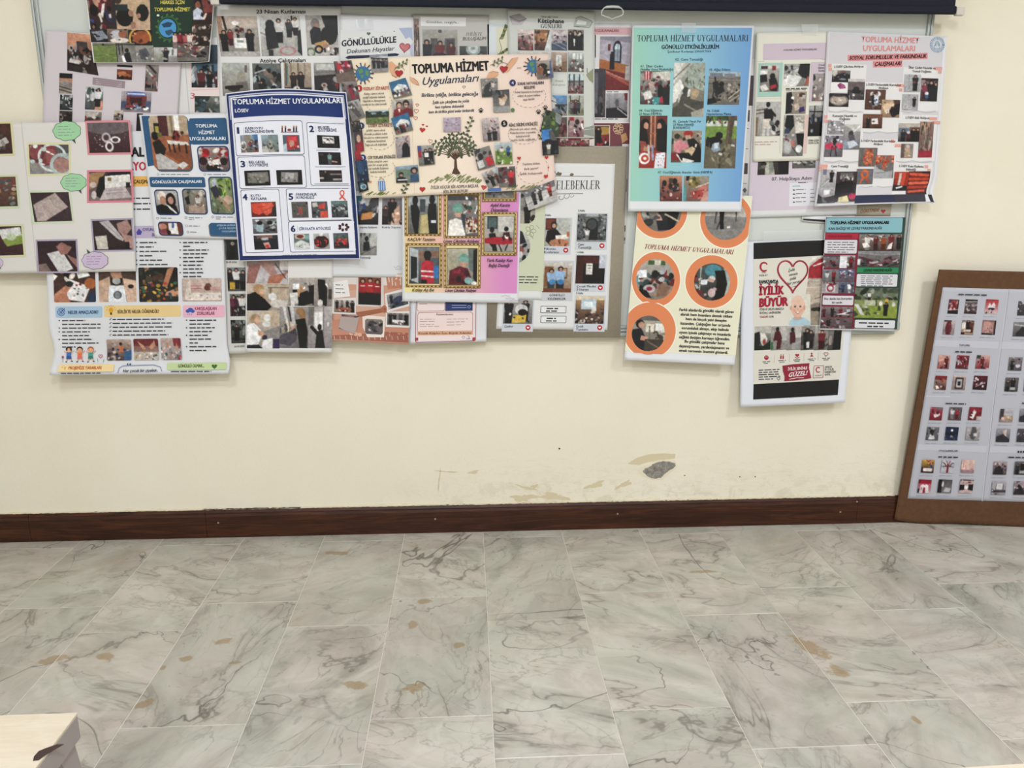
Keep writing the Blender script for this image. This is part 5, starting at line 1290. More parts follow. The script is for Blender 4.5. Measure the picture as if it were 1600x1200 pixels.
S.photo(83, 420, 150, 472, 'b 4a3a36 5a4038;k 14 9 0 0 100 40 b58a76 2c2226 d9cfc6 7c4a3c;p e2e0df 36 30 88 55 72 100 30 92;k 12 3.4 40 45 80 85 a03a44 3f5f48 8a8a98;p c4876a 0 78 35 45 45 52 20 90;p c08064 0 80 30 75 40 100 0 100;e 38 46 9 9 2f3a36;p e8eae8 55 10 80 5 88 22 60 30;e 88 45 14 16 b0683c;p 33415c 80 80 100 65 100 100 82 100', rnd=2)
S.photo(153.5, 419, 213.5, 471.5, 'b 4a3c36 8a6c58;p c9a790 0 40 30 25 35 100 0 100;p d0ae98 65 30 100 38 100 100 75 100;p e0e4e8 28 52 68 52 74 100 24 100;e 50 80 11 12 5c6064;e 50 80 7 9 8a8f94;o 48 38 14 13 16 1c1a1c;e 48 38 11 11 a9a9a6;e 86 55 8 6 3a2a24;p b88a70 30 10 60 5 64 30 38 32', rnd=2)
S.photo(216, 418, 279, 471.5, 'b 2c2c2c 3a3634;p c08a68 15 0 28 0 34 45 24 48;p bb8464 75 5 92 0 72 58 60 55;p c98f6c 100 60 70 72 66 82 100 84;k 40 5 0 40 100 100 c98a34 3a6a4a b04a3c 3a5a7a 8a6c3c d0a848;k 10 8 0 10 60 40 55564a 6a4a3a 2f4038', rnd=2)
S.photo(284, 435, 347, 470.5, 'b c8b4aa b9a298;p d8c6bc 12 30 18 10 22 10 22 80 8 80;r 22 22 50 56 c29c98;l 8a5c58 1.2 22 32 50 32;l 8a5c58 1.2 22 44 50 44;e 66 38 9 16 7c4a44;e 62 42 6 12 6a3a38;r 72 38 98 55 c09a94;r 8 62 98 96 d9cdc4;k 14 4 12 65 95 92 bfaea6 e8ddd4 a98f86', rnd=2)
S.rr(86.5, 479, 160, 496, 2.5, 'a3c0d6'); S.rr(162.5, 477.5, 282.5, 494.5, 2.5, 'e3c78c'); S.rr(285.5, 477, 351.5, 495.5, 2.5, 'e3b0c2')
S.text('NELER AMAÇLADIK?', 106.5, 490.6, 153.5, 490, 5, '233a62', 2); S.text('BİRLİKTE NELER ÖĞRENDİK?', 184, 489.6, 248.5, 488.8, 5, '5a4420', 2)
S.text('KARŞILAŞILAN', 304.5, 484.6, 338.5, 484.2, 4.8, '8c2450', 2); S.text('ZORLUKLAR', 307.5, 492, 335.5, 491.6, 4.8, '8c2450', 2)
for rr_ in (6.2, 4, 1.8): S.ring(95.7, 487.6, rr_, rr_, 1.1, '2d4f8a', 20)
S.line([(96, 487), (101, 482)], 1.2, '2d4f8a')
S.el(173.5, 484.6, 3.6, 4.2, 'd8a020'); S.rect(171.8, 488, 175.2, 492, '5a4a30')
for i in range(7): a = -3.14*i/6; S.line([(173.5+5.4*math.cos(a), 484.4+5.6*math.sin(a)), (173.5+7.6*math.cos(a), 484.4+7.8*math.sin(a))], .9, 'c08a20')
for (a, b, c) in [(293.5, 486, 3.4), (297.5, 484.2, 4.2), (301, 486.3, 3.2)]: S.el(a, b, c, c*.8, '3a5aa8')
for i in range(3): S.line([(294+i*3, 489.5), (293+i*3, 492.5)], .7, '4a8ac8')
def para(x0_, y0_, x1_, n, step, col='34343c', bullets=True, b='●'):
    """n lines that may wrap"""
    for i, L in enumerate(n):
        if L > 0 and bullets: S.el(x0_-4.5, y0_+i*step-.2, 1.1, 1.1, col, n=8)
        S.dash(x0_, y0_+i*step, x0_+(x1_-x0_)*abs(L), y0_+i*step, 1, col, 1.7, just=True, seed=i)
para(97, 501, 157, [.6, -1, 1, .72, -.7, .8, -.95, -.35], 5.9)
for i in range(5):
    S.line([(170.5, 498.6+i*6.1), (171.7, 500+i*6.1), (174, 496.8+i*6.1)], .8, '34343c'); S.dash(176, 499.2+i*6.1, 176+[80, 94, 93, 82, 87][i], 498+i*6.1, 1, '34343c', 1.7, just=True, seed=i)
para(296, 500.5, 340, [.95, -.75, .9, -.8, .68, -.8, -.3, .95, -.6], 5.9)
para(218, 379, 262, [.6, .5, .95, -.45, .8, 1, -.5], 6.9); para(286, 379, 326, [.95, -.3, 1, -.95, .8, -.8, .75, -.75, .8, -.75], 5.9)
S.photo(166, 530.5, 205.5, 563, 'b b8a394 5a4c4a;k 10 10 0 0 100 30 c9b6a8 a48e80;e 58 22 6 8 2c1f20;p c8744c 48 34 68 32 72 60 46 60;k 34 8 0 45 100 100 2a2528 4a4048 c0a898 3c5a80 7c5a48;p 3f6492 72 60 100 50 100 100 70 100', rnd=2)
S.photo(208, 529.5, 248.5, 562.5, 'b 7c4a44 b09a90;r 0 0 100 35 7a3a3c;p c99474 15 10 40 30 52 50 38 52;p c99474 85 8 62 40 70 52 90 35;r 0 62 100 100 bcb4ac;k 22 5 5 58 95 98 c25a34 3a4a3c 8a2f34 d89a50 e6dcd0', rnd=2)
S.photo(250.5, 528.5, 284.5, 562, 'b b9a69c a08e88;p 8a3a48 60 0 100 0 100 40 65 35;p c99474 25 5 40 30 50 48 36 52;p c99474 80 20 90 60 70 55;k 40 6 0 40 100 100 c9c5c4 b0444c 4a7a80 d8aab0 7c8a94 e8e2de', rnd=2)
def kid(x, hair, top, bot):
    S.line([(x-7, 549), (x-3, 552), (x+3, 552), (x+8, 548)], 1.1, 'd9a07c'); S.rect(x-3.2, 550, x+3.2, 557, top); S.poly([(x-3.4, 556), (x+3.4, 556), (x+4.4, 561), (x-4.2, 561)], bot)
    S.line([(x-2, 560), (x-4, 565)], 1.2, 'd9a07c'); S.line([(x+2, 560), (x+4.5, 564)], 1.2, 'd9a07c'); S.el(x-4.2, 565.4, 1.5, .8, '2a2a3a', n=8); S.el(x+5, 564.4, 1.5, .8, '2a2a3a', n=8)
    S.el(x, 546, 4.8, 4.6, hair); S.el(x, 547.4, 3.9, 3.5, 'e3ad88'); S.el(x-1.4, 547, .5, .6, '2a2020', n=6); S.el(x+1.4, 547, .5, .6, '2a2020', n=6); S.line([(x-1.2, 549), (x, 549.6), (x+1.2, 549)], .5, 'a04038')
kid(107.5, '3a2420', '3f6fae', '33518a'); kid(124.5, '2c1c1c', 'e0764a', 'd86a70'); kid(141.5, 'b0603c', '4a9a8c', '2f7a6c')
S.heart(157, 556.5, 3, None, 'c05a80'); S.el(98, 558, 1.9, 2.1, 'a84a70', n=10); S.line([(98, 560), (98, 566)], .7, '5a8a50'); S.line([(153, 565), (152, 560)], .7, '5a8a50'); S.line([(161, 566), (162, 561)], .7, '5a8a50')
S.rr(92, 569.5, 177.5, 580.5, 2, 'ecd29c'); S.text('PROJEMİZE YARARLARI', 107, 577.4, 158, 576.8, 4.8, 'c0502c', 2); S.rr(261, 567, 353.5, 577.5, 2, 'bfd09c'); S.text('GÖNÜLLÜ OLMAK...', 278, 574.4, 319, 573.6, 4.8, '3a5226', 2)
sp5 = [(100+(5 if i % 2 == 0 else 2.2)*math.sin(i*.628), 575-(5 if i % 2 == 0 else 2.2)*math.cos(i*.628)) for i in range(10)]
S.poly(sp5, 'd9a83c'); S.heart(335, 572.5, 4.4, '3c6a34')
S.line([(184, 583), (186, 575), (192, 571.5), (240, 570), (250, 573), (253, 580)], .9, '6a7aa8'); S.text('“', 198, 575.5, 204.5, 575.5, 8, '2d4f7a', 3, 0); S.text('Her çocuk bir çiçektir,', 192, 581.6, 246, 580.6, 4.6, '1f1f28', 2, .25)
S.dash(95, 583.4, 157, 583, 1, '34343c', 1.4, just=True); S.dash(267, 580.6, 330, 579.8, 1, '34343c', 1.4, just=True)
# --- T blue/white
S = Sheet('poster', 'white poster with rounded photos and steel-blue heading boxes, left of the navy-edged poster', 'poster',
          [(217.5, 179.5), (366, 177), (384, 374), (242, 371)], .0425, 'dcdde1', bend_sag(.003))
S.poly([(221, 181), (234, 181), (243, 258), (231, 260)], '2c5478')
S.rr(233, 181, 303, 268.5, 10, '54565e')
S.photo(231, 181, 300.5, 264.5, 'b b8997c 8c5a3c;r 0 0 100 38 b5a186;r 25 0 48 38 5a3034;r 12 14 26 30 2c2a28;r 15 20 24 30 b0a040;r 55 0 62 38 8f8068;r 66 0 78 28 e8e6e0;p a86848 0 40 100 36 100 100 0 100;p 8c5238 30 70 100 50 100 100;p d5d0c8 42 46 96 50 100 56 46 54;l 3a2c28 1.6 46 54 48 66;l 3a2c28 1.6 58 54 60 68;l 3a2c28 1.6 90 55 91 70;l 3a2c28 1.6 72 54 73 66;e 12 38 9 8 1f1c20;p 2c2a22 4 50 22 44 38 62 30 76 8 70;r 18 32 30 40 6a7038;e 68 38 9 10 8a2c34;k 6 5 60 28 90 46 5a4a40 2c2624 a04040;p b9b5b4 8 74 20 70 68 92 60 100 10 100;p cfcccc 62 92 80 86 92 92 75 100', rnd=8)
S.rr(295, 185, 357.5, 225.5, 3, '2c5478'); S.rect(291, 189, 300, 225.5, '2c5478')
S.text('TOPLUMA', 306, 199.4, 339.6, 199, 5.2, 'e4e9ee', 2); S.text('HİZMET', 311, 209.6, 335.8, 209.2, 5.2, 'e4e9ee', 2); S.text('UYGULAMALARI', 297, 219.4, 352.5, 218.8, 5.2, 'e4e9ee', 2)
S.rr(307, 228, 360.5, 268.5, 7, '28406a')
S.photo(309, 230, 358.5, 266.5, 'b a08a84 6a5a5a;k 20 10 0 0 100 60 7c2a34 c9bdb4 b4222c 3a2c30 d8d0c8;e 48 88 26 22 17151a;e 84 62 13 16 2c1e20;e 14 60 14 18 3a2426;p e2dcd6 28 60 70 50 74 72 34 80;k 10 5 30 50 80 90 e8e0da c07860', rnd=6)
for (a, c) in [(251, 297), (324, 354)]: S.ring(a-4, 272.6, 1.9, 1.9, .5, '55606c', 10); S.dash(a, 272.6, c, 271.8, 1, '7c808a', 1.2, just=True)
S.rr(233, 276.5, 321.5, 292.8, 2.5, '2c5478'); S.text('GÖNÜLLÜLÜK ÇALIŞMALARI', 238, 286.6, 315, 285.6, 4.4, 'e4e9ee', 2)
S.rr(240, 296, 282, 336.5, 6, '28406a'); S.photo(241.8, 298, 280.3, 334.5, 'b b5b0aa 8c8680;e 68 42 23 32 1f1a1e;e 68 42 13 16 c08e7c;e 28 24 20 20 d8cec4;e 32 42 15 18 b8866c;p 1a1a1e 0 66 25 58 62 72 70 100 0 100;p 201c22 55 62 90 64 100 100 60 100;p d9d5d2 45 58 60 66 92 96 86 100 60 80', rnd=5)
S.rr(283.5, 294.5, 325.5, 335.5, 6, '28406a'); S.photo(285.4, 296.5, 323.6, 333.5, 'b 8f8a80 6e6258;k 10 11 0 0 100 40 b9b6ae 3a3c3a 6a7a60 a89a88;p 25262a 5 35 25 25 28 60 12 64;m 65 25 60 c9c4bc 3a2a26;p a89284 20 70 90 60 95 100 15 100;k 8 5 40 60 90 90 8a5048 c9bdb0', rnd=5)
S.rr(324.5, 276, 367.5, 335.5, 6, '28406a'); S.photo(326.4, 278, 365.6, 333.5, 'b 8a9a6a 7a8260;k 24 9 40 0 100 50 6f8a38 9ab04a 3c5a24;p b5b8c0 5 10 30 0 40 40 20 40;p 3a3c48 0 30 30 20 50 50 20 60;e 78 62 22 12 c0a48c;p a8876e 40 48 90 85 82 95 35 62;p 6a7458 0 60 40 65 60 100 0 100;k 8 6 0 55 60 100 8d9c84 4c5440', rnd=5)
for (a, b, c) in [(250.5, 340.8, 268), (295, 340, 316), (337, 339, 364)]: S.ring(a-4.5, b, 1.9, 1.9, .5, '55606c', 10); S.dash(a, b, c, b-.3, 1, '7c808a', 1.2, just=True)
S.dash(295, 342.8, 305, 342.6, 1, '7c808a', 1.1); S.dash(337, 342, 348, 342, 1, '7c808a', 1.1)
S.rr(246, 346, 287.5, 369, 6, '28406a'); S.photo(248, 347.5, 285.5, 367.5, 'b 7a4030 6c4438;p dcd9d6 42 5 78 2 82 95 40 90;p 3a5a9c 60 0 68 0 66 45 56 45;e 16 35 18 26 c58a74;e 30 80 20 22 2c1c20;p 8a4a54 0 60 30 50 35 100 0 100', rnd=5)
for (a, b, c) in [(295, 353, 312), (297, 362.6, 307)]: S.ring(a-3.5, b, 1.9, 1.9, .5, '55606c', 10); S.dash(a, b, c, b, 1, '7c808a', 1.2, just=True)
S.rr(325.5, 349.5, 375, 370.5, 4, '56606c'); S.rr(327, 348, 376.5, 368.6, 4, '2c5478')
for (b, t, a) in [(353.4, 'ATIŞALIN ÇAYIRLIK', 339), (358.2, 'ÇOCUK GELİŞİM', 342), (363, 'UYGULAMASI', 347)]: S.text(t, a, b, 368, b-.4, 2.6, 'b9d0de', 1)
# --- V peach poster
def wV(u, v): return 0*u, -1.6*np.sin(u*3.1416)*(1-v)
def gV(u, v):
    a = hx('e8dbc0'); b = hx('eddcca'); c = hx('e6cdc1'); f = np.clip(u*2, 0, 1); g = np.clip(u*2-1, 0, 1)
    return (a*(1-f)+b*f)*(1-g)+c*g
S = Sheet('poster', 'peach poster with a drawn tree, two globes and many stuck-on photos', 'poster',
          [(544, 92), (858, 84.5), (868, 295), (566, 310)], .0485, 'ead9c6', bend_sag(.006), wV, None, gV, 24, 20); S.eps = 0.000007
S.line([(640, 93), (648, 304)], .7, 'd9c6b2')
S.text('TOPLUMA HİZMET', 645, 115.2, 764, 109.6, 14.5, '1a1a1c', 3.5); S.text('Uygulamaları', 660, 133, 747, 127.2, 12, '26304a', 1, .35)
S.text('Birlikte iyiliğe, birlikte geleceğe', 659, 151.4, 747, 149.2, 5.6, '26304a', 2, .25)
S.text('İyilik için çıktığımız bu yolda', 676, 162.4, 733, 159.6, 4.4, '3a3c4a', 2, .25); S.text('hem topluma dokunduk', 680, 169.4, 725, 167.6, 4.4, '3a3c4a', 2, .25); S.text('hem de birlikte güzel anılar biriktirdik', 670, 177.2, 741, 174.4, 4.4, '3a3c4a', 2, .25)
S.heart(725, 136, 2.4, None, '5a5048', 0, .6)
for (a, b, c) in [(652, 164, 2.4), (650.5, 173.6, 3.6), (649.5, 184.6, 3)]: S.heart(a, b, c, None, 'b05048', .1, .8)
S.heart(672.5, 220.6, 3.2, None, 'b05048', .2, .7); S.heart(660, 203, 4.6, 'b5322e', None, .15); S.heart(661, 195, 2, 'b5322e'); S.heart(667, 197.4, 1.8, 'b5322e'); S.heart(660, 295.8, 4.4, 'b5322e', '7c2020', 0, .6); S.heart(756, 292.8, 4, 'c05048', '7c2020', .2, .6)
# tree
rt = random.Random(8)
tk = '4f3a2b'
S.poly([(706, 271), (709.5, 262), (710, 248), (708, 242), (714, 242), (713.4, 250), (714.6, 263), (719.5, 271), (713, 273)], tk)
for i in range(15):
    a = -3.0+i*.205; L1 = 14+rt.uniform(-1, 3)
    mx = 711+L1*math.cos(a); my = 246+L1*.8*math.sin(a)-3
    L2 = L1+11+rt.uniform(-2, 3); ex = 711+L2*1.02*math.cos(a); ey = 246+L2*.86*math.sin(a)-4
    S.line([(711, 250), ((711+mx)/2, (246+my)/2), (mx, my), (ex, ey)], 1.1, tk)
    for t in (.55, .8, 1.04, 1.28):
        lx = 711+(mx-711)*t if t < .6 else 711+(ex-711)*min(t, 1.25)*.98; ly = 247+(ey-247)*min(t, 1.3)
        for sg in (-1, 1):
            S.leaf(lx, ly, 6.6, a+sg*.85+rt.uniform(-.2, .2), '46503a' if rt.random() < .6 else '5c6448', .27)
for i in range(70):
    x_ = 672+rt.random()*78; y_ = 284-rt.random()*12*(1-((x_-711)/42)**2)
    S.line([(x_-2.5, y_+2.5), (x_+3, y_-2)], .9, '66733c' if i % 2 else '828c50')
for i in range(26):
    x_ = 788+rt.random()*72; S.line([(x_-3, 297-rt.random()*4+(826-x_)*.03), (x_+4, 291-rt.random()*3)], .9, '6c7a44' if i % 2 else '868f58')
for i in range(20):
    x_ = 571+rt.random()*46; S.line([(x_-3, 306-rt.random()*3), (x_+3, 302-rt.random()*3)], .9, '66733c')
S.text('İYİLİK KÜÇÜK BİR ADIMLA BAŞLAR,', 673, 295.4, 748, 292.4, 4.6, '3a3028', 1, .2); S.text('BİRLİKTE BÜYÜR!', 692.6, 302.4, 731, 300.4, 4.8, '3a3028', 1, .2)
def globe(x, y, r):
    for i in range(14):
        a = i*.449; S.line([(x+r*math.cos(a), y+r*math.sin(a)), (x+(r+4)*math.cos(a), y+(r+4)*math.sin(a))], 1.8, ['2a2a30', '3a5a8a', '8a5a3c'][i % 3]); S.el(x+(r+4.6)*math.cos(a), y+(r+4.6)*math.sin(a), 1.2, 1.2, ['6a4a3a', '2a2220', 'b98b6c'][i % 3], n=8)
    S.el(x, y, r, r, '3a6c96', n=26); S.poly([(x-r*.7, y-r*.5), (x-r*.1, y-r*.7), (x+r*.05, y-r*.2), (x-r*.4, y+r*.1)], '5f8a4e'); S.poly([(x-r*.3, y+r*.2), (x+r*.1, y+r*.15), (x, y+r*.7), (x-r*.25, y+r*.6)], '5f8a4e'); S.poly([(x+r*.3, y-r*.5), (x+r*.8, y-r*.3), (x+r*.75, y+r*.4), (x+r*.35, y+r*.2)], '5f8a4e')
globe(567, 115, 11.5); globe(834, 103.5, 10.5)
sk = 'd8a582'
S.poly([(607, 98), (612, 96), (620, 103), (626, 105), (624, 107), (618, 107), (617, 113), (621, 119), (619, 121), (612, 117), (608, 108)], sk); S.line([(617, 113), (621, 119), (619, 121), (612, 117)], .6, '6a4030')
S.heart(623.6, 114.4, 6, 'b02a2c', '5a1a1c', 0, .7); S.ring(624, 113, 9, 9, .6, '3a3030', 24, 200, 340)
S.poly([(640, 119.5), (646, 122), (652, 127), (655, 133), (650, 132), (644, 129), (641, 125)], sk); S.line([(646, 122), (652, 127), (655, 133), (650, 132)], .6, '6a4030')
S.poly([(801, 91), (810, 89), (806, 97), (800, 104), (795, 111), (791, 114), (790, 111), (794, 105), (791, 103), (795, 98)], sk); S.line([(801, 91), (795, 98), (791, 103), (794, 105), (790, 111)], .6, '6a4030')
S.heart(787, 108, 6, 'b02a2c', '5a1a1c', .1, .7); S.ring(786, 107, 9.5, 9.5, .6, '3a3030', 24, 190, 330)
S.poly([(760, 122), (764, 114), (770, 111.5), (779, 113), (778, 118), (772, 121), (766, 123.5)], sk); S.line([(764, 114), (770, 111.5), (779, 113)], .6, '6a4030')
for (a, b, sg) in [(617, 98, 1), (766, 94, 1)]:
    S.line([(a, b+8), (a+10, b+3), (a+20, b-1)], .7, '5c6448')
    for i in range(6): S.leaf(a+3+i*3, b+6-i*1.5, 5.5, -1.3 if i % 2 else .6, '66704c', .28)
for (x_, y_, t, c) in [(561, 138, '1', 'b0302c'), (564.4, 196.5, '2', '2a3a66'), (567, 246.5, '3', '2a3a66'), (801, 129.4, '4', '2e3260'), (788, 193, '5', '1f1f24')]:
    S.el(x_, y_, 5, 5.2, c); S.text(t, x_-(.7 if t == '1' else 1.5), y_+2.4, x_+(.9 if t == '1' else 1.7), y_+2.3, 4.8, 'f0e8e0', 1)
S.text('KIZILAY ZİYARETİ', 568.4, 140.6, 608.4, 139.6, 4.6, 'a8332e', 2); S.text('LÖSEV ZİYARETİ', 575.7, 198.6, 613, 197.6, 4.6, '7a2c2a', 2); S.text('ÇÖP TOPLAMA ETKİNLİĞİ', 575, 248.4, 618, 247, 4.4, '26262c', 2)
S.text('SOKAK HAYVANLARINI', 808.8, 133, 849.8, 131.2, 4.4, '2c2c44', 2); S.text('BESLEME', 819, 138.9, 836, 138.1, 4.2, '2c2c44', 2); S.text('AĞAÇ DİKİMİ ETKİNLİĞİ', 795, 197.8, 840, 195.6, 4.6, '2c2c30', 2)
def hand(x, y, x1, lines, dy, st=5.6):
    for i, t in enumerate(lines):
        w = (x1-x)*min(1, len(t)/max(len(q) for q in lines)); S.text(t, x+(x1-x-w)/2, y+i*st, x+(x1-x+w)/2, y+i*st+dy, 3.2, '4a444a', 2, .2)
hand(565, 148, 604, ['Kızılay ı ziyaret ederek', 'yapılan çalışmalar hakkında', 'bilgi aldık ve dayanışmanın', 'önemini bir kez daha hissettik'], -1)
hand(569, 205.5, 606, ['LÖSEV i ziyaret ederek', 'lösemili çocukların tedavi', 'süreçleri ve onların yanında', 'olduğumuzu hissettirmek', 'bizim için çok değerliydi'], -1)
hand(575, 254, 607, ['Daha temiz bir çevre', 'için bir araya gelip', 'çöp topladık doğamıza', 'katkıda bulunduk'], -.8, 5.4)
hand(804.6, 145.6, 848, ['Sokak hayvanlarını besleyerek', 'onların da yaşam hakkına', 'saygı duyduk'], -1.6, 5.8)
hand(796, 203.6, 838, ['Gelecek için umut ektik', 'Fidanlarımızı toprakla', 'buluşturarak', 'yeşile katkı sağladık'], -1.4, 5.6)
hand(812, 258, 848, ['Topluma dokun,', 'fark yarat!', 'İyilik bulaşıcıdır'], -1.6, 7.6)
for (cx, cy, rx, ry) in [(592, 160, 20, 16), (592, 216, 24, 18), (593, 262, 24, 15), (827, 150, 26, 18), (818, 210, 24, 15), (832, 264, 25, 23)]:
    for i in range(22):
        a = i*.2856
        if math.sin(a) < -.55: continue
        S.line([(cx+rx*math.cos(a), cy+ry*math.sin(a)), (cx+rx*math.cos(a+.16), cy+ry*math.sin(a+.16))], .6, '8a7a6c')
for (a, b) in [(751.4, 172.6), (852, 168.4), (841.4, 174.8), (850, 180.4)]:
    S.el(a, b+1.4, 2.6, 2.1, '1f1d20', n=10)
    for dx, dy in ((-3, -1), (-1.1, -2.8), (1.2, -2.8), (3, -1)): S.el(a+dx, b+dy, .9, 1.2, '1f1d20', n=8)
for (a, b, c, L_) in [(728, 206, -1.2, 24), (628, 303, -1.1, 20), (842, 218, -1.1, 22)]:
    S.line([(a, b), (a+L_*.25, b-L_*.4), (a+L_*.45, b-L_)], .8, '4c563a')
    for i in range(6): S.leaf(a+L_*.07*i+1, b-L_*.16*i-1, 6, (-2.4 if i % 2 else -.2), '4c563a', .28)
for (a, b, c) in [(811, 247, 3), (854, 246, 3), (853, 275.6, 3.4), (809, 253, 1.4), (857, 262, 1.3)]: S.heart(a, b, c, 'b5322e')
S.rect(590.5, 283, 602.5, 297.5, '5f82b4'); S.line([(592, 281.5), (596, 277.5), (600, 281)], .8, '5a6a8a')
for i in range(3): S.line([(593+i*3.4, 283.5), (593+i*3.4, 297)], .9, 'c4d2e6')
S.rect(762, 294.5, 783, 298.5, '4f6ea8'); S.heart(579, 284, 2, 'd08848'); S.el(801, 172, 3.2, 3.2, '5c7a4a'); S.dash(808, 106, 816, 106.5, 1, '9a8a92', 1)
bl = 'b 2f6a94 4a7aa0;p d9d9d6 15 45 50 22 90 40 92 62 18 66;r 22 50 88 70 c9c8c4;r 30 55 38 72 55524e;r 50 55 56 72 55524e;r 70 54 78 72 55524e;p 3c4230 0 58 25 62 25 100 0 100;r 0 76 100 100 77746a;k 8 7 10 66 90 92 2a2a2e 8a3034 e0ddd8'
def stick(q, sp_, **k): S.photo(0, 0, 0, 0, sp_, quad=q, lift=.0012, **k)
stick([(607.6, 129), (633.5, 121.4), (644, 148), (614.8, 154.8)], bl)
stick([(613, 156.5), (644, 154.4), (646, 182), (613, 182.4)], 'b a8a49c 6c3034;r 0 0 18 100 b8b4ae;e 34 28 14 16 2a211f;e 34 34 10 12 c89c84;e 68 26 17 22 221c1d;e 68 34 11 13 cfa48c;l 2a2422 1.4 60 32 78 32;p 8f2226 8 60 32 50 52 62 54 100 5 100;p 7c1d22 52 62 72 50 96 62 100 100 52 100;p e0dcd8 28 55 40 55 36 80')
stick([(610.8, 185), (637.8, 175.6), (645.6, 203), (618.6, 210.7)], bl+';m 40 50 50 2a2a2e;m 55 52 48 8a2a30')
stick([(617.6, 214), (639.5, 211.3), (641, 244.7), (619.7, 246.8)], 'b b4aaa8 8c8488;k 26 6 0 0 100 70 c9bfbc 8f7c80 a5464c 6c6468;e 70 62 26 30 221f24;p 1f1d22 50 60 100 55 100 100 40 100')
stick([(617.6, 260.6), (653, 257.4), (655, 284), (619, 285.7)], 'b 8fa4b8 6a7860;p 6f8470 0 30 30 18 60 26 100 15 100 60 0 60;e 82 32 16 20 22262c;e 82 36 9 12 b98b74;p 3c5a78 64 60 90 50 100 60 100 100 60 100;e 24 52 11 15 1c1c20;e 24 56 7 8 b98b74;p 25262c 5 72 25 62 48 78 50 100 0 100;r 8 80 50 88 c9ccd0')
stick([(570.8, 173.5), (607.6, 172), (608, 191.6), (572, 193.7)], 'b 9ab4c4 4a5c34;r 0 10 100 55 2c3826;k 14 10 0 0 100 40 1f2a1c 3c4a2c a9c0cc;r 0 58 100 100 6b7c44;k 8 9 0 60 100 100 55663a 8a9a58')
stick([(579, 89.6), (606, 90.6), (606.3, 112), (580.4, 113)], 'b a9a8a4 77767a;r 0 0 100 14 4c4c50;m 18 12 70 232327;m 45 10 78 2c2a30;m 70 14 74 1d1d22;m 90 12 70 55545a;p 8c8a8c 0 80 100 72 100 100 0 100')
stick([(750.4, 123), (777.4, 122), (778, 150.6), (753, 151.8)], 'b 8f8a84 77736e;p 3a3a3a 0 100 25 40 60 15 75 20 65 45 70 90 55 100;p c9c0b8 60 20 82 30 78 50 62 48;k 8 8 0 0 100 100 a8a49c 5c5a58')
stick([(770, 141.6), (795.6, 139.5), (797, 174.6), (771, 175.6)], 'b 4a4a4c 8a8680;e 60 38 26 20 c8a88a;p 5a4a3c 30 10 60 5 75 30 50 40;e 55 58 18 14 d9c4ae;r 0 75 100 100 9a9894;k 8 9 0 0 50 60 2c2c30 77787a')
stick([(692.6, 184), (719.6, 183), (720, 205.4), (693, 205.8)], 'b b4a6b4 a89aa8;k 18 5 5 5 95 95 8f8094 c9bcc8 9a6a80;l 6f6478 1 10 30 80 60;l 6f6478 1 20 70 90 30')
stick([(752, 185.6), (778.6, 183.5), (781.6, 219), (755, 220.9)], 'b c2b8b4 8a7c7c;k 24 6 0 0 100 60 d5cbc8 a04a54 8f7c80 6a5c60;m 40 55 50 232228;m 72 50 60 2a2426')
stick([(652, 228), (677, 226.6), (679.8, 256.4), (654.8, 259)], 'b a4a098 6c6a66;r 0 0 24 60 4a5a94;r 0 28 24 60 a8343c;m 50 20 80 2c2c30;m 78 16 84 1f2024;r 40 38 66 60 dcd9d2;k 6 7 20 70 100 100 9a9890 5a5650')
stick([(739.8, 235), (764.6, 227.3), (773.8, 259), (747, 266.6)], 'b 8f8a84 6c6664;k 16 10 0 0 100 60 3a3a3e b9b4ae 55504e;p c2323a 55 55 90 45 98 90 62 95;e 32 40 16 16 2a2a2c;p c9c6c2 5 60 40 55 45 90 10 95')
stick([(773.3, 223.4), (799.7, 222), (801, 256), (774.8, 256.8)], 'b b5c2cc 6f8a3c;r 0 38 100 100 728f3e;r 10 10 40 40 9aa0a4;m 40 22 44 d8d4c0;m 78 18 50 3a5a9c;k 24 7 0 40 100 100 5a7a2c 8aa850 c9c8b4 3c4a28')
stick([(752.5, 271), (777, 260.6), (787.6, 284), (764, 295.7)], 'street')
stick([(778, 261.7), (804.6, 259.6), (806.3, 291.4), (780, 292.5)], 'b 6a6460 4c4a4a;k 18 9 0 0 60 100 8a2a30 c9c2ba 2a282c;m 75 15 75 d0323c 2a2022;r 0 80 55 100 77706a')
stick([(837.5, 96), (864, 92.8), (865, 121.4), (839.6, 123.6)], 'b a89c90 6c645e;e 35 35 28 20 2a2422;e 22 55 22 24 8a5c40;e 60 70 22 22 1d1c20;p 4a5a94 78 0 88 0 92 100 76 100;k 6 8 0 0 100 100 b98b74 d8d2ca')
stick([(852, 171), (879, 178), (872, 214), (844, 204)], 'b 55643c 3c4a34;k 24 10 0 0 100 100 6f8a3c 2a3626 8f9a80 4a5a6a;p 8a8c8c 60 0 100 10 100 50 70 40')
stick([(846, 203), (862, 202), (872, 222), (848, 226)], 'b 3a7cc4 4a8acc;p 5c5a60 60 20 100 0 100 100 50 100;e 40 85 30 16 2c2c2e')
stick([(846.7, 221), (872.6, 219), (873, 241), (848, 243)], 'b 24282c 1c1f24;k 8 8 0 0 100 100 3c4a4c 14161a 4c5a4a;m 40 15 80 c9c6b8 2a2626;e 70 30 12 12 1a1c20')
stick([(817.3, 300), (866, 281), (871.5, 312), (826, 329)], 'b a5a3a0 8e8b88;r 0 0 100 30 77767a;p b9b6b2 0 40 100 30 100 100 0 100;m 28 20 66 3a3c40;m 48 15 62 4a4444;m 80 6 66 c03a38 2a2022;k 10 6 0 0 100 30 4a484c c9c6c2;l 6c6a68 1.5 0 70 100 52;p c9c6c0 55 60 75 55 78 70 58 74')
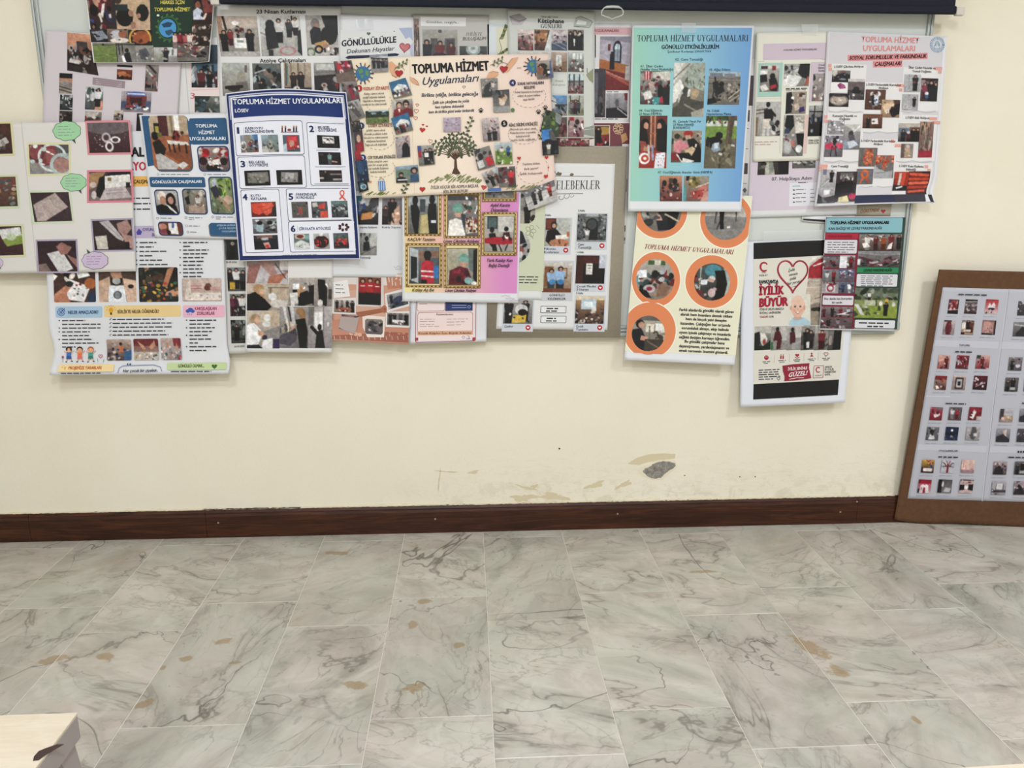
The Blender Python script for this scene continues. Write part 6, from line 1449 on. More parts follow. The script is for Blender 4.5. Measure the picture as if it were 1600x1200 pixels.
for (q, sp_) in [([(521, 96), (549, 94), (556, 127), (527, 130)], 'b 6c5c5c 4a4044;e 30 25 18 20 c03040;e 72 20 20 20 b02c44;k 14 9 0 0 100 60 2a2226 8a3444 c9b4ac;p 77645c 0 60 100 50 100 100 0 100'),
                 ([(534, 128), (557, 127), (563, 158), (541, 162)], 'b 8c8480 5a5254;p 9a2f44 30 20 60 15 75 80 45 90;k 12 10 0 0 100 100 b4aaa6 2c282c 6a3a44'),
                 ([(538, 160), (560, 155), (571, 182), (551, 190)], 'b a9a6a4 77736e;p 5a5654 10 20 50 10 80 90 50 95;k 8 9 0 0 100 100 d0ccc8 6c6664'),
                 ([(548, 190), (562, 188), (566, 205), (552, 207)], 'dark'), ([(553, 207), (566, 205), (569, 236), (556, 238)], 'b 4c4448 6a2c34;e 50 35 25 20 c9a890;p a82a3a 10 60 90 50 95 100 15 100'),
                 ([(554, 236), (562, 236), (566, 250), (556, 252)], 'b b8323c 8a2a34'), ([(555, 252), (573, 250), (577, 284), (560, 287)], 'b 2c4a6c 1f3048;e 40 35 30 26 35557c;k 8 10 0 40 100 100 1a2430 5a7a94 8a9aa8'),
                 ([(558, 284), (573, 280), (576, 297), (562, 301)], 'b 26303c 1c2630;e 45 50 26 30 4a8090;o 55 60 26 20 20 b9c4c8')]:
    stick(q, sp_)
# --- A far left white card
S = Sheet('display_card', 'large white folded card with pastel-framed craft photos and speech clouds, far left', 'poster',
          [(-150, 195), (203, 189.5), (212.5, 424), (-130, 429.5)], .048, 'd8d5d0',
          lambda u, v: .0022*np.exp(-((u-.526-.022*v)/.05)**2)+.002*v)
S.line([(33, 190), (58, 426)], .8, 'c2bfba')  # shadow of the card's fold, painted on as a thin grey line
def framed(q, sp_, c, k=3.2):
    cx = sum(p[0] for p in q)/4; cy = sum(p[1] for p in q)/4
    S.poly([(p[0]+(k if p[0] > cx else -k), p[1]+(k if p[1] > cy else -k)) for p in q], c); S.photo(0, 0, 0, 0, sp_, quad=q)
framed([(45, 226), (107, 226), (108, 271), (47, 272)], 'b a8a29e 8f8a88;p 8a4448 25 0 72 0 80 40 60 70 30 75 8 40;p 9c5a58 40 12 78 22 70 60 45 65;e 22 30 22 34 8f4c50;r 68 0 100 28 5c5a5c;o 58 45 34 45 9 c9d3d0;o 18 22 20 34 14 6d4046;e 16 5 6 8 cfdcd8;e 38 16 6 8 c4d2ce;e 8 58 6 7 c2cfcc;e 28 55 5 7 d0dbd8;p e8e8e8 44 20 54 26 52 30 42 25;p e8e8e8 56 28 64 34 62 38 54 33;p e8e8e8 30 62 40 68 38 72 29 67;o 82 70 26 34 16 a9bdba;e 82 70 20 26 a88078;r 0 88 20 100 8a8a8c', 'd6d2a8')
framed([(136, 192), (200, 191), (204, 238), (140, 239)], 'b 5f4c50 4c2f34;e 50 10 60 30 6e6468;o 44 50 9 13 24 b9aeb0;o 66 58 10 9 22 e0dcdc;o 50 80 8 14 26 dcd6d6;k 22 1.6 12 35 42 95 e6e2e4 b5a8aa;k 14 1.2 50 20 95 50 a89ca0 8f8488', 'cf8a92')
framed([(47, 301), (107, 300), (113, 345), (54, 347)], 'b 45343a 4a3a40;p b3a29c 4 42 65 2 94 52 30 98 8 98;l 8c7c78 1 50 20 58 44;p 4c3a42 65 0 100 0 100 100 60 100 94 52', 'c9d3b8')
framed([(139, 269), (204, 268), (206, 313), (139, 314)], 'b 4a4044 8a7470;p a8845c 0 5 40 0 20 50 0 62;p 26282a 25 20 60 0 100 0 100 30 40 60 30 95 15 80;p dad7d2 37 15 98 10 100 50 38 58;r 44 20 54 32 8a7448;p b9adae 38 58 85 52 100 90 25 98;l 97898a 1 42 66 85 62;l 97898a 1 40 76 90 72;r 88 38 98 56 2c2426;e 10 45 8 10 c4b4b0;e 12 80 6 14 d0c2c0', 'd47f90')
framed([(144, 345), (205, 343), (208, 390), (148, 391)], 'b 463a3e 3a2c30;p b6b0b0 18 5 42 0 78 64 76 72 60 62;l 8f8a8a 1 30 8 72 62;p a8847c 62 12 90 0 100 30 80 60 66 40;p b08a80 72 45 100 55 100 100 84 88;r 80 75 92 100 2c2426;p c4beb2 4 54 34 50 36 98 8 98', 'aaa0b4', 2.6)
framed([(58, 377), (118, 376), (121, 424), (61, 424)], 'b 3c2c34 463238;p cfcdcb 24 42 62 30 90 92 72 100 50 100;p 9c7068 48 18 64 5 90 22 76 44 60 46;p a0746a 75 45 100 60 100 88 82 60;p 8a7470 0 78 20 74 32 100 0 100', 'a99db2', 2.6)
framed([(-60, 194), (16, 193), (20, 240), (-56, 242)], 'b 5a3c34 4c3430;p b9b4b0 55 70 88 45 95 62 62 90;k 8 7 0 30 100 100 6e6668 a8a09a 3a2a2c', 'd6d0a0')
framed([(-50, 277), (24, 276), (28, 322), (-46, 324)], 'b 7a5048 5c443c;k 40 6 0 0 100 100 b8524c 4c6a6c c9b49a 8a3a34 6c7c78 a98a5c', 'c6cfb0')
framed([(-44, 355), (33, 353), (37, 398), (-40, 401)], 'b 54383a 4a3236;p cfd0cc 52 12 98 4 100 34 60 46;p 8ca04c 60 45 100 32 100 62 68 70;e 78 38 10 12 b9c4a0', 'cfd0a8')
def cloud(x, y, rx, ry, col, tx, ty):
    pts = []
    for i in range(48):
        a = i*2*math.pi/48; k_ = 1+.09*abs(math.sin(a*4.5)); pts.append((x+rx*k_*math.cos(a), y+ry*k_*math.sin(a)))
    S.poly([(x+rx*.15*tx, y+ry*.7*ty), (x+rx*.7*tx, y+ry*1.45*ty), (x+rx*.55*tx, y+ry*.6*ty)], '3a4a40'); S.poly([(px*1.0+(px-x)*.035, py+(py-y)*.05) for px, py in pts], '3a4a40'); S.poly(pts, col)
    for i in range(4): S.dash(x-rx*.7, y-ry*.5+i*ry*.33, x+rx*.62, y-ry*.5+i*ry*.33+.6, 1, '6f8a70' if col[1] > 'c' else '8a7a90', .8)
cloud(104.5, 204.5, 20, 14, '9ccca0', 1, 1); cloud(115, 285, 18.5, 12.5, '9ccca0', 1, 1); cloud(148.5, 407, 19, 12.5, 'c8b6cf', -1, -1); cloud(-4, 411, 8, 7, 'c8b6cf', 1, 1)
# --- U navy-edged poster on top
def wU(u, v): return 5*u**4*(1-v)**3*(-1), (-9*np.sin(u*3.1416)-5*u**6)*(1-v)**2.5+3*u*u*v**10
S = Sheet('poster', 'navy-edged white poster of six numbered boxes headed LÖSEV, top curling forward', 'poster',
          [(352, 146), (546, 149), (563, 402), (373.5, 408.5)], (.056, .058, .056, .054), 'e0e1ea',
          lambda u, v: .016*np.clip((.22-v)/.22, 0, 1)**2+.010*np.clip((u-.85)/.15, 0, 1)**2+.006*np.clip((v-.8)/.2, 0, 1)**2, wU, nu=30, nv=36)
def uvrect(u0, v0, u1, v1, col, layer):
    U, V = np.meshgrid(np.linspace(u0, u1, 37), np.linspace(v0, v1, 49)); idx = np.arange(37*49).reshape(49, 37)
    F = np.stack([idx[:-1, :-1], idx[1:, :-1], idx[1:, 1:], idx[:-1, 1:]], -1).reshape(-1, 4).tolist()
    S.add(S.pts(U.ravel(), V.ravel(), layer), F, col)
uvrect(.008, .006, .992, .994, '202e60', .0006); uvrect(.035, .028, .965, .972, 'dfe0ea', .0009); uvrect(.05, .036, .95, .15, '23356e', .0012)
uvrect(.028, .018, .972, .024, 'c9cfe4', .0014); uvrect(.024, .018, .03, .16, 'c9cfe4', .0014); uvrect(.968, .018, .974, .16, 'c9cfe4', .0014)
S.k = 60
S.text('TOPLUMA HİZMET UYGULAMALARI', 364.5, 163, 534, 161, 8, 'eceef4', 2); S.text('LÖSEV', 367.4, 175.6, 388.5, 175, 5.2, 'eceef4', 2)
for q in [(365, 192, 476, 241.6), (478.5, 191, 548.6, 289.5), (370.5, 245.5, 479.5, 293), (375.6, 296.8, 443.5, 393.6), (446.5, 294.8, 552, 343.6), (449.8, 346, 556.5, 392.6)]:
    S.rr(*q, 3, 'e4e5ee', '4a4c5c', .8)
nv = '222c58'
for (t, x_, y_) in [('1', 371, 208.6), ('2', 484, 206), ('3', 376.6, 261), ('4', 380, 312.6), ('5', 451.6, 311.8), ('6', 455, 362)]:
    S.text(t, x_, y_, x_+(2.6 if t == '1' else 6.4), y_, 9.4, nv, 4); S.rect(x_+9.2, y_-9.4, x_+10.2, y_+.6, nv)
S.texts([('KAMUOYU', 383.4, 202.6, 411, 202.3), ('BİLİNÇLENDİRME', 383.4, 207.6, 428, 207.2), ('BELGESEL', 497, 201.2, 515.5, 201), ('GÖSTERİMİ', 497, 205.8, 526, 205.5), ('BELGESEL', 389, 255.4, 415, 255.2), ('GÖSTERİMİ', 389, 260.2, 419, 260), ('KUTU', 392, 307.8, 407, 307.6), ('KATLAMA', 392.6, 312.6, 417, 312.4), ('FARKINDALIK', 463, 305.8, 495.4, 305.5), ('KURDELESİ', 463.5, 310.8, 491, 310.6), ('ÇİKOLATA ATÖLYESİ', 467, 359.4, 516.7, 358.8)], 4.1, nv, 2)
S.photo(375, 211.5, 404.5, 237.5, 'b 8aa0b4 7a6a60;r 20 0 60 40 8f8478;p 4a7ab0 70 0 100 0 100 40 80 30;k 34 9 0 35 100 100 a83c34 2c2a2e d8d2ca 4a5a7a 8a7468;o 16 60 16 22 14 dcd8d2')
S.photo(408, 211.2, 436, 237.2, 'b 8fa8b0 6a6c68;r 40 0 100 45 7c8c8c;p a39c90 30 100 45 30 55 30 80 100;k 16 9 0 40 100 100 3a4044 8f8a80 5a6a6c;p b5b0a8 0 70 30 60 40 100 0 100')
S.photo(441.4, 211, 469.4, 237, 'b 5c6e78 4a5a64;p b8323c 22 8 88 0 96 80 25 90;p d8484c 30 14 80 10 84 40 32 44;e 52 50 16 20 c98a78;k 8 5 30 50 90 85 8a1f2a e0c8c0;p b0c4cc 0 60 20 50 24 100 0 100')
for (a, c) in [(441, '7a3a30'), (446, '2c2c34'), (459, '3a2c34'), (463, '2c3a4c')]: S.line([(a, 199), (a, 207)], 2.4, c); S.el(a, 197.6, 1.5, 1.5, 'b98b74', n=8)
S.line([(439, 206.5), (466, 206)], 1.2, '6a5a5c'); S.el(452, 203, 3, 2, '8a3a3c')
S.photo(495, 211, 531.4, 231.6, 'b 262228 1c1a1e;r 24 12 76 66 ddd8d6;k 7 8 30 20 70 60 6c4a44 8a8482 3a3a3e;k 8 7 0 70 100 100 3a3438 14141a')
S.photo(497, 237.5, 533.4, 257.8, 'b 221c22 1a181c;m 50 8 90 7aa8a4 2c2020 5a5a60;p c79a80 60 66 85 74 82 82 58 80;e 15 20 10 12 4a3a3c;k 5 6 60 0 100 50 3a3438')
S.photo(498.6, 265.8, 535, 284.2, 'b 3a2c30 2c2428;m 28 5 100 1d1a1e;r 48 28 98 42 8a8082;r 60 72 98 88 a8a0a0;r 0 60 18 75 b5adac;k 5 6 0 0 100 30 5a3438');
for (a, b, c) in [(494, 234.6, 529), (492, 260.8, 540), (491, 287.2, 545)]: S.line([(a, b), (c, b-.3)], .7, '77798a')
S.photo(381.4, 267, 423, 289.6, 'b 1c1b1e 1a191c;p 7c7a72 12 14 94 12 95 86 12 84;p 8f8c84 20 20 86 20 80 45 22 48;k 12 7 16 40 90 80 5a5852 a5a298 6c6a64;e 88 90 12 14 16151a')
S.photo(431.4, 265.8, 473, 288.4, 'b 201f22 1c1b1e;p 8c8a88 20 14 86 18 82 86 16 82;p b8b7b4 36 22 70 24 66 60 34 62;k 8 6 22 40 80 80 5c5a58 a8a6a4 3c3a3c')
S.photo(391.6, 316, 432.4, 338.2, 'b 8a3a34 6a302c;p d8503c 2 12 60 5 78 50 30 88 5 70;p e0604a 45 8 86 6 98 50 62 95 50 80;l a8301f 1.6 20 40 60 30;l a8301f 1.6 40 70 85 34;p 3a3634 86 40 100 20 100 100 78 100')
S.photo(394, 342, 433.6, 364.4, 'b 7c7a7c 5c5a60;k 20 11 0 10 100 90 26262c c9ccd0 8a9aa4 3c4048 d8dadc;p 9fb4bc 18 40 45 34 42 92 15 85;e 30 30 12 14 221f22;e 72 30 12 14 1d1b20')
S.photo(396, 368, 435.4, 389.2, 'b 3a3c44 24252c;p 8a6450 12 4 80 0 78 22 15 24;p b9bcc2 30 20 60 16 62 34 34 38;p 1c1c24 0 40 55 50 60 90 0 85;p c9988a 38 55 62 50 68 88 48 95;p c04040 44 70 60 66 64 90 50 92;p 2a2c34 72 30 100 20 100 100 78 90')
S.photo(455, 315.4, 482.4, 340, 'b 6a6662 5c5855;l 3c3a38 1.5 10 20 90 30;l 8a8680 1 20 0 50 60;o 54 52 7 12 40 c84c40;l c84c40 3 50 60 44 78;l c84c40 3 58 60 62 78;k 8 8 0 0 100 100 7c7872 4a4644')
S.photo(486, 315, 513, 340, 'b 5a6264 4c4c4e;p d24c40 44 22 88 10 82 48 46 44;p d85444 55 62 98 58 98 100 52 98;p bcb4ae 5 12 36 5 42 32 10 36;k 8 9 0 35 50 100 3a3c40 8a8a88')
S.photo(517, 314, 544.4, 339.4, 'b 5c6c70 4a4c50;k 34 10 0 20 100 100 2a2c30 a5a8a8 6a6c70 c9c8c4 3c464a;r 0 0 100 22 66807c')
S.ring(534.5, 301.5, 4, 4.6, 1.9, 'd05a48', 16, 120, 420); S.line([(536.6, 305), (530.5, 311.5)], 2.4, 'd05a48'); S.line([(532.6, 305), (540, 313)], 2.4, 'd05a48')
for i in range(7): a = i*.9; S.el(537+6.6*math.cos(a), 355+4.4*math.sin(a), 2.6, 2.2, '4a2628', a, 10); S.line([(535.6+6.6*math.cos(a), 354.6+4.4*math.sin(a)), (538.4+6.6*math.cos(a), 354.4+4.4*math.sin(a))], .5, '8a5a50')
S.photo(458.7, 365.6, 484.4, 389, 'b 6c8480 55605c;e 42 18 36 18 c9b8a8;e 42 18 24 11 7c3a30;p c9ccc8 5 60 45 42 98 62 100 100 0 100;k 6 4 30 70 80 92 2a2a2c 8a8c8a;e 88 25 16 20 7ca098')
S.photo(489.4, 365, 515.4, 388.6, 'b b8b8b4 9a928e;e 50 55 48 40 3a2422;k 30 6 10 30 90 80 c02c34 d8483c 8a1f24 3a2024;l 26201f 2 50 15 50 95;p e0dcd4 38 0 60 0 58 18 42 20')
S.photo(520.3, 364.4, 545.4, 388.2, 'b 5c6c6c 4a4648;r 0 60 100 90 2c2426;k 26 7 8 38 92 78 c23a3c d85448 a02830;k 10 4 10 12 90 36 77928c 3c4a4a')
S.line([(379, 400.4), (436, 400)], 1, '3a3c48'); S.line([(501.5, 398.8), (557, 398.4)], 1, '3a3c48'); S.dash(441, 399.4, 495, 398.8, 1, '4a4c5c', 1.6, just=True)

# --- strip, Y lilac sheet, Z cream sheet
S = Sheet('paper_strip', 'narrow white sheet edge with dark slivers, right edge of the turquoise poster', 'paper',
          [(1150, 92), (1190, 92), (1182, 314), (1140, 314)], .0205, 'd3d1cf', nu=2, nv=6)
for (a, b, c, d) in [(1170, 118, 1176, 165), (1166, 172, 1171, 190), (1163, 255, 1168, 272)]: S.rect(a, b, c, d, '4a4044')
for (a, b, c, d) in [(1160, 200, 1170, 201), (1160, 232, 1169, 233), (1158, 286, 1167, 287)]: S.rect(a, b, c, d, '77757a')
S.poly([(1160, 297), (1164, 302), (1167, 297), (1164, 293)], '55555c')
S = Sheet('poster', 'lilac poster lettered 07. HelpSteps Adım, under the cream photo sheet', 'poster',
          [(1181, 66), (1347, 66), (1338.5, 335), (1167.5, 340)], .0235, 'd9d9da', bend_sag(.002))
S.rect(1183, 70, 1325, 325, 'cdbfcb', 'd3cad2')
S.photo(1185, 240, 1232, 272.5, 'b 55504a 3a3634;p b3aea0 20 0 45 0 55 100 25 100;p 8a8f84 35 20 48 15 52 90 38 95;p 26262a 60 0 100 10 100 100 70 100;k 6 9 0 0 25 100 2c2a28 6c6660')
S.photo(1238.7, 240, 1274, 262.5, 'b 5a5856 66645f;k 16 11 0 0 100 100 a9a8a4 44423f c2c1bc')
S.text('07. HelpSteps Adım', 1205.7, 282.4, 1268.7, 280.6, 5.4, '33313a', 1)
S.rect(1234, 286, 1280, 321, 'dcdbe0'); S.dash(1247, 285.4, 1262, 285, 1, '2c2c30', 1.2, just=True); S.dash(1238, 291, 1250, 291, 1, '6aa0a0', 1.2, just=True)
for i in range(4): S.el(1240.5, 297+i*6.3, 1.8, 1, '222226', n=8); S.dash(1243.5, 296.4+i*6.3, 1259, 296+i*6.3, 1, '55555c', 1, just=True); S.dash(1266, 296+i*6.3, 1274, 296+i*6.3, 1, '77777c', .9)
S = Sheet('poster', 'cream photo sheet with a lilac heading band and a teal-framed print', 'poster',
          [(1182, 51), (1298, 49), (1282, 250.5), (1176, 252.8)], .0275, 'dcdacd', bend_sag(.005))
S.rect(1193, 68.4, 1297, 92, 'c9bac6'); S.text('TOPLUMA HİZMET UYGULAMALARI', 1224, 79.8, 1276, 78.4, 2.9, '4a4450', 2)
S.line([(1184, 95.8), (1296, 93.2)], .6, '9c9890'); S.line([(1221, 96), (1218.5, 240)], .6, 'b5b0a6'); S.line([(1184, 154.5), (1219, 154)], .5, 'c2bdb2')
S.rect(1185, 98.7, 1221, 151, '9fc4b8')
S.photo(1188, 102.5, 1216.5, 143, 'b b5b5b0 7a7068;r 0 0 100 12 c9c6c2;r 5 3 40 14 4a3a38;r 62 3 82 20 8a3034;r 0 20 40 34 dcdcd8;p 26262c 0 38 35 34 40 62 5 66;e 66 42 14 12 1b1a1e;p 232327 48 52 84 48 98 80 90 100 55 96;p b8323c 55 78 85 72 92 84 58 92;p d0cdc8 0 80 30 70 50 92 15 100')
S.photo(1225.7, 100, 1263.5, 134.5, 'b a7a6a0 85827c;k 16 10 0 0 60 60 c9c9c6 5a5c5e 3c3c42;p 222227 62 0 100 0 100 72 74 62 55 40;p dcdcd8 0 70 45 48 72 62 50 100 0 100;p a85a50 95 55 100 60 100 90 80 100;l 6a6864 1.5 0 45 50 20')
S.dash(1228, 138.6, 1261, 138, 1, '44444a', 1.6, just=True); S.dash(1228, 140.8, 1260, 140.4, 1, '44444a', 1, just=True)
S.photo(1229, 143.5, 1258.5, 177.5, 'b a89a8a 8c8074;p 26252a 0 8 25 0 38 40 30 95 0 100;e 80 20 12 14 c9a890;e 78 16 16 10 5a4030;k 12 8 30 10 90 70 d9d4cc 8a7c6c b9a48c;p 3a2f6e 62 75 90 68 98 88 70 96;p c9b4a4 40 60 62 52 70 78 48 86')
S.photo(1225.5, 180, 1256, 208, 'b b0aaa0 9a948c;p 232328 12 0 45 0 52 60 30 95 5 60;p cfc9c0 55 40 90 30 100 90 60 100;k 8 8 50 0 100 50 8c8478 d5d0c8;p 3a4a62 8 75 30 70 30 100 5 100')
S.rect(1256.5, 179, 1260, 240, 'd6bcb4')
S.photo(1224, 209, 1254, 243.6, 'b 8c8a8a 77746f;p 1e1d22 62 0 100 0 100 62 72 50;e 22 55 26 38 9c9a9a;e 24 56 18 30 b5b4b4;p b87a6c 35 35 58 30 62 58 46 62;e 80 68 16 16 dcdcda;k 6 6 0 0 50 30 8a4a44 c9c4be;l 3c3a3e 1.5 45 60 80 98')
S.photo(1182, 159.5, 1218.5, 212, 'b b7b5b0 9c9994;l 5c5048 2 0 25 45 20;l 5c5048 1.5 0 35 45 30;p 8a6c54 0 45 10 45 8 100 0 100;e 48 8 9 8 1c1a1e;p 232226 32 22 62 20 72 45 66 62 34 58;l 232226 3 60 25 78 42;p d5cdc0 30 50 60 50 62 78 28 78;r 28 78 38 100 c2c0bc;r 46 78 56 100 c2c0bc;k 10 8 60 60 100 100 2c2c30 77757a c9c6c2')
S.rect(1268, 97, 1296, 118, 'c9bac6'); S.rect(1267, 112, 1295, 159, 'c9bac6')
for i in range(3): S.text(('Özel', 'Eğitim', 'Anaokulu')[i], 1278.5, 103+i*4.4, 1288, 102.8+i*4.4, 3, '3a3640', 1)
S.photo(1271, 115, 1294, 157.6, 'b a49c98 7a706c;k 16 9 0 10 100 100 c9bdb4 7a3a3c 3a3638 d8d0c8 8f6a60')
S.photo(1265, 165, 1290, 212.4, 'b a8a8a4 3c3a3e;l 2a2a2e 2 0 20 100 22;l 2a2a2e 2 30 0 30 40;p 232328 0 40 100 38 100 100 0 100;k 10 8 0 30 100 90 4c5a78 8f8c8a 2c2c32')
S.text('YEMEK DİŞİN', 1263, 221, 1279, 220.4, 2.8, '2a2a2e', 2); S.text('SİZİN İÇİN', 1263, 225, 1279, 224.4, 2.8, '2a2a2e', 2)
S.dash(1179, 222, 1214, 221.2, 1, 'c2989c', 1.3, just=True); S.dash(1179, 226, 1204, 225.6, 1, 'c2989c', 1.3, just=True)
# scrap with a tape label
S = Sheet('paper_label', 'small taped brown paper label with a red heart, above the dark two-column poster', 'label',
          [(1338, 318), (1394, 316), (1391, 338), (1336, 338)], .0215, 'b4ab9c', nu=3, nv=2)
S.text('ÖĞRETMEN!', 1344, 333, 1373, 330.6, 5.4, '8f6c44', 2, .15); S.heart(1380, 330, 3.6, 'a23a3c')
S = Sheet('paper_strip', 'white paper corner with a black stripe, showing left of the dark two-column poster', 'paper',
          [(1253, 338), (1300, 336), (1300, 350), (1252.5, 346)], .0215, 'dededd', nu=2, nv=2)
S.poly([(1255, 341.5), (1290, 343.5), (1290, 347), (1255, 344)], '26262a')
# --- X orange circles
S = Sheet('poster', 'cream poster with orange rings around round photos, hanging below the turquoise poster', 'poster',
          [(999, 300), (1176, 306), (1147.5, 570.5), (975, 562.5)], (.0385, .0345, .045, .042), 'dddfe2', bend_curl(.008, 'b', .3, .002), nv=26)
S.rect(999, 301, 1149.2, 556, 'e2dfc6')
OR = 'd98458'
def clipdisc(cx, cy, rx, ry, col):
    pts = []
    for i in range(60):
        a = i*2*math.pi/60; pts.append((cx+rx*math.cos(a), cy+ry*math.sin(a)))
    u, v = S.uv([p[0] for p in pts], [p[1] for p in pts])
    u = np.clip(u, 0.002, .998); v = np.clip(v, .003, .955)
    X, Y = S.px(u, v); S.poly([p for i, p in enumerate(zip(X, Y)) if i == 0 or math.dist(p, (X[i-1], Y[i-1])) > .05], col)
for (cx, cy, rx, ry, ix, iy, irx, iry, sp_) in [
    (1031, 329, 43, 43.5, 1033, 328, 33, 35, 'b 9a948c 77706a;p 1f1e22 55 50 90 55 80 100 55 92 50 70;p c99a80 42 62 52 55 55 74 44 78;k 12 7 10 55 60 95 3a3c3e c9c6c2 5a5a60;l c9b8a0 2 60 60 100 80;p 2a2c34 42 76 64 72 72 96 48 98'),
    (1135, 344, 41, 43.5, 1134, 342, 33, 34, 'b a29f9a 6e6c6a;r 0 0 100 45 b4b0aa;l 5c5a58 2 30 10 28 60;l 5c5a58 2 70 10 72 55;p 1f1e22 34 20 46 22 46 58 50 84 42 86 38 60;e 48 84 6 4 1a1a1e;l 2a2a2e 1.2 40 50 28 96;e 68 82 5 3 dcdad6;e 58 70 4 3 d0cecb;p 8a8885 0 80 100 70 100 100 0 100'),
    (1025, 436.5, 37.6, 42.8, 1024, 436.5, 30.6, 33, 'b b3b0a8 8d7c6c;r 30 4 44 15 4a6a40;r 46 4 58 15 d9d6c0;r 60 4 70 15 4a6a40;p 8c6c58 60 60 90 58 80 90 56 92;k 34 8 0 28 90 74 242628 4a5c5c c9cdd0 7a2f34 dcdedf 3a4a48;e 48 38 8 10 2a2224;p dfe0e2 0 30 28 28 30 46 4 50;e 38 74 14 10 b5b0b0;e 38 74 7 5 9c3040;p 1f1f22 10 76 32 78 44 96 20 96;p 5c9a9c 0 52 10 40 12 66 2 68'),
    (1111.7, 440, 40.8, 41.2, 1112.6, 440.6, 29, 30.2, 'b 5c6460 3a3a3c;r 76 0 100 100 a9b0ae;l a9b0a8 1.6 20 0 22 100;e 50 20 20 16 4f8c98;p 17171a 54 20 78 18 88 55 82 98 58 98 62 50;k 18 7 0 30 60 100 8a3a3c 2c2c30 c9c6c2 5a5c58;p d8dcdf 22 46 40 44 38 58 24 60;p c9a090 40 40 56 44 54 52 42 50;e 52 80 9 12 c9b0ae;l 77706c 1.6 0 56 30 60'),
    (1014.8, 516, 41, 43.5, 1013, 521, 26.8, 28.8, 'b b0a898 6c665e;p 6a6a64 0 0 100 0 100 14 30 14 10 26;r 42 24 100 46 d5cdbc;r 66 20 90 40 e2e2da;p 26282c 8 40 30 36 44 62 60 82 74 100 0 100;e 26 24 11 12 2a211f;e 30 27 8 9 c0917a;p c4937a 32 56 52 62 46 72 30 70;l 77726c 2 52 30 56 80;l 8a8680 2 66 26 66 78;r 42 66 100 100 4a4640;k 8 6 60 45 100 80 2c2c30 c9c4bc 5a4a40;l 7c6a54 2 50 72 90 96')]:
    clipdisc(cx, cy, rx+1.6, ry+1.6, 'eeeadb'); clipdisc(cx, cy, rx, ry, OR); S.photo(ix-irx, iy-iry, ix+irx, iy+iry, sp_, rnd='o', name='round_photo')
    S.ring(ix, iy, irx+4, iry+4, 4.8, 'd98458', 64, lift=.0008)
S.serif('TOPLUMA HİZMET UYGULAMALARI', 1006, 388.4, 1145, 397.4, 7.2, '8e2230', .25, 1.35)
for (t, a, b, c, d) in [('Farklı alanlarda gönüllü olarak görev', 1061.5, 485.6, 1146.6, 489.4), ('alarak hem insanlara destek oldum', 1063.4, 492.9, 1143.8, 496.5), ('hem de birçok yeni deneyim', 1071.5, 500, 1135, 503), ('kazandım. Çalıştığım her ortamda', 1063.4, 507, 1141, 510.6), ('sorumluluk almayı, ekip halinde', 1065, 514.2, 1138.5, 517.4), ('uyum içinde çalışmayı ve insanlarla', 1061.5, 521, 1141.5, 525), ('sağlıklı iletişim kurmayı öğrendim.', 1061, 528.4, 1140.3, 532), ('Bu gönüllü çalışmalar bana', 1069.7, 535.2, 1132, 538.4), ('dayanışmanın, yardımlaşmanın ve', 1061, 542.4, 1139, 546), ('emek vermenin önemini gösterdi.', 1061, 549.4, 1137.3, 553)]:
    S.text(t, a, b, c, d, 4.3, '1d1c20', 3)
# --- CC crescent poster
S = Sheet('poster', 'white poster with black bars, a red heart outline and a smiling baby', 'poster',
          [(1159, 378), (1343, 371), (1320.5, 629), (1156.5, 636)], (.026, .026, .040, .042), 'd9dbe2', bend_curl(.010, 'b', .35, .0), nv=26)
S.poly([(1177.4, 379.6), (1334, 373), (1331, 397), (1177.4, 405)], '1b1a1a'); S.poly([(1177.4, 405), (1331, 397), (1312, 593), (1177.2, 600.4)], 'd6d2c6'); S.poly([(1177.4, 600.3), (1311, 593), (1309, 617.2), (1176.8, 624.4)], '1b1a1a')
S.photo(0, 0, 0, 0, 'b c9c4ba a59a90;p a8323c 0 32 30 8 60 0 80 20 100 14 100 80 60 74 0 70;l e6e0da 2 15 30 55 18 90 60;p dcd8d0 0 0 30 0 0 20;p b5a898 0 78 100 84 100 100 0 100;l c9bfb4 2 0 76 100 84', quad=[(1266, 402), (1312, 399), (1310, 446), (1261, 449)])
S.photo(0, 0, 0, 0, 'b b9a998 c2b4a4;p 8f8478 0 50 40 40 100 60 100 100 0 100;e 40 58 20 6 3a302c;p 9a8c7c 0 70 40 62 60 100 0 100;l 7c6c5c 1.5 30 30 80 20', quad=[(1260, 450), (1310, 447), (1306, 507), (1255, 509)])
S.photo(0, 0, 0, 0, 'b d6d2c6 d6d2c6;p a6c4d0 0 100 6 84 20 74 40 78 62 74 84 80 100 92 100 100;l 8aacba 1 18 76 38 83 62 76;p d2a38e 26 60 54 60 58 76 40 82 24 76;e 41 38 33 35 ddb09a;e 10 44 5 8 d39c88;e 72 44 5 8 d39c88;e 41 27 30 23 e2bba6;e 29 39 4.2 2.6 4a3632;e 54 39 4.2 2.6 4a3632;l b98a76 .7 22 34 29 32.5 35 34;l b98a76 .7 48 34 54 32.5 61 34;e 41 47 4.5 3.4 cf9884;e 25 51 6 5 dba490;e 58 51 6 5 dba490;p f0e8e2 33 55.5 50 55.5 46 60 37 60;l b5685e .8 31 55 37 61 46 61 52 55;n 0.02', quad=[(1233, 460.5), (1266, 459.5), (1266.6, 508), (1232.4, 509)], name='baby_portrait')
S.ring(1193.6, 417, 7, 8, 2.2, 'a4243a', 26, 45, 330); S.ring(1193, 417, 5, 7, 1.8, 'a4243a', 20, 60, 300)
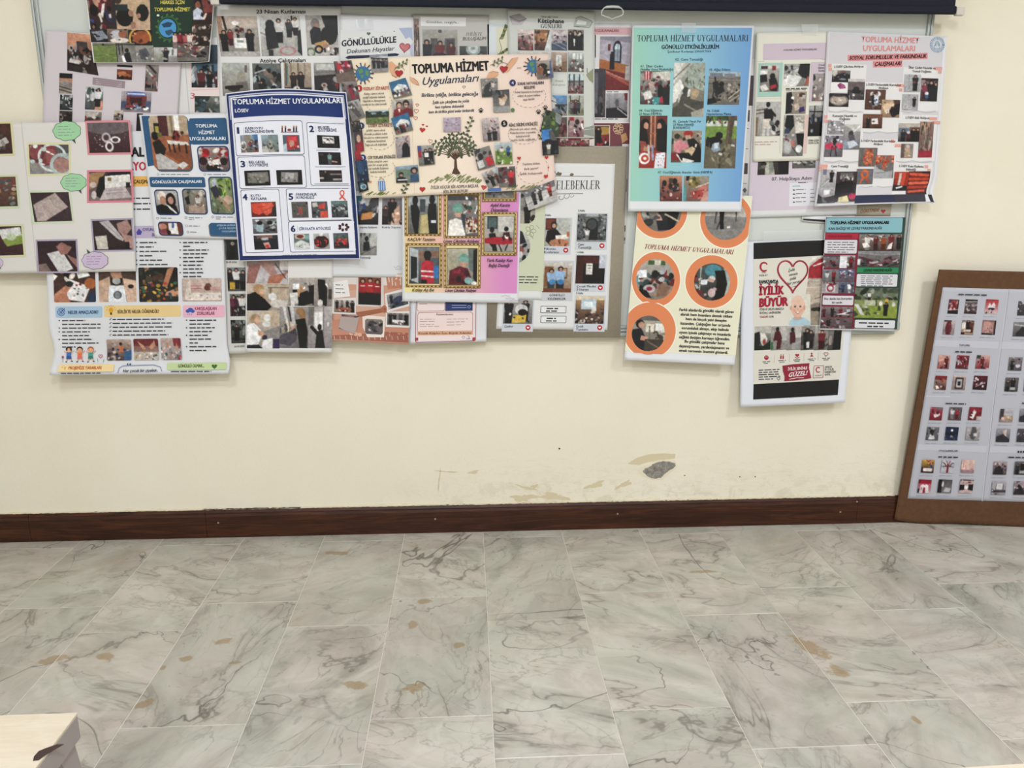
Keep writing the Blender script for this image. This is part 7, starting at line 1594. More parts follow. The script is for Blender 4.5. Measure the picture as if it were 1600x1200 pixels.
S.text('TÜRK', 1190, 427, 1197, 426.8, 1.8, '5a3a3a', 1); S.text('KIZILAY', 1186.4, 431.8, 1199.6, 431.4, 2.8, '26242a', 3)
hp_ = []
for t in np.linspace(0.28, 2*np.pi-.28, 46):
    hp_.append((1238.6+23.4*math.sin(t)**3, 428.5-1.75*(13*math.cos(t)-5*math.cos(2*t)-2*math.cos(3*t)-math.cos(4*t))))
S.line(hp_, 2.6, '8c2234'); S.line([(p[0]+.9, p[1]-.6) for p in hp_[22:]], 1.6, 'a84050')
for (t, a, b, c, d) in [('İyilik', 1231.5, 425, 1242, 423), ('sensin', 1233, 431.5, 1246, 429.4), ('iyilik', 1234, 438, 1244, 436.4), ('her yerde!', 1230, 445.4, 1251, 441.6)]: S.text(t, a, b, c, d, 4.6, '26222a', 1, .3)
S.line([(1236, 449), (1247, 446)], .7, '26222a')
S.text('RAMAZAN\'DA', 1186.4, 443.2, 1216, 442.6, 5.4, '33323c', 4); S.text('İYİLİK', 1186.4, 461, 1224, 459.4, 12.6, '9c2036', 5); S.text('BÜYÜR', 1187, 479.6, 1230.6, 477.4, 13, '9c2036', 5)
S.texts([('FİTRE VE ZEKATLARINIZLA', 1187, 485.4, 1224.6, 484), ('İHTİYAÇ SAHİPLERİNE', 1187, 491, 1220, 489.8)], 3.4, '2a2a34', 3); S.text('YARDIM', 1187, 497, 1199.6, 496.6, 3.4, '9c2036', 3); S.text('OLUN.', 1201, 496.6, 1209, 496.4, 3.4, '2a2a34', 3)
S.poly([(1177.4, 508.8), (1316, 507.6), (1312.5, 548), (1178, 548)], 'dcdad2')
for (a, b, sp_) in [(1179, 1203.8, 'b a9a69e 4a4c4a;r 0 0 100 30 b9b4ac;p 2a2c2e 0 30 30 22 50 60 30 80 0 75;p d5cfc8 35 30 62 28 82 55 60 90 40 70;e 62 66 10 12 a8463c;p 26302c 0 75 50 85 100 60 100 100 0 100'), (1205.2, 1229, 'b a8a49c 8c8a84;r 60 0 100 60 b9b5ae;e 40 14 11 10 2a2220;p 5c2630 25 24 55 22 70 50 62 95 35 98 40 60 15 62;p 3c7a48 0 66 14 64 16 98 0 98'), (1230.2, 1251.4, 'b aeaaa4 8a8680;r 55 0 100 50 c2beb8;e 38 16 11 10 2a2321;p 5a2832 20 26 52 24 62 55 54 72 24 76;p 9c9a96 40 70 90 66 98 98 40 98'), (1252.6, 1273, 'b 77726c 6c6862;r 0 0 100 25 8f8a84;m 42 12 85 26262a;m 68 20 75 3a3238;p d8d6d2 38 66 62 64 58 92 42 92;r 0 40 20 80 4c4a48'), (1274.2, 1294, 'b 9a968e 77736e;m 50 18 80 7a2a34;r 0 0 40 30 b5b0a8;k 6 8 0 30 100 100 3a3838 5c5852'), (1295.2, 1313, 'b 8c8a86 4a4a4c;p 232428 45 10 100 5 100 100 40 100;e 70 12 10 9 8a6c5c;e 20 60 12 20 a89890')]:
    S.photo(a, 510-(a-1179)*.004, b, 546.6, sp_)
for i, (x_, y_) in enumerate([(1197.5, 558.8), (1222, 557), (1245.6, 555.8), (1268.3, 554.6), (1290.7, 553.4)]):
    if i == 0: S.el(x_, y_, 3.6, 3.6, 'a4243a'); S.line([(x_-2, y_-1), (x_+2, y_-1)], .8, 'd6d2c6')
    elif i == 1: S.el(x_-1.8, y_-2.4, 1, 1, 'a4243a', n=8); S.el(x_+1.8, y_-2.4, 1, 1, 'a4243a', n=8); S.rect(x_-2.8, y_-1, x_-.8, y_+4, 'a4243a'); S.rect(x_+.8, y_-1, x_+2.8, y_+4, 'a4243a')
    elif i == 2: S.heart(x_, y_-.6, 3.2, 'a4243a'); S.line([(x_-3.5, y_+2.5), (x_, y_+4), (x_+3.5, y_+2)], 1, '7a2030')
    elif i == 3: S.el(x_, y_-2.2, 1.4, 1.4, 'a4243a', n=8); S.poly([(x_-3, y_+2.6), (x_, y_-1), (x_+3, y_+2.4)], 'a4243a')
    else: S.heart(x_, y_, 3.4, None, '8c2234', 0, .8)
    S.dash(x_-6, y_+6.6, x_+6, y_+6.2, 1, '4a4650', 1.2, just=True); S.dash(x_-4, y_+9, x_+4, y_+8.8, 1, '4a4650', 1, just=True)
    if i: S.line([(x_-12, y_-3), (x_-12.4, y_+10)], .4, 'a8a49c')
for i in range(5): S.dash(1185.5, 578.5+i*3.6, [1218, 1216, 1217, 1219, 1208][i], 577.4+i*3.6, 1, '3a3844', 1.5, just=True, seed=i)
S.heart(1216.6, 591.6, 2.6, None, '4a4650', 0, .7)
S.poly([(1222.6, 571.5), (1240, 569), (1264.8, 567.4), (1264, 575), (1267.8, 591), (1245, 594.2), (1225.6, 595.6), (1226, 588), (1223.4, 580)], '8c2438')
S.text('İYİLİK SENİNLE', 1231, 579, 1261, 576.8, 4.2, 'f0e6e4', 2); S.text('GÜZEL!', 1232, 589.2, 1260.4, 585.8, 6.6, 'f0e6e4', 2, .25); S.line([(1233, 592.6), (1245, 590.4), (1256, 590.2)], .8, 'f0e6e4')
S.rr(1271.6, 571.4, 1286.2, 590.4, .6, None, 'a4626c', .7); S.ring(1278.6, 577.8, 4, 4.6, 1.5, 'a4243a', 20, 45, 320); S.text('KIZILAY', 1274, 587.6, 1284, 587.2, 1.9, '26242a', 2)
for i, (t, w) in enumerate([('SEN DE', 11), ('BU İYİLİK', 14), ('HAREKETİNE', 17), ('KATIL.', 9)]): S.text(t, 1289, 574.8+i*4, 1289+w, 574.3+i*4, 2.9, '2c2a34', 3)
# --- DD dark two-column poster
S = Sheet('poster', 'dark red and green two-column poster with a blue heading band', 'poster',
          [(1290, 338.3), (1411.5, 338.3), (1397.7, 517.5), (1280, 515.2)], (.036, .036, .040, .040), 'd6d6d8', bend_curl(.004, 'b', .3))
S.rect(1291, 339.6, 1401.5, 514.6, '2c4038'); S.rect(1290, 363, 1334, 514, '7a2036'); S.rr(1291, 340, 1409.6, 364, 2, '84b2bc', '3a5a60', .6); S.rect(1291, 364.4, 1340.6, 373.2, 'a8283c')
S.text('TOPLUMA HİZMET UYGULAMALARI', 1297, 350.4, 1388.4, 349.8, 4.6, '16161a', 5); S.text('KAN BAĞIŞI VE ÇEVRE FARKINDALIĞI', 1295, 359.2, 1377.4, 358.4, 3.9, '16161a', 5); S.text('KIZILAY KAN BAĞIŞI', 1294, 371, 1331, 370.8, 3.6, '7a1828', 4)
S.rr(1288, 374, 1339, 397, 2, 'd3ced3', '4a2a34', .7)
for i in range(5): S.dash(1293, 378.6+i*3.8, [1335, 1333, 1336, 1334, 1325][i], 378.6+i*3.8, 1, '4a464c', 1.1, just=True, seed=i)
P4 = 'b 8a8486 5c4c50;k 20 11 0 10 100 100 2a2628 d5d0d0 8a2a38 6c6468 b98b74;r 0 0 100 14 %s'
S.photo(1286.6, 399, 1311, 419, P4 % '5a5a60'); S.photo(1312.6, 399, 1335.4, 419, P4 % 'b0aeb0'+';r 0 10 48 100 dcdce0;m 75 10 88 8a2438')
S.photo(1285.4, 421, 1310, 440, 'b 8a8c90 6a6468;m 30 20 80 c9c9cc;m 70 10 90 8a2438;l 5a5c60 2 0 20 100 10'); S.photo(1284.6, 440.4, 1309.6, 458.4, 'b 8c8488 a49ca0;r 25 20 80 90 c6c4cc;o 52 55 18 26 22 a8283c;k 6 8 0 0 100 25 2a2628 8a2a38')
S.photo(1311, 420.6, 1334.6, 440, 'b 5a6a88 6c5c64;k 30 6 10 10 90 70 dfe0e4 20202a c9c4c8 8a2438'); S.photo(1310.4, 440.4, 1334, 458.4, 'b 6a7488 5a5a64;m 70 10 90 dcdce0;m 30 15 80 3a4a6c;k 6 8 0 0 100 100 2c2a30 9aa4b4')
S.rr(1285.2, 461, 1333.6, 477.6, 2, 'd3ced3', '4a2a34', .7); S.text('Her damla kan kurtarılan', 1288, 468.6, 1331, 468.2, 3.7, '1c1a1e', 3); S.text('bir candır.', 1300, 474.4, 1316.6, 474.2, 3.6, '1c1a1e', 3)
S.photo(1283.2, 479, 1332, 495.5, 'b 8c8084 6c5c60;m 10 10 90 8a2438;m 36 5 95 25242a;m 62 10 90 8a2034;m 86 10 90 c9c4c8;k 10 8 0 40 100 100 d9d4d6 3a3034'); S.photo(1282.4, 496, 1331, 513.6, 'b 6c5c60 5a4a50;m 25 10 90 2a262c;m 55 14 80 8a7c80;k 16 10 0 20 100 100 c9c0c4 7a2034 2c2a30 8a8488')
S.photo(1343, 366, 1407.6, 391, 'b 8f8480 5c4a44;k 14 8 0 0 60 40 a89c98 6c6c64 d5d0cc;m 20 5 95 d9d0cc 4a2a26;m 40 15 85 6a2a30 3a2220;m 58 12 88 a8542c 2a1c1a;m 76 2 98 7c2a32 3a2420;m 94 6 90 2c2628 4a2a26;p e2dcd8 8 60 18 50 28 80 12 88;p ded8d4 72 62 80 50 78 92 66 96')
S.photo(1341, 392, 1405, 417, 'b 8c8a8c 5a5054;l a9a8ac 1.6 0 12 50 26 100 20;l 6c6a6e 1.6 0 24 50 36 100 30;k 34 8 0 45 100 95 222126 8a2a38 c9c4c6 3a4438 6c2c3c;r 0 55 7 90 dcdce0')
S.rect(1339.4, 417.4, 1403.4, 426.6, '2e8054'); S.text('ÇEVRE FARKINDALIĞI', 1349, 424.4, 1393, 424, 4, '163c26', 4)
S.rr(1338.4, 427.4, 1402, 448.6, 2, 'd3d2d6', '2a4438', .7)
for i in range(6): S.dash(1345, 431+i*3.1, [1395, 1391, 1394, 1392, 1396, 1380][i], 431+i*3.1, 1, '4a4a4e', 1, just=True, seed=i)
S.photo(1336.4, 449.6, 1400.4, 497.4, 'b 6a7464 77803c;k 26 8 0 0 100 38 2c342a 4a5444 8a9084 3a4030;r 0 40 100 62 8a9460;r 0 62 100 100 8a9a40;m 34 14 30 d9d8d4 2a2628 26262a;m 75 32 32 d0a840;m 74 48 46 232428 2a2220 1a1a1e;p c9c9cc 0 55 10 55 26 92 18 92;p 4c5048 0 75 12 90 0 100;k 12 6 20 55 60 90 6c7a50 a8ac98 4a5a3c;e 62 52 4 8 d9d5c8;e 92 55 4 8 c9c4b8;r 24 42 50 58 b5b89a;l 3a4430 2 50 35 52 60')
S.rr(1335.4, 499, 1398.4, 514, 2, 'd3d2d6', '2a4438', .7); S.dash(1342, 504.4, 1390, 503.8, 1, '1c1a1e', 2.2, just=True); S.dash(1355, 510, 1380, 509.6, 1, '1c1a1e', 2.2, just=True)
# --- W turquoise
def wW(u, v): return -3*u*np.sin(v*3.1416)*.6, 0*u
def gW(u, v):
    a = hx('9acbb8'); b = hx('8fc0d0'); c = hx('6f9ccc'); f = np.clip(u*2, 0, 1); g = np.clip(u*2-1, 0, 1); return (a*(1-f)+b*f)*(1-g)+c*g
S = Sheet('poster', 'tall turquoise-to-blue gradient poster headed TOPLUMA HİZMET UYGULAMALARI GÖNÜLLÜ ETKİNLİKLERİM', 'poster',
          [(987.5, 39.5), (1178.5, 40), (1158, 331), (981, 330.3)], (.034, .034, .048, .048), 'dcdee1', bend_sag(.003, .002))
def gradrect(u0, v0, u1, v1, g, nu=36, nvv=48):
    U, V = np.meshgrid(np.linspace(u0, u1, nu+1), np.linspace(v0, v1, nvv+1)); idx = np.arange((nu+1)*(nvv+1)).reshape(nvv+1, nu+1)
    F = np.stack([idx[:-1, :-1], idx[1:, :-1], idx[1:, 1:], idx[:-1, 1:]], -1).reshape(-1, 4).tolist()
    u = U.ravel(); v = V.ravel(); S.add(S.pts(u, v, .0005), F, g(((u-u0)/(u1-u0))[:, None], v[:, None]))
gradrect(.015, .012, .985, .945, gW)
S.serif('TOPLUMA HİZMET UYGULAMALARI', 995.5, 64.8, 1169, 64.4, 9.8, '20262e', 0, 1.25); S.text('GÖNÜLLÜ ETKİNLİKLERİM', 1033.7, 76.4, 1123, 76, 6, '1c222a', 3)
S.text('Şerifenur Korkmaz 2306017004', 1043, 82.4, 1111, 82, 3.6, '243038', 1)
S.texts([('02. Cami Temizliği', 1055, 94.8, 1098, 94.6), ('01. İftar Çadırı', 1000.7, 105.4, 1035.5, 105.2), ('(Vakıflar Genel Müdürlüğü)', 1000.7, 110.4, 1052, 110.2), ('03. Ağaç Dikme', 1108, 110.8, 1141, 110.6), ('04. Özel Eğitimde', 998.7, 174.6, 1035, 174.4), ('23 Nisan (HEMPA)', 998.7, 179.8, 1033.5, 179.6), ('05. Çantada Umut Var', 1051.7, 191.6, 1095.7, 191.4), ('23 Nisan Etkinliği', 1051.7, 196.6, 1083.7, 196.4), ('(KONYADANTSO)', 1051.7, 201.4, 1078, 201.2), ('06. Sokak', 1105, 174.8, 1124, 174.6), ('Hayvanlarına Mama', 1104, 180, 1142.5, 179.8), ('07. Özel Eğitimde Anneler Günü (HEMPA)', 1028, 271.2, 1113, 271)], 3.9, '1e3038', 1)
def ph(q, sp_): S.photo(0, 0, 0, 0, sp_, quad=q)
ph([(1000.7, 111), (1047.5, 111), (1046, 164), (1000, 163)], 'b b0ada4 4c4a4c;r 0 0 100 8 6c7068;p b83a44 12 0 36 0 36 26 14 28;l e0d8d4 1.5 20 2 20 26;l e0d8d4 1.5 28 2 28 26;p c9c6bc 40 4 100 0 100 26 45 24;k 30 6 0 22 100 60 232327 5c5a58 b9b4ae 8a3038;e 38 38 10 7 b8a090;p a89a94 30 44 48 42 54 66 36 68;e 68 48 8 8 1c1b1f;p 232228 58 54 78 52 84 80 62 86;p c03a4a 62 82 76 74 80 94 64 94;p dcd9d4 8 66 34 58 44 78 18 88;p 3a9a9c 44 80 66 78 64 100 42 98;k 12 5 0 60 60 98 d9d4cc 8a2a34 3a3c40;p 2c2c30 76 50 100 46 100 100 80 100')
ph([(1053.7, 98), (1102.5, 98), (1098.7, 182.5), (1050, 182.5)], 'b a09e92 6c6a60;p d3d2cb 0 0 60 0 10 34 0 40;p b8b6ac 30 0 60 0 0 62 0 42;l 7c7a70 1.2 0 30 50 2;p 9aa39a 60 0 100 0 100 52 44 46 22 30;k 40 3.4 40 8 100 46 77806f b4baa8 6a6e5c a9a08a;p e0ded8 0 44 22 30 34 46 10 72 0 76;p c2bfb6 18 60 40 48 36 72 18 90;e 40 52 10 7 4a4a48;p 55554f 28 58 50 54 58 68 40 80 22 82 10 92;p d5d2ca 48 50 56 48 54 62 46 64;p b59c7c 58 46 86 52 74 68 58 66;p 55534b 0 84 55 68 100 72 100 100 0 100;l 8d8a7e 1.6 40 78 96 96;p a8a496 60 92 100 84 100 100 62 100')
ph([(1108, 112), (1157.5, 112.5), (1155, 163.7), (1105, 163.7)], 'b a3b4c0 6e675c;r 0 14 100 100 77716a;r 4 4 44 18 77808a;r 50 6 84 18 7a7f86;l 8f887c 1.6 0 24 100 26;l 5c564c 1.6 0 36 100 38;k 40 6 20 30 100 95 5a5248 8c8474 3c3830 a0988a;l 2a2c2a 2.4 20 18 24 34;p 2c302c 14 32 32 28 34 50 16 54;l 3a3c34 2 20 52 14 90;l 3a3c34 2 28 52 30 86;e 42 38 8 8 1c1a1c;p 2c2c30 24 46 48 44 52 60 34 70 22 66;p 26282c 0 84 24 78 30 94 0 100;l c9c0ae 1.4 66 82 98 56;l bcb29e 1.2 70 90 98 72')
ph([(1000, 180.7), (1043, 180.7), (1041, 263), (998, 262.5)], 'b 6c4038 5c2e2a;r 38 0 60 60 8a4a38;l c99a78 1.4 42 0 42 60;l c99a78 1.4 56 0 56 60;l a8684c 1.2 38 16 60 16;l a8684c 1.2 38 34 60 34;r 60 0 100 12 7c3a34;e 20 17 17 11 1b181b;e 24 20 9 7 c99078;p 1f1b1e 4 22 26 26 34 52 10 62 0 60;p 9c5044 2 48 24 50 34 66 6 70;p c08a70 18 58 40 62 34 70 16 68;e 78 18 16 12 17151a;e 72 21 8 7 cf9a84;p 18171b 62 26 94 22 100 72 66 68;p 1c1b20 84 10 100 20 100 80 88 76;p a83a30 0 70 60 66 100 72 100 100 0 100;e 20 82 20 11 e6e4e2;e 22 82 14 7 c04a38;e 22 82 6 3 e6e0da;p dadfe6 62 72 96 70 92 100 56 100;k 12 1.6 64 76 92 96 3a4a6c c05a5a;l c9c4c0 2 34 58 36 76;l 9a98b0 2 48 58 50 84')
ph([(1050, 204), (1096.7, 204), (1095, 253.7), (1048, 253.7)], 'b 9a8c7a 6c5a50;k 12 8 0 0 100 40 b5ad9c 77705c 4c4a3c;e 56 12 16 12 b03a34;p c2a48a 44 16 62 14 66 26 48 28;p d08a90 8 40 34 26 48 44 30 72 6 66;p c87a84 14 50 52 38 60 52 30 66;p 1e1d20 52 30 74 24 92 40 100 60 100 100 74 100 64 66;p c9b08c 44 62 70 50 82 58 66 86 50 74;p 8c3038 0 70 24 72 30 96 0 92;p 222225 22 72 60 70 80 96 36 98;l dcd8d0 2 20 76 36 98;p d9d5d0 40 86 80 96 70 100 38 100;k 8 5 60 10 100 50 7a8a90 d9cdbc 3c3a30')
ph([(1103.7, 181), (1152, 181), (1148.7, 263), (1099.5, 263)], 'b 8fa068 6c6446;r 0 0 100 10 4a5a38;r 0 10 100 22 c9cdc2;k 18 5 0 0 100 14 3a4a2c 6c8a4c 8a5a50;r 0 20 100 48 7c9a48;p 6c6654 0 46 100 44 100 100 0 100;k 30 6 0 50 100 100 7c7660 5a5442 8c8470;p 5c4f40 72 0 92 0 84 54 66 54;p 6c5f4e 72 0 80 0 74 52 68 52;e 44 38 12 7 18181c;p 1d1e22 14 42 42 38 56 50 44 58 16 62;p 8a9aa8 24 54 46 50 50 66 30 70 20 64;p c2ced8 30 52 44 52 42 62 30 64;p d8d8d4 46 70 58 72 54 76 44 74;p 26282a 4 40 16 42 12 60 2 58;p cfd3d4 86 54 96 56 96 59 84 58')
ph([(1030.7, 274.5), (1065.7, 274.5), (1065.7, 314.5), (1031, 314.5)], 'b c08a68 6c3a38;r 40 10 60 30 5a4a44;e 68 22 10 12 2a2022;p 2f3638 54 34 84 30 90 60 60 66;e 22 30 10 12 2c2224;e 48 42 10 12 3a2626;k 26 6 0 40 100 98 8a4a50 c2a0a0 4a3038 3c4a5a b5726a')
ph([(1069, 275), (1108, 275), (1106, 314.5), (1067.5, 314.5)], 'b a39a88 7c5c54;p 8a7c50 20 8 62 4 66 44 24 48;k 12 6 20 8 64 46 5c5a34 b5a878 8f7c48;p c97a70 58 48 96 30 92 80 60 92;p b04a48 30 62 84 52 80 82 36 90;l d9c9b8 2 50 46 98 28;p c9988a 80 70 100 60 100 100 70 100;p 5aa0a0 0 40 10 40 12 98 0 100;p 2a2624 10 0 24 0 18 20 8 18;k 8 4 30 60 80 88 e0c8b8 8a2a30')
# --- AA pink-lettered poster
def wA(u, v):
    return (1-u)**4*(-7*v**5)+u*u*(-5*np.exp(-((v-.93)/.05)**2)), (4*v**8*(1-u)**2)
S = Sheet('poster', 'pale grey poster with pink lettering, orange ribbon photos and a round emblem', 'poster',
          [(1292.5, 49), (1480, 57), (1461.5, 317), (1279, 319)], (.031, .035, .044, .042), 'dcdcdf', bend_curl(.012, 'rb', .12, .002), wA, nu=26, nv=34)
S.rect(1297, 51.5, 1456, 316.5, 'cecbcf')
for q in [(1300, 99.5, 1350, 174), (1352, 128, 1408, 206.5), (1412, 105, 1466.5, 174), (1293, 176, 1346, 252), (1346, 217, 1400, 291), (1405, 179, 1460, 252), (1285, 256, 1338, 315), (1398, 255, 1452, 312)]:
    S.rect(*q, 'dfdddc'); S.line([(q[0]-5, q[3]), (q[0]+8, q[3]+2), (q[0]+20, q[3]-1), (q[0]+34, q[3]+2), (q[2]-4, q[3])], 1.6, 'b9b7b8')
S.text('TOPLUMA HİZMET', 1345.7, 65.4, 1436, 67.6, 8.6, 'd98c88', 2); S.text('UYGULAMALARI', 1348.7, 79.6, 1429.5, 80, 8.6, 'd98c88', 2)
S.poly([(1324.5, 86), (1449.5, 82.5), (1449.5, 92.2), (1324.5, 95.6)], 'd98c8c'); S.poly([(1363.7, 95.4), (1410, 94.2), (1409.6, 104.6), (1364, 105.6)], 'd98c8c')
S.text('SOSYAL SORUMLULUK VE FARKINDALIK', 1327, 93.4, 1447.5, 90.2, 5.8, '241c20', 3, .2); S.text('ÇALIŞMALARI', 1366.7, 103, 1407.5, 101.8, 5.8, '241c20', 3, .2)
S.ring(1464.5, 70, 11.6, 12.4, 4.4, '7c93ac', 40)
for i in range(26): a = i*.2417; S.line([(1464.5+7.6*math.cos(a), 70+8.2*math.sin(a)), (1464.5+11.2*math.cos(a+.05), 70+12*math.sin(a+.05))], .8, 'd5dbe2')
S.ring(1464.5, 69.6, 3.6, 5.4, 1, '5a9cb4', 16, 160, 380); S.ring(1464.5, 70.6, 2, 3.4, .8, '5a9cb4', 14, 160, 380); S.line([(1460.6, 70), (1460.4, 76), (1468.4, 76), (1468.2, 70)], 1, '5a9cb4')
S.texts([('LÖSEV Çikolata Atölyesi', 1303.7, 106, 1349, 105.4), ('İftar Çadırı Hazırlık ve', 1420, 107, 1462, 108.4), ('Yemek Dağıtımı', 1425.7, 112.8, 1455, 113.6), ('LÖSEV Farkındalık Kurdelesi', 1353.7, 133.8, 1407.5, 134.6), ('Atölyesi', 1373, 139, 1387.5, 139.2), ('Kumanya Hazırlık ve', 1301, 182.6, 1338.7, 182.8), ('Dağıtımı', 1312, 187.4, 1328, 187.6), ('LÖSEV Atık Atölyesi', 1415.5, 185.4, 1451.7, 186), ('LÖSEV Farkındalık Kurdelesi', 1346, 221.6, 1398.7, 222.4), ('Atölyesi', 1365, 226.6, 1379, 226.8), ('Cami Temizliği', 1298.7, 261.4, 1325.5, 261.6), ('LÖSEV Kutu Katlama', 1405, 261, 1443, 261.8), ('Etkinliği', 1416, 266.4, 1431, 266.8)], 3.7, '222024', 2)
for (a, b) in [(1294, 100), (1295, 106), (1401, 131), (1405, 138), (1460, 104.5), (1466, 110), (1288, 180), (1287, 187), (1452, 183), (1457, 189), (1392, 218), (1398, 225), (1281, 257), (1280, 263), (1445, 258), (1449, 264)]:
    S.rect(a, b, a+(12 if b % 2 else 5), b+5, 'd9a094')
def ph(a, b, c, d, sp_): S.photo(a, b, c, d, sp_)
ph(1300.5, 109.5, 1328, 129, 'b 8c847e 2c2a30;r 0 0 30 50 c4bdb4;e 62 14 16 18 7c5a50;p 1d1c22 22 40 60 22 100 35 100 85 10 90;k 8 8 0 20 100 70 3a3c44 8a98a0;e 60 74 20 8 8a94a8'); S.rr(1298, 127, 1325, 145, 5, 'e6e4e4'); S.poly([(1308, 133), (1313, 129), (1320, 133), (1322, 138), (1312, 139)], 'a0587c'); S.el(1312, 134, 3, 3, '8a3a6a')
ph(1325.5, 123, 1350, 156, 'b b0a8a4 3a3638;r 0 0 100 14 c4bcb8;r 0 14 100 60 6c5e60;e 52 48 18 10 2a262a;r 0 55 100 70 4a4246;k 10 7 0 68 100 100 c9c0ba 2a2629 8a8488;p 1c1a1e 30 50 80 55 76 72 28 70')
ph(1296, 145.5, 1325.5, 167, 'b 26222a 1f1b1e;e 50 52 48 40 8a8078;e 50 54 40 31 b5a89c;k 12 5 20 35 80 75 d9cdc0 8a6c60 e6ded6;e 50 15 30 12 3c3838')
ph(1414, 116, 1437.5, 144, 'b b4b4b8 a3a1a4;l 8a8a8e 1.5 30 0 26 80;m 68 6 88 2a282e;e 62 45 10 8 7a4048;k 4 8 0 60 60 100 c9c9cc 8f8c90')
ph(1440, 122, 1463.7, 158.6, 'b 77686a 4a3c42;r 0 0 100 14 4a2c30;r 0 8 25 50 a08a8c;m 25 20 70 8a3a50 2a2226;m 62 12 90 1a191d 1c1b1f;m 90 18 80 232228;e 38 66 12 8 dcd8d6;e 42 80 14 8 3a6a94;p 26242a 46 40 100 34 100 100 50 100')
ph(1410.7, 147, 1433.7, 172.4, 'b a9a8aa a5a1a2;l 8a888c 1.4 40 0 42 60;m 76 18 62 1d1c21;o 24 78 14 12 14 cfcdd0;o 46 82 12 10 14 c4c2c4;l 8f8c90 1 0 70 90 72')
ph(1353, 139.6, 1382.5, 171.6, 'b 6a4a3c 5c3c30;l 4a3026 2 50 0 50 60;e 34 24 10 12 d5d2d0;e 66 22 10 12 dcd8d6;m 40 18 60 2a2a32;m 56 16 64 c9ccd4;p e2e4ea 44 44 62 40 66 66 46 70;k 16 5 24 50 76 96 dcdee2 8a9098 2c3038;r 48 50 54 66 5a80b8')
ph(1378, 155.6, 1405, 183.6, 'b b89878 9c7c60;p d5b898 0 30 60 10 70 40 20 70;p 1f1c1e 60 30 100 20 100 80 66 100 40 70;e 58 30 12 9 dcc4a8;p 5a4030 62 0 100 0 100 20 72 26;p e6dccc 22 62 42 52 46 74 26 84;k 6 6 10 10 70 80 c9a07c 7c5c44')
ph(1349, 178, 1378, 200.6, 'b 7c5442 5c3a2c;m 28 22 78 232226;p e0dcd8 44 34 76 30 80 70 46 72;r 48 48 62 58 4a4c54;l 8a6a54 1.4 0 22 100 18')
ph(1293.7, 188.6, 1318.7, 210, 'b 9c9aa0 8f8c90;k 30 8 0 0 100 100 c2c0c6 6a686e dcdae0 7c7a80')
ph(1318.7, 194, 1343, 233.6, 'b a9a4a2 77747a;p c9c4c0 0 0 100 0 100 30 60 26;l e6e4e0 2 62 30 98 6;e 46 38 14 12 4a4448;p 5c5c62 28 44 62 42 72 62 40 70;p c9d0da 20 72 62 64 92 82 40 98;p 8f98a4 0 66 20 60 40 98 0 100')
ph(1290, 211.8, 1316, 245, 'b 8a8890 6c6870;k 14 8 0 0 100 60 c9c8d0 5a4a54 3c3a40;e 52 18 9 8 3a2a2c;p 2a282e 40 24 66 22 62 44 46 46;p d03a5c 0 42 36 32 50 52 22 66 0 60;p d84a68 58 36 96 38 100 62 70 60;l 2a282e 2 42 50 34 96;l 2a282e 2 58 50 66 96;p b0344c 40 56 60 54 58 70 44 70')
ph(1405, 192.6, 1437.5, 221.6, 'b c9c4bc 4a4448;p b5aca0 0 0 100 0 70 16 0 22;r 0 24 50 50 6c7a90;r 50 20 100 50 8a6050;m 22 34 80 2c3038;m 46 44 70 5a3038;m 68 26 90 1a1a1e;m 88 26 90 222026;e 46 50 8 8 c9c4c8')
ph(1438, 190, 1455.8, 246, 'b 9a7c70 6a4448;e 50 8 40 10 b98c78;k 22 12 0 0 100 100 77545a 8f7c74 4c4a3c b5a090;r 0 80 100 100 a03040;k 8 8 20 20 80 70 c2a89a 6a6c54')
ph(1408.7, 224.6, 1426, 246.6, 'b 8f8480 a39488;r 0 0 30 100 6c5c58;p b89c80 30 30 70 20 80 100 30 100;e 55 20 14 14 c9bcb4;k 5 8 20 10 80 90 a88c74 dcd5cc')
ph(1343, 230.8, 1369.5, 260, 'b 77706c 6c6660;k 60 6 28 6 76 94 d9663c c9542c e88054 b8442a;l e07044 2 36 10 66 30 36 50 66 70 40 90')
ph(1368, 242.6, 1395, 278, 'b 7c7876 6c6a6c;k 46 7 4 2 96 34 d9663c c24e2a e88a60 a83c24;k 12 5 42 34 66 62 d0562f e07a50;p a9a9ac 0 44 22 60 60 72 96 66 94 100 0 100;l 8a888c 1.6 4 78 60 74 90 68')
ph(1339, 264, 1363, 287.6, 'b 77747a 68666a;o 50 34 18 22 36 d8683c;l d8683c 6 44 52 28 92;l c9562f 6 54 52 76 88')
ph(1283.7, 265, 1307.5, 292.6, 'b b4b2b6 a8a5a8;r 12 0 34 30 77788a;r 50 0 100 20 c9c6c8;m 64 6 66 232228;p 9a989c 20 60 60 44 50 74 12 88;l d5d3d6 2 10 96 50 60')
ph(1279.5, 293.4, 1304.5, 316.8, 'b b9b8bc 5a565a;r 20 10 80 60 a39c9c;p 26222a 0 40 24 64 30 100 0 100;p dcdce0 30 16 66 14 64 46 32 48;p 3a2c34 30 70 100 50 100 90 60 100')
ph(1307.5, 268.2, 1336.5, 314.6, 'b 4a3c40 3a2a30;p 6c6a6c 20 4 80 4 84 20 22 22;l c9b8a0 1 50 10 58 60;k 12 7 20 10 84 30 8f8c8c b5b0ac 5a5658;p 2a2228 20 34 80 30 92 70 20 76;p 1f1b20 0 40 30 40 30 90 0 90;e 84 84 18 10 c02c58;p d9cc9c 20 86 60 80 70 100 16 100')
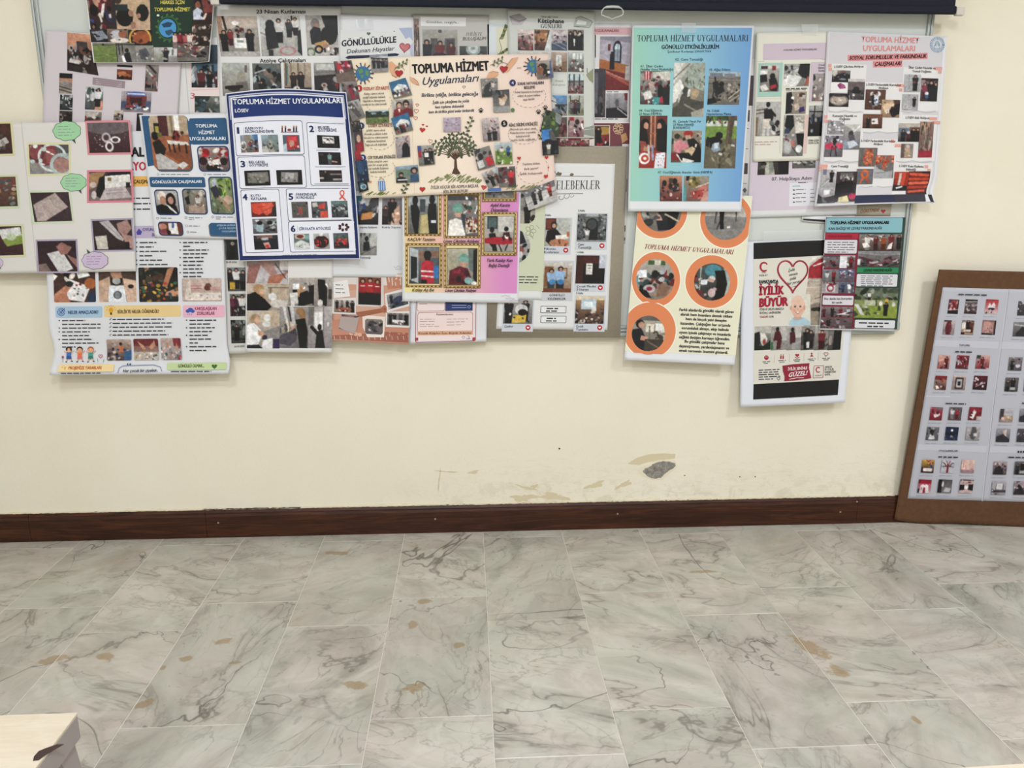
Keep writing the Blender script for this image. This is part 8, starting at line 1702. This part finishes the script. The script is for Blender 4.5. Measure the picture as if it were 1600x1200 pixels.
ph(1398, 268.4, 1420, 297.6, 'b c04a38 8a3028;p c9bdb8 30 10 44 8 38 78 24 80;p d85038 46 8 66 6 60 76 42 76;p a83424 68 8 90 8 86 74 66 74;p 26242a 0 70 100 78 100 100 0 100;p e6e2de 16 84 54 76 60 82 24 92')
ph(1420.6, 267.6, 1447.6, 303.6, 'b 6a2c28 4a2426;l d85a3c 6 10 12 90 18;l c94a30 6 8 34 90 34;l e06c4c 6 10 52 92 50;l c24430 6 8 70 90 68;l 8a2c22 3 10 22 90 26;l 8a2c22 3 10 43 90 42;l 7a261f 3 10 61 90 60;l d85a3c 5 12 88 86 84;r 60 0 100 8 2c2a30')
S.rect(1336, 305.4, 1399, 315.6, '232a44'); S.rect(1398, 303.8, 1447, 314.8, '33333c'); S.rect(1411, 308.4, 1434, 313, 'cfd0d6'); S.poly([(1441, 304), (1449, 304), (1454, 315), (1445, 315)], 'e0e0e4'); S.poly([(1449.6, 304), (1455.5, 304), (1459.5, 316), (1454, 315)], '26262c'); S.dash(1354, 310.6, 1380, 310.4, 1, '8a90a8', 1.4, just=True)

# --- clear sticky tape
M_TAPE = mat('clear_tape', 'e6e8ea', .12, .6); M_TAPE.node_tree.nodes['Principled BSDF'].inputs['Alpha'].default_value = .28
def tape(q, off, label, seed=1):
    r = random.Random(seed); n = 8; V = []; F = []
    for j in range(4):
        for i in range(n+1):
            u, v = i/n, j/3
            x = (1-v)*((1-u)*q[0][0]+u*q[1][0])+v*((1-u)*q[3][0]+u*q[2][0]); y = (1-v)*((1-u)*q[0][1]+u*q[1][1])+v*((1-u)*q[3][1]+u*q[2][1])
            V.append(W(x, y, off+r.uniform(0, .0022)))
    for j in range(3):
        for i in range(n): a = j*(n+1)+i; F.append((a, a+n+1, a+n+2, a+1))
    o = mesh_obj('sticky_tape', V, F, M_TAPE, None, True); tag(o, label, 'tape')
tape([(1065, 36), (1087, 36), (1088, 51), (1065, 51)], .0405, 'piece of clear tape on the top edge of the turquoise poster', 2)
tape([(1193, 361), (1285, 359), (1284, 376), (1193, 377)], .0275, 'crinkled strip of clear tape above the black bar of the heart-outline poster', 3)
tape([(1252, 38), (1278, 38), (1278, 54), (1254, 54)], .033, 'piece of clear tape above the cream photo sheet', 5)
tape([(556, 30), (582, 29), (584, 46), (558, 47)], .031, 'shiny piece of clear tape above the GÖNÜLLÜLÜKLE lettering', 7)
tape([(576, 83), (606, 82), (606, 92), (578, 93)], .053, 'piece of clear tape on the top left of the peach tree poster', 8)

# --- brown display board leaning in the corner
bq = [(1467, 421), (1680, 426.5), (1680, 828), (1397, 812)]
yb = float(-G(1600, 823)[1])
S = Sheet('display_board', 'big brown cardboard display board leaning on the wall at the right', 'board',
          bq, (.062, .060, yb*1.35, .022), '6e4c34', lambda u, v: .0*u, lambda u, v: (0*u, 3.5*np.sin(np.clip(u*3.2, 0, 1)*3.1416)*v**6), nu=12, nv=12, m=M_BROWN, thick=.006)
DB = S
S = Sheet('printed_sheet', None, None, [(1473, 449), (1700, 455), (1700, 787), (1418, 779)], .03, 'b6b7c0', nu=14, nv=14, host=DB)
for (a, b) in [((1575.5, 452), (1553, 620)), ((1553, 620), (1534.5, 783))]:
    S.line([a, b], 1.3, 'c9cad2'); S.line([(a[0]+1.6, a[1]), (b[0]+1.6, b[1])], .8, '9c9ca8')
S.line([(1446.5, 619), (1700, 624)], 1.3, 'c9cad2')
for (y0_, y1_, dx) in [(531, 541, 0), (694, 703, 0)]:
    k_ = (1462-1435.5)/(694-531.0)
    xa = 1461.5-(y0_-531)*k_; xb = 1561-(y0_-531)*.112
    S.poly([(xa, y0_), (xb, y0_+3), (xb-2, y1_+4), (xa-2, y1_)], 'c0c1ca'); S.poly([(xb+5, y0_+3), (1700, y0_+7), (1700, y1_+8), (xb+3, y1_+4)], 'c0c1ca')
pr = [(467.5, 490, [(1481, 1497.6), (1507, 1526.6), (1539, 1559.4)], [(1590, 1611), (1622, 1642), (1654, 1675)]),
      (500, 522.6, [(1473.4, 1491.6), (1502, 1521.6), (1534, 1555.6)], [(1583, 1606), (1617, 1638), (1650, 1671)]),
      (555, 576, [(1465, 1483.6), (1493.6, 1513.6), (1524.6, 1546)], [(1575.6, 1596.6), (1608, 1629), (1642, 1663)]),
      (586.8, 608.6, [(1459.6, 1478.8), (1488, 1508.6), (1520.4, 1542.4)], [(1570, 1590.6), (1600, 1622), (1634, 1656)]),
      (635.8, 656.2, [(1452.6, 1472.4), (1482, 1502.4), (1513, 1533.6)], [(1562, 1582.4), (1593, 1614), (1625, 1646)]),
      (666.8, 687.6, [(1447, 1466.6), (1476.4, 1497), (1509, 1530.8)], [(1556.6, 1577.6), (1589, 1610), (1621, 1642)]),
      (718, 738.4, [(1439.6, 1459.4), (1470.6, 1491), (1501.6, 1522.6)], [(1552, 1573), (1585, 1606), (1618, 1639)]),
      (749, 769.8, [(1434, 1454.6), (1465, 1487), (1499, 1520.4)], [(1549.4, 1571.4), (1584, 1606), (1617, 1639)])]
sq = [['b 5c4448 3a2a30;e 50 45 34 40 a83c44;k 16 10 0 20 100 70 c9a09c d8c0bc 6a2c34;r 0 78 100 100 2c242a;l c9bcbc 2 0 74 100 70', 'b 6c6468 4a3c44;r 0 0 100 14 2c282c;l c9c2c4 2 0 20 100 14;k 20 9 0 30 100 90 c9b4b4 3a2c34 a08a8c;r 0 88 100 100 4a2c34', 'b b03038 c9b0b0;p dcd0d0 20 60 32 24 46 44 64 20 80 40 76 60;e 50 66 26 10 2a2c3a;k 7 7 0 70 60 100 a8303c 3a2a30 d5c4c4'],
      ['b b5a8a4 8f8080;r 0 0 70 12 4a3c40;e 46 58 28 50 6c2838;k 10 6 20 20 70 95 8a4050 4c1c28', 'b 8f7c74 a88a74;m 50 0 85 2a262c;m 80 6 80 6c3c38;p d9cfc8 0 20 30 15 34 60 0 65;r 20 66 80 80 d5c0b4;r 0 84 30 100 3a2c30', 'b 8a6460 a88078;p b98c84 12 10 86 14 78 92 4 84;k 22 3.4 20 55 80 86 3a2c30 dcd0cc;r 88 0 100 100 2c242a;r 0 92 80 100 241e22'],
      ['b c88a80 9c5c5c;p d5a090 0 0 100 0 90 30 0 50;m 72 10 84 6a2c34;k 8 9 0 50 60 100 a8404c c9a09c 5a2c34', 'b 8a2c38 6c2c34;k 26 9 0 10 100 100 c9c0c4 8fa4b0 a8303c 2c2228;r 0 0 100 12 9c2c3c', 'b d5a8a0 8a3c40;r 0 0 30 25 3a4a3c;m 46 14 80 7a1c2c;k 10 9 0 50 100 100 2a2026 c9b0ac b03440'],
      ['red', 'b b5a09a 8f7c78;r 20 14 82 96 3c3034;r 30 26 72 84 b9b4b4;r 40 40 62 70 2a262c;r 0 0 100 10 c9b8b0', 'b 5c2430 3a1c28;k 12 9 10 20 90 80 c9c0c4 8a2434 d5ccd0;l c9c4c8 2 20 80 80 50'],
      ['b b0505c 7c2434;p e0d0d0 30 60 70 34 84 60 44 84;k 10 9 0 0 100 60 c9707c 6a1c2c 3a2028;r 40 0 100 20 7c7074', 'b 6c686c 5a4a50;m 28 14 76 c9c4c8 3a2a2c;m 66 14 76 a83444;k 9 9 0 0 100 30 9a969a 3a343a', 'b 9c3040 6c2430;p dcd4d4 10 80 40 20 60 30 40 92;k 10 9 20 0 100 80 2c2028 b8404c 5c1c28;r 66 70 100 100 b9b0b0'],
      ['b 77757a 5c5a60;p c9c4c8 30 60 60 50 70 90 20 96;e 44 36 18 16 2a282e;k 8 9 0 0 100 60 3c3a40 b0acb0', 'b 22304c 2c3a58;e 50 26 9 9 e0e0e8;r 0 46 100 66 1c2438;k 12 6 0 56 100 100 c9ccd8 6a7a9c 2a2c3c 9aa0b0', 'b b4aeb0 8f8c90;p 5c5a5c 38 0 66 0 80 60 60 100 30 80;p c9c4c4 50 50 80 46 78 70 56 70;k 5 7 0 50 100 100 4a4a48 c2bcbc'],
      ['b c8a040 3a2c30;k 20 9 0 0 100 60 c02c38 d8b048 3a4a8a d8783c;r 16 66 86 88 e2dce0;r 0 60 14 100 2a2228;l c06a70 1.4 26 77 76 77', 'b c2c0c8 b0aeb8;l 7c2430 6 50 100 50 40;l 7c2430 3 50 60 20 30;l 7c2430 3 50 60 80 30;l 7c2430 2.4 50 44 36 10;l 7c2430 2.4 50 44 66 10;l 26202c 2.4 22 30 4 24;l 26202c 2.4 80 30 96 26;l 26202c 2.4 34 50 8 54;l 26202c 2.4 66 50 94 56', 'b dcb8ac d0aca4;r 12 0 16 60 b08078;r 0 78 100 100 9c7c84;r 70 66 92 84 b08c90;l a8848c 2 30 92 40 60'],
      ['b b0283c d0b8bc;r 0 0 100 30 a02438;r 0 0 12 30 6c1828;p e0d4d4 20 44 36 36 50 46 64 36 80 44 84 100 16 100;p a8283c 42 60 56 60 60 100 40 100;r 0 70 14 100 2a2228;l 8c2434 2 30 60 28 96', 'b 5c5a5c 77757a;p 2a282a 0 0 28 0 30 100 0 100;e 34 36 7 22 dcdade;p b9b7ba 56 60 96 66 88 94 44 90', 'b c2a8a4 c0aaa6;r 0 0 100 10 5a4448;p 2a2028 0 40 34 40 40 78 0 84;p 2a2028 64 36 100 34 100 84 62 76;r 36 48 64 70 e4dcdc;l d8c4c0 2 10 0 30 30;l d8c4c0 2 90 0 70 30;k 6 6 20 20 80 40 8a3040 c9b0ac']]
rs_ = ['b 5c5a60 3a383e;k 12 9 0 0 100 100 b5b2b8 2a282c 7a6a6c', 'b 8a8688 5a565c;p 3a383e 20 80 60 30 100 60 100 100 20 100;l c9c4c8 3 10 20 90 30', 'b 8a8488 5c585e;m 30 14 80 3a3a40;e 70 64 18 14 d5ccd2;k 8 9 0 0 100 60 b5acac 3a343a', 'b 6a6a6c 4c4a4e;m 60 4 96 2a282e;m 22 20 80 3c3a40;r 40 70 80 90 a5a2a6', 'b c9b8b0 8f7c74;r 0 0 30 80 4a444c;r 30 0 100 50 b5b0b6;k 9 9 20 50 90 100 d0a060 8a5c3c b9a090', 'b 9c98a0 5a5860;p d0b8b0 46 20 76 0 70 60 56 66;p 3a3840 0 60 50 40 100 80 100 100 0 100', 'b b5a0a0 5c5058;p 3a343c 10 50 40 30 70 50 80 100 0 100;k 12 9 0 0 100 70 c9b8b8 6a585e 2a262c', 'b b0aab0 8c868c;r 30 20 80 60 c9c4ca;l 4a444c 2 30 20 30 70;l 4a444c 2 80 20 80 70;r 0 66 100 84 4a444c;k 6 7 0 60 40 100 2a262c c9b8b8']
for i, (ya, yb_, L_, R_) in enumerate(pr):
    sh = -(yb_-ya)*.15
    for j, (xa, xb) in enumerate(L_):
        S.photo(0, 0, 0, 0, sq[i][j], quad=[(xa+2.2, ya), (xb+1.4, ya+.8), (xb-1.2, yb_+.8), (xa-.8, yb_)]); S.dash(xa-3, yb_+4.6, xb-2, yb_+5, 1, '9c9ca8', .7, just=True)
    for j, (xa, xb) in enumerate(R_):
        S.photo(0, 0, 0, 0, rs_[(i*3+j) % 8] if j else rs_[i], quad=[(xa+1.6, ya+3), (xb+1.6, ya+3.4), (xb-.8, yb_+3.4), (xa-.8, yb_+3)]); S.dash(xa-3, yb_+7.6, xb-2, yb_+8, 1, '9c9ca8', .7, just=True)
S.text('TOPLUMA', 1498.6, 541, 1515.4, 541.2, 3.2, '26262c', 4); S.text('UYGULAMALARI', 1467, 705.8, 1496.4, 706, 3, '26262c', 4)
for (a, b, c) in [(1497.5, 460, 1542), (1492.6, 549.6, 1519), (1477.6, 630.4, 1509.6), (1466, 713.8, 1497), (1575.6, 714.4, 1604), (1597, 630, 1625)]: S.dash(a, b, c, b+.6, 1, '3a3a44', 1.9, just=True)
for i in range(4): S.el(1591.4+i*4, 706, 1.3, 1.9, '26262c', .3, 10)

finish_art()
finish_text()
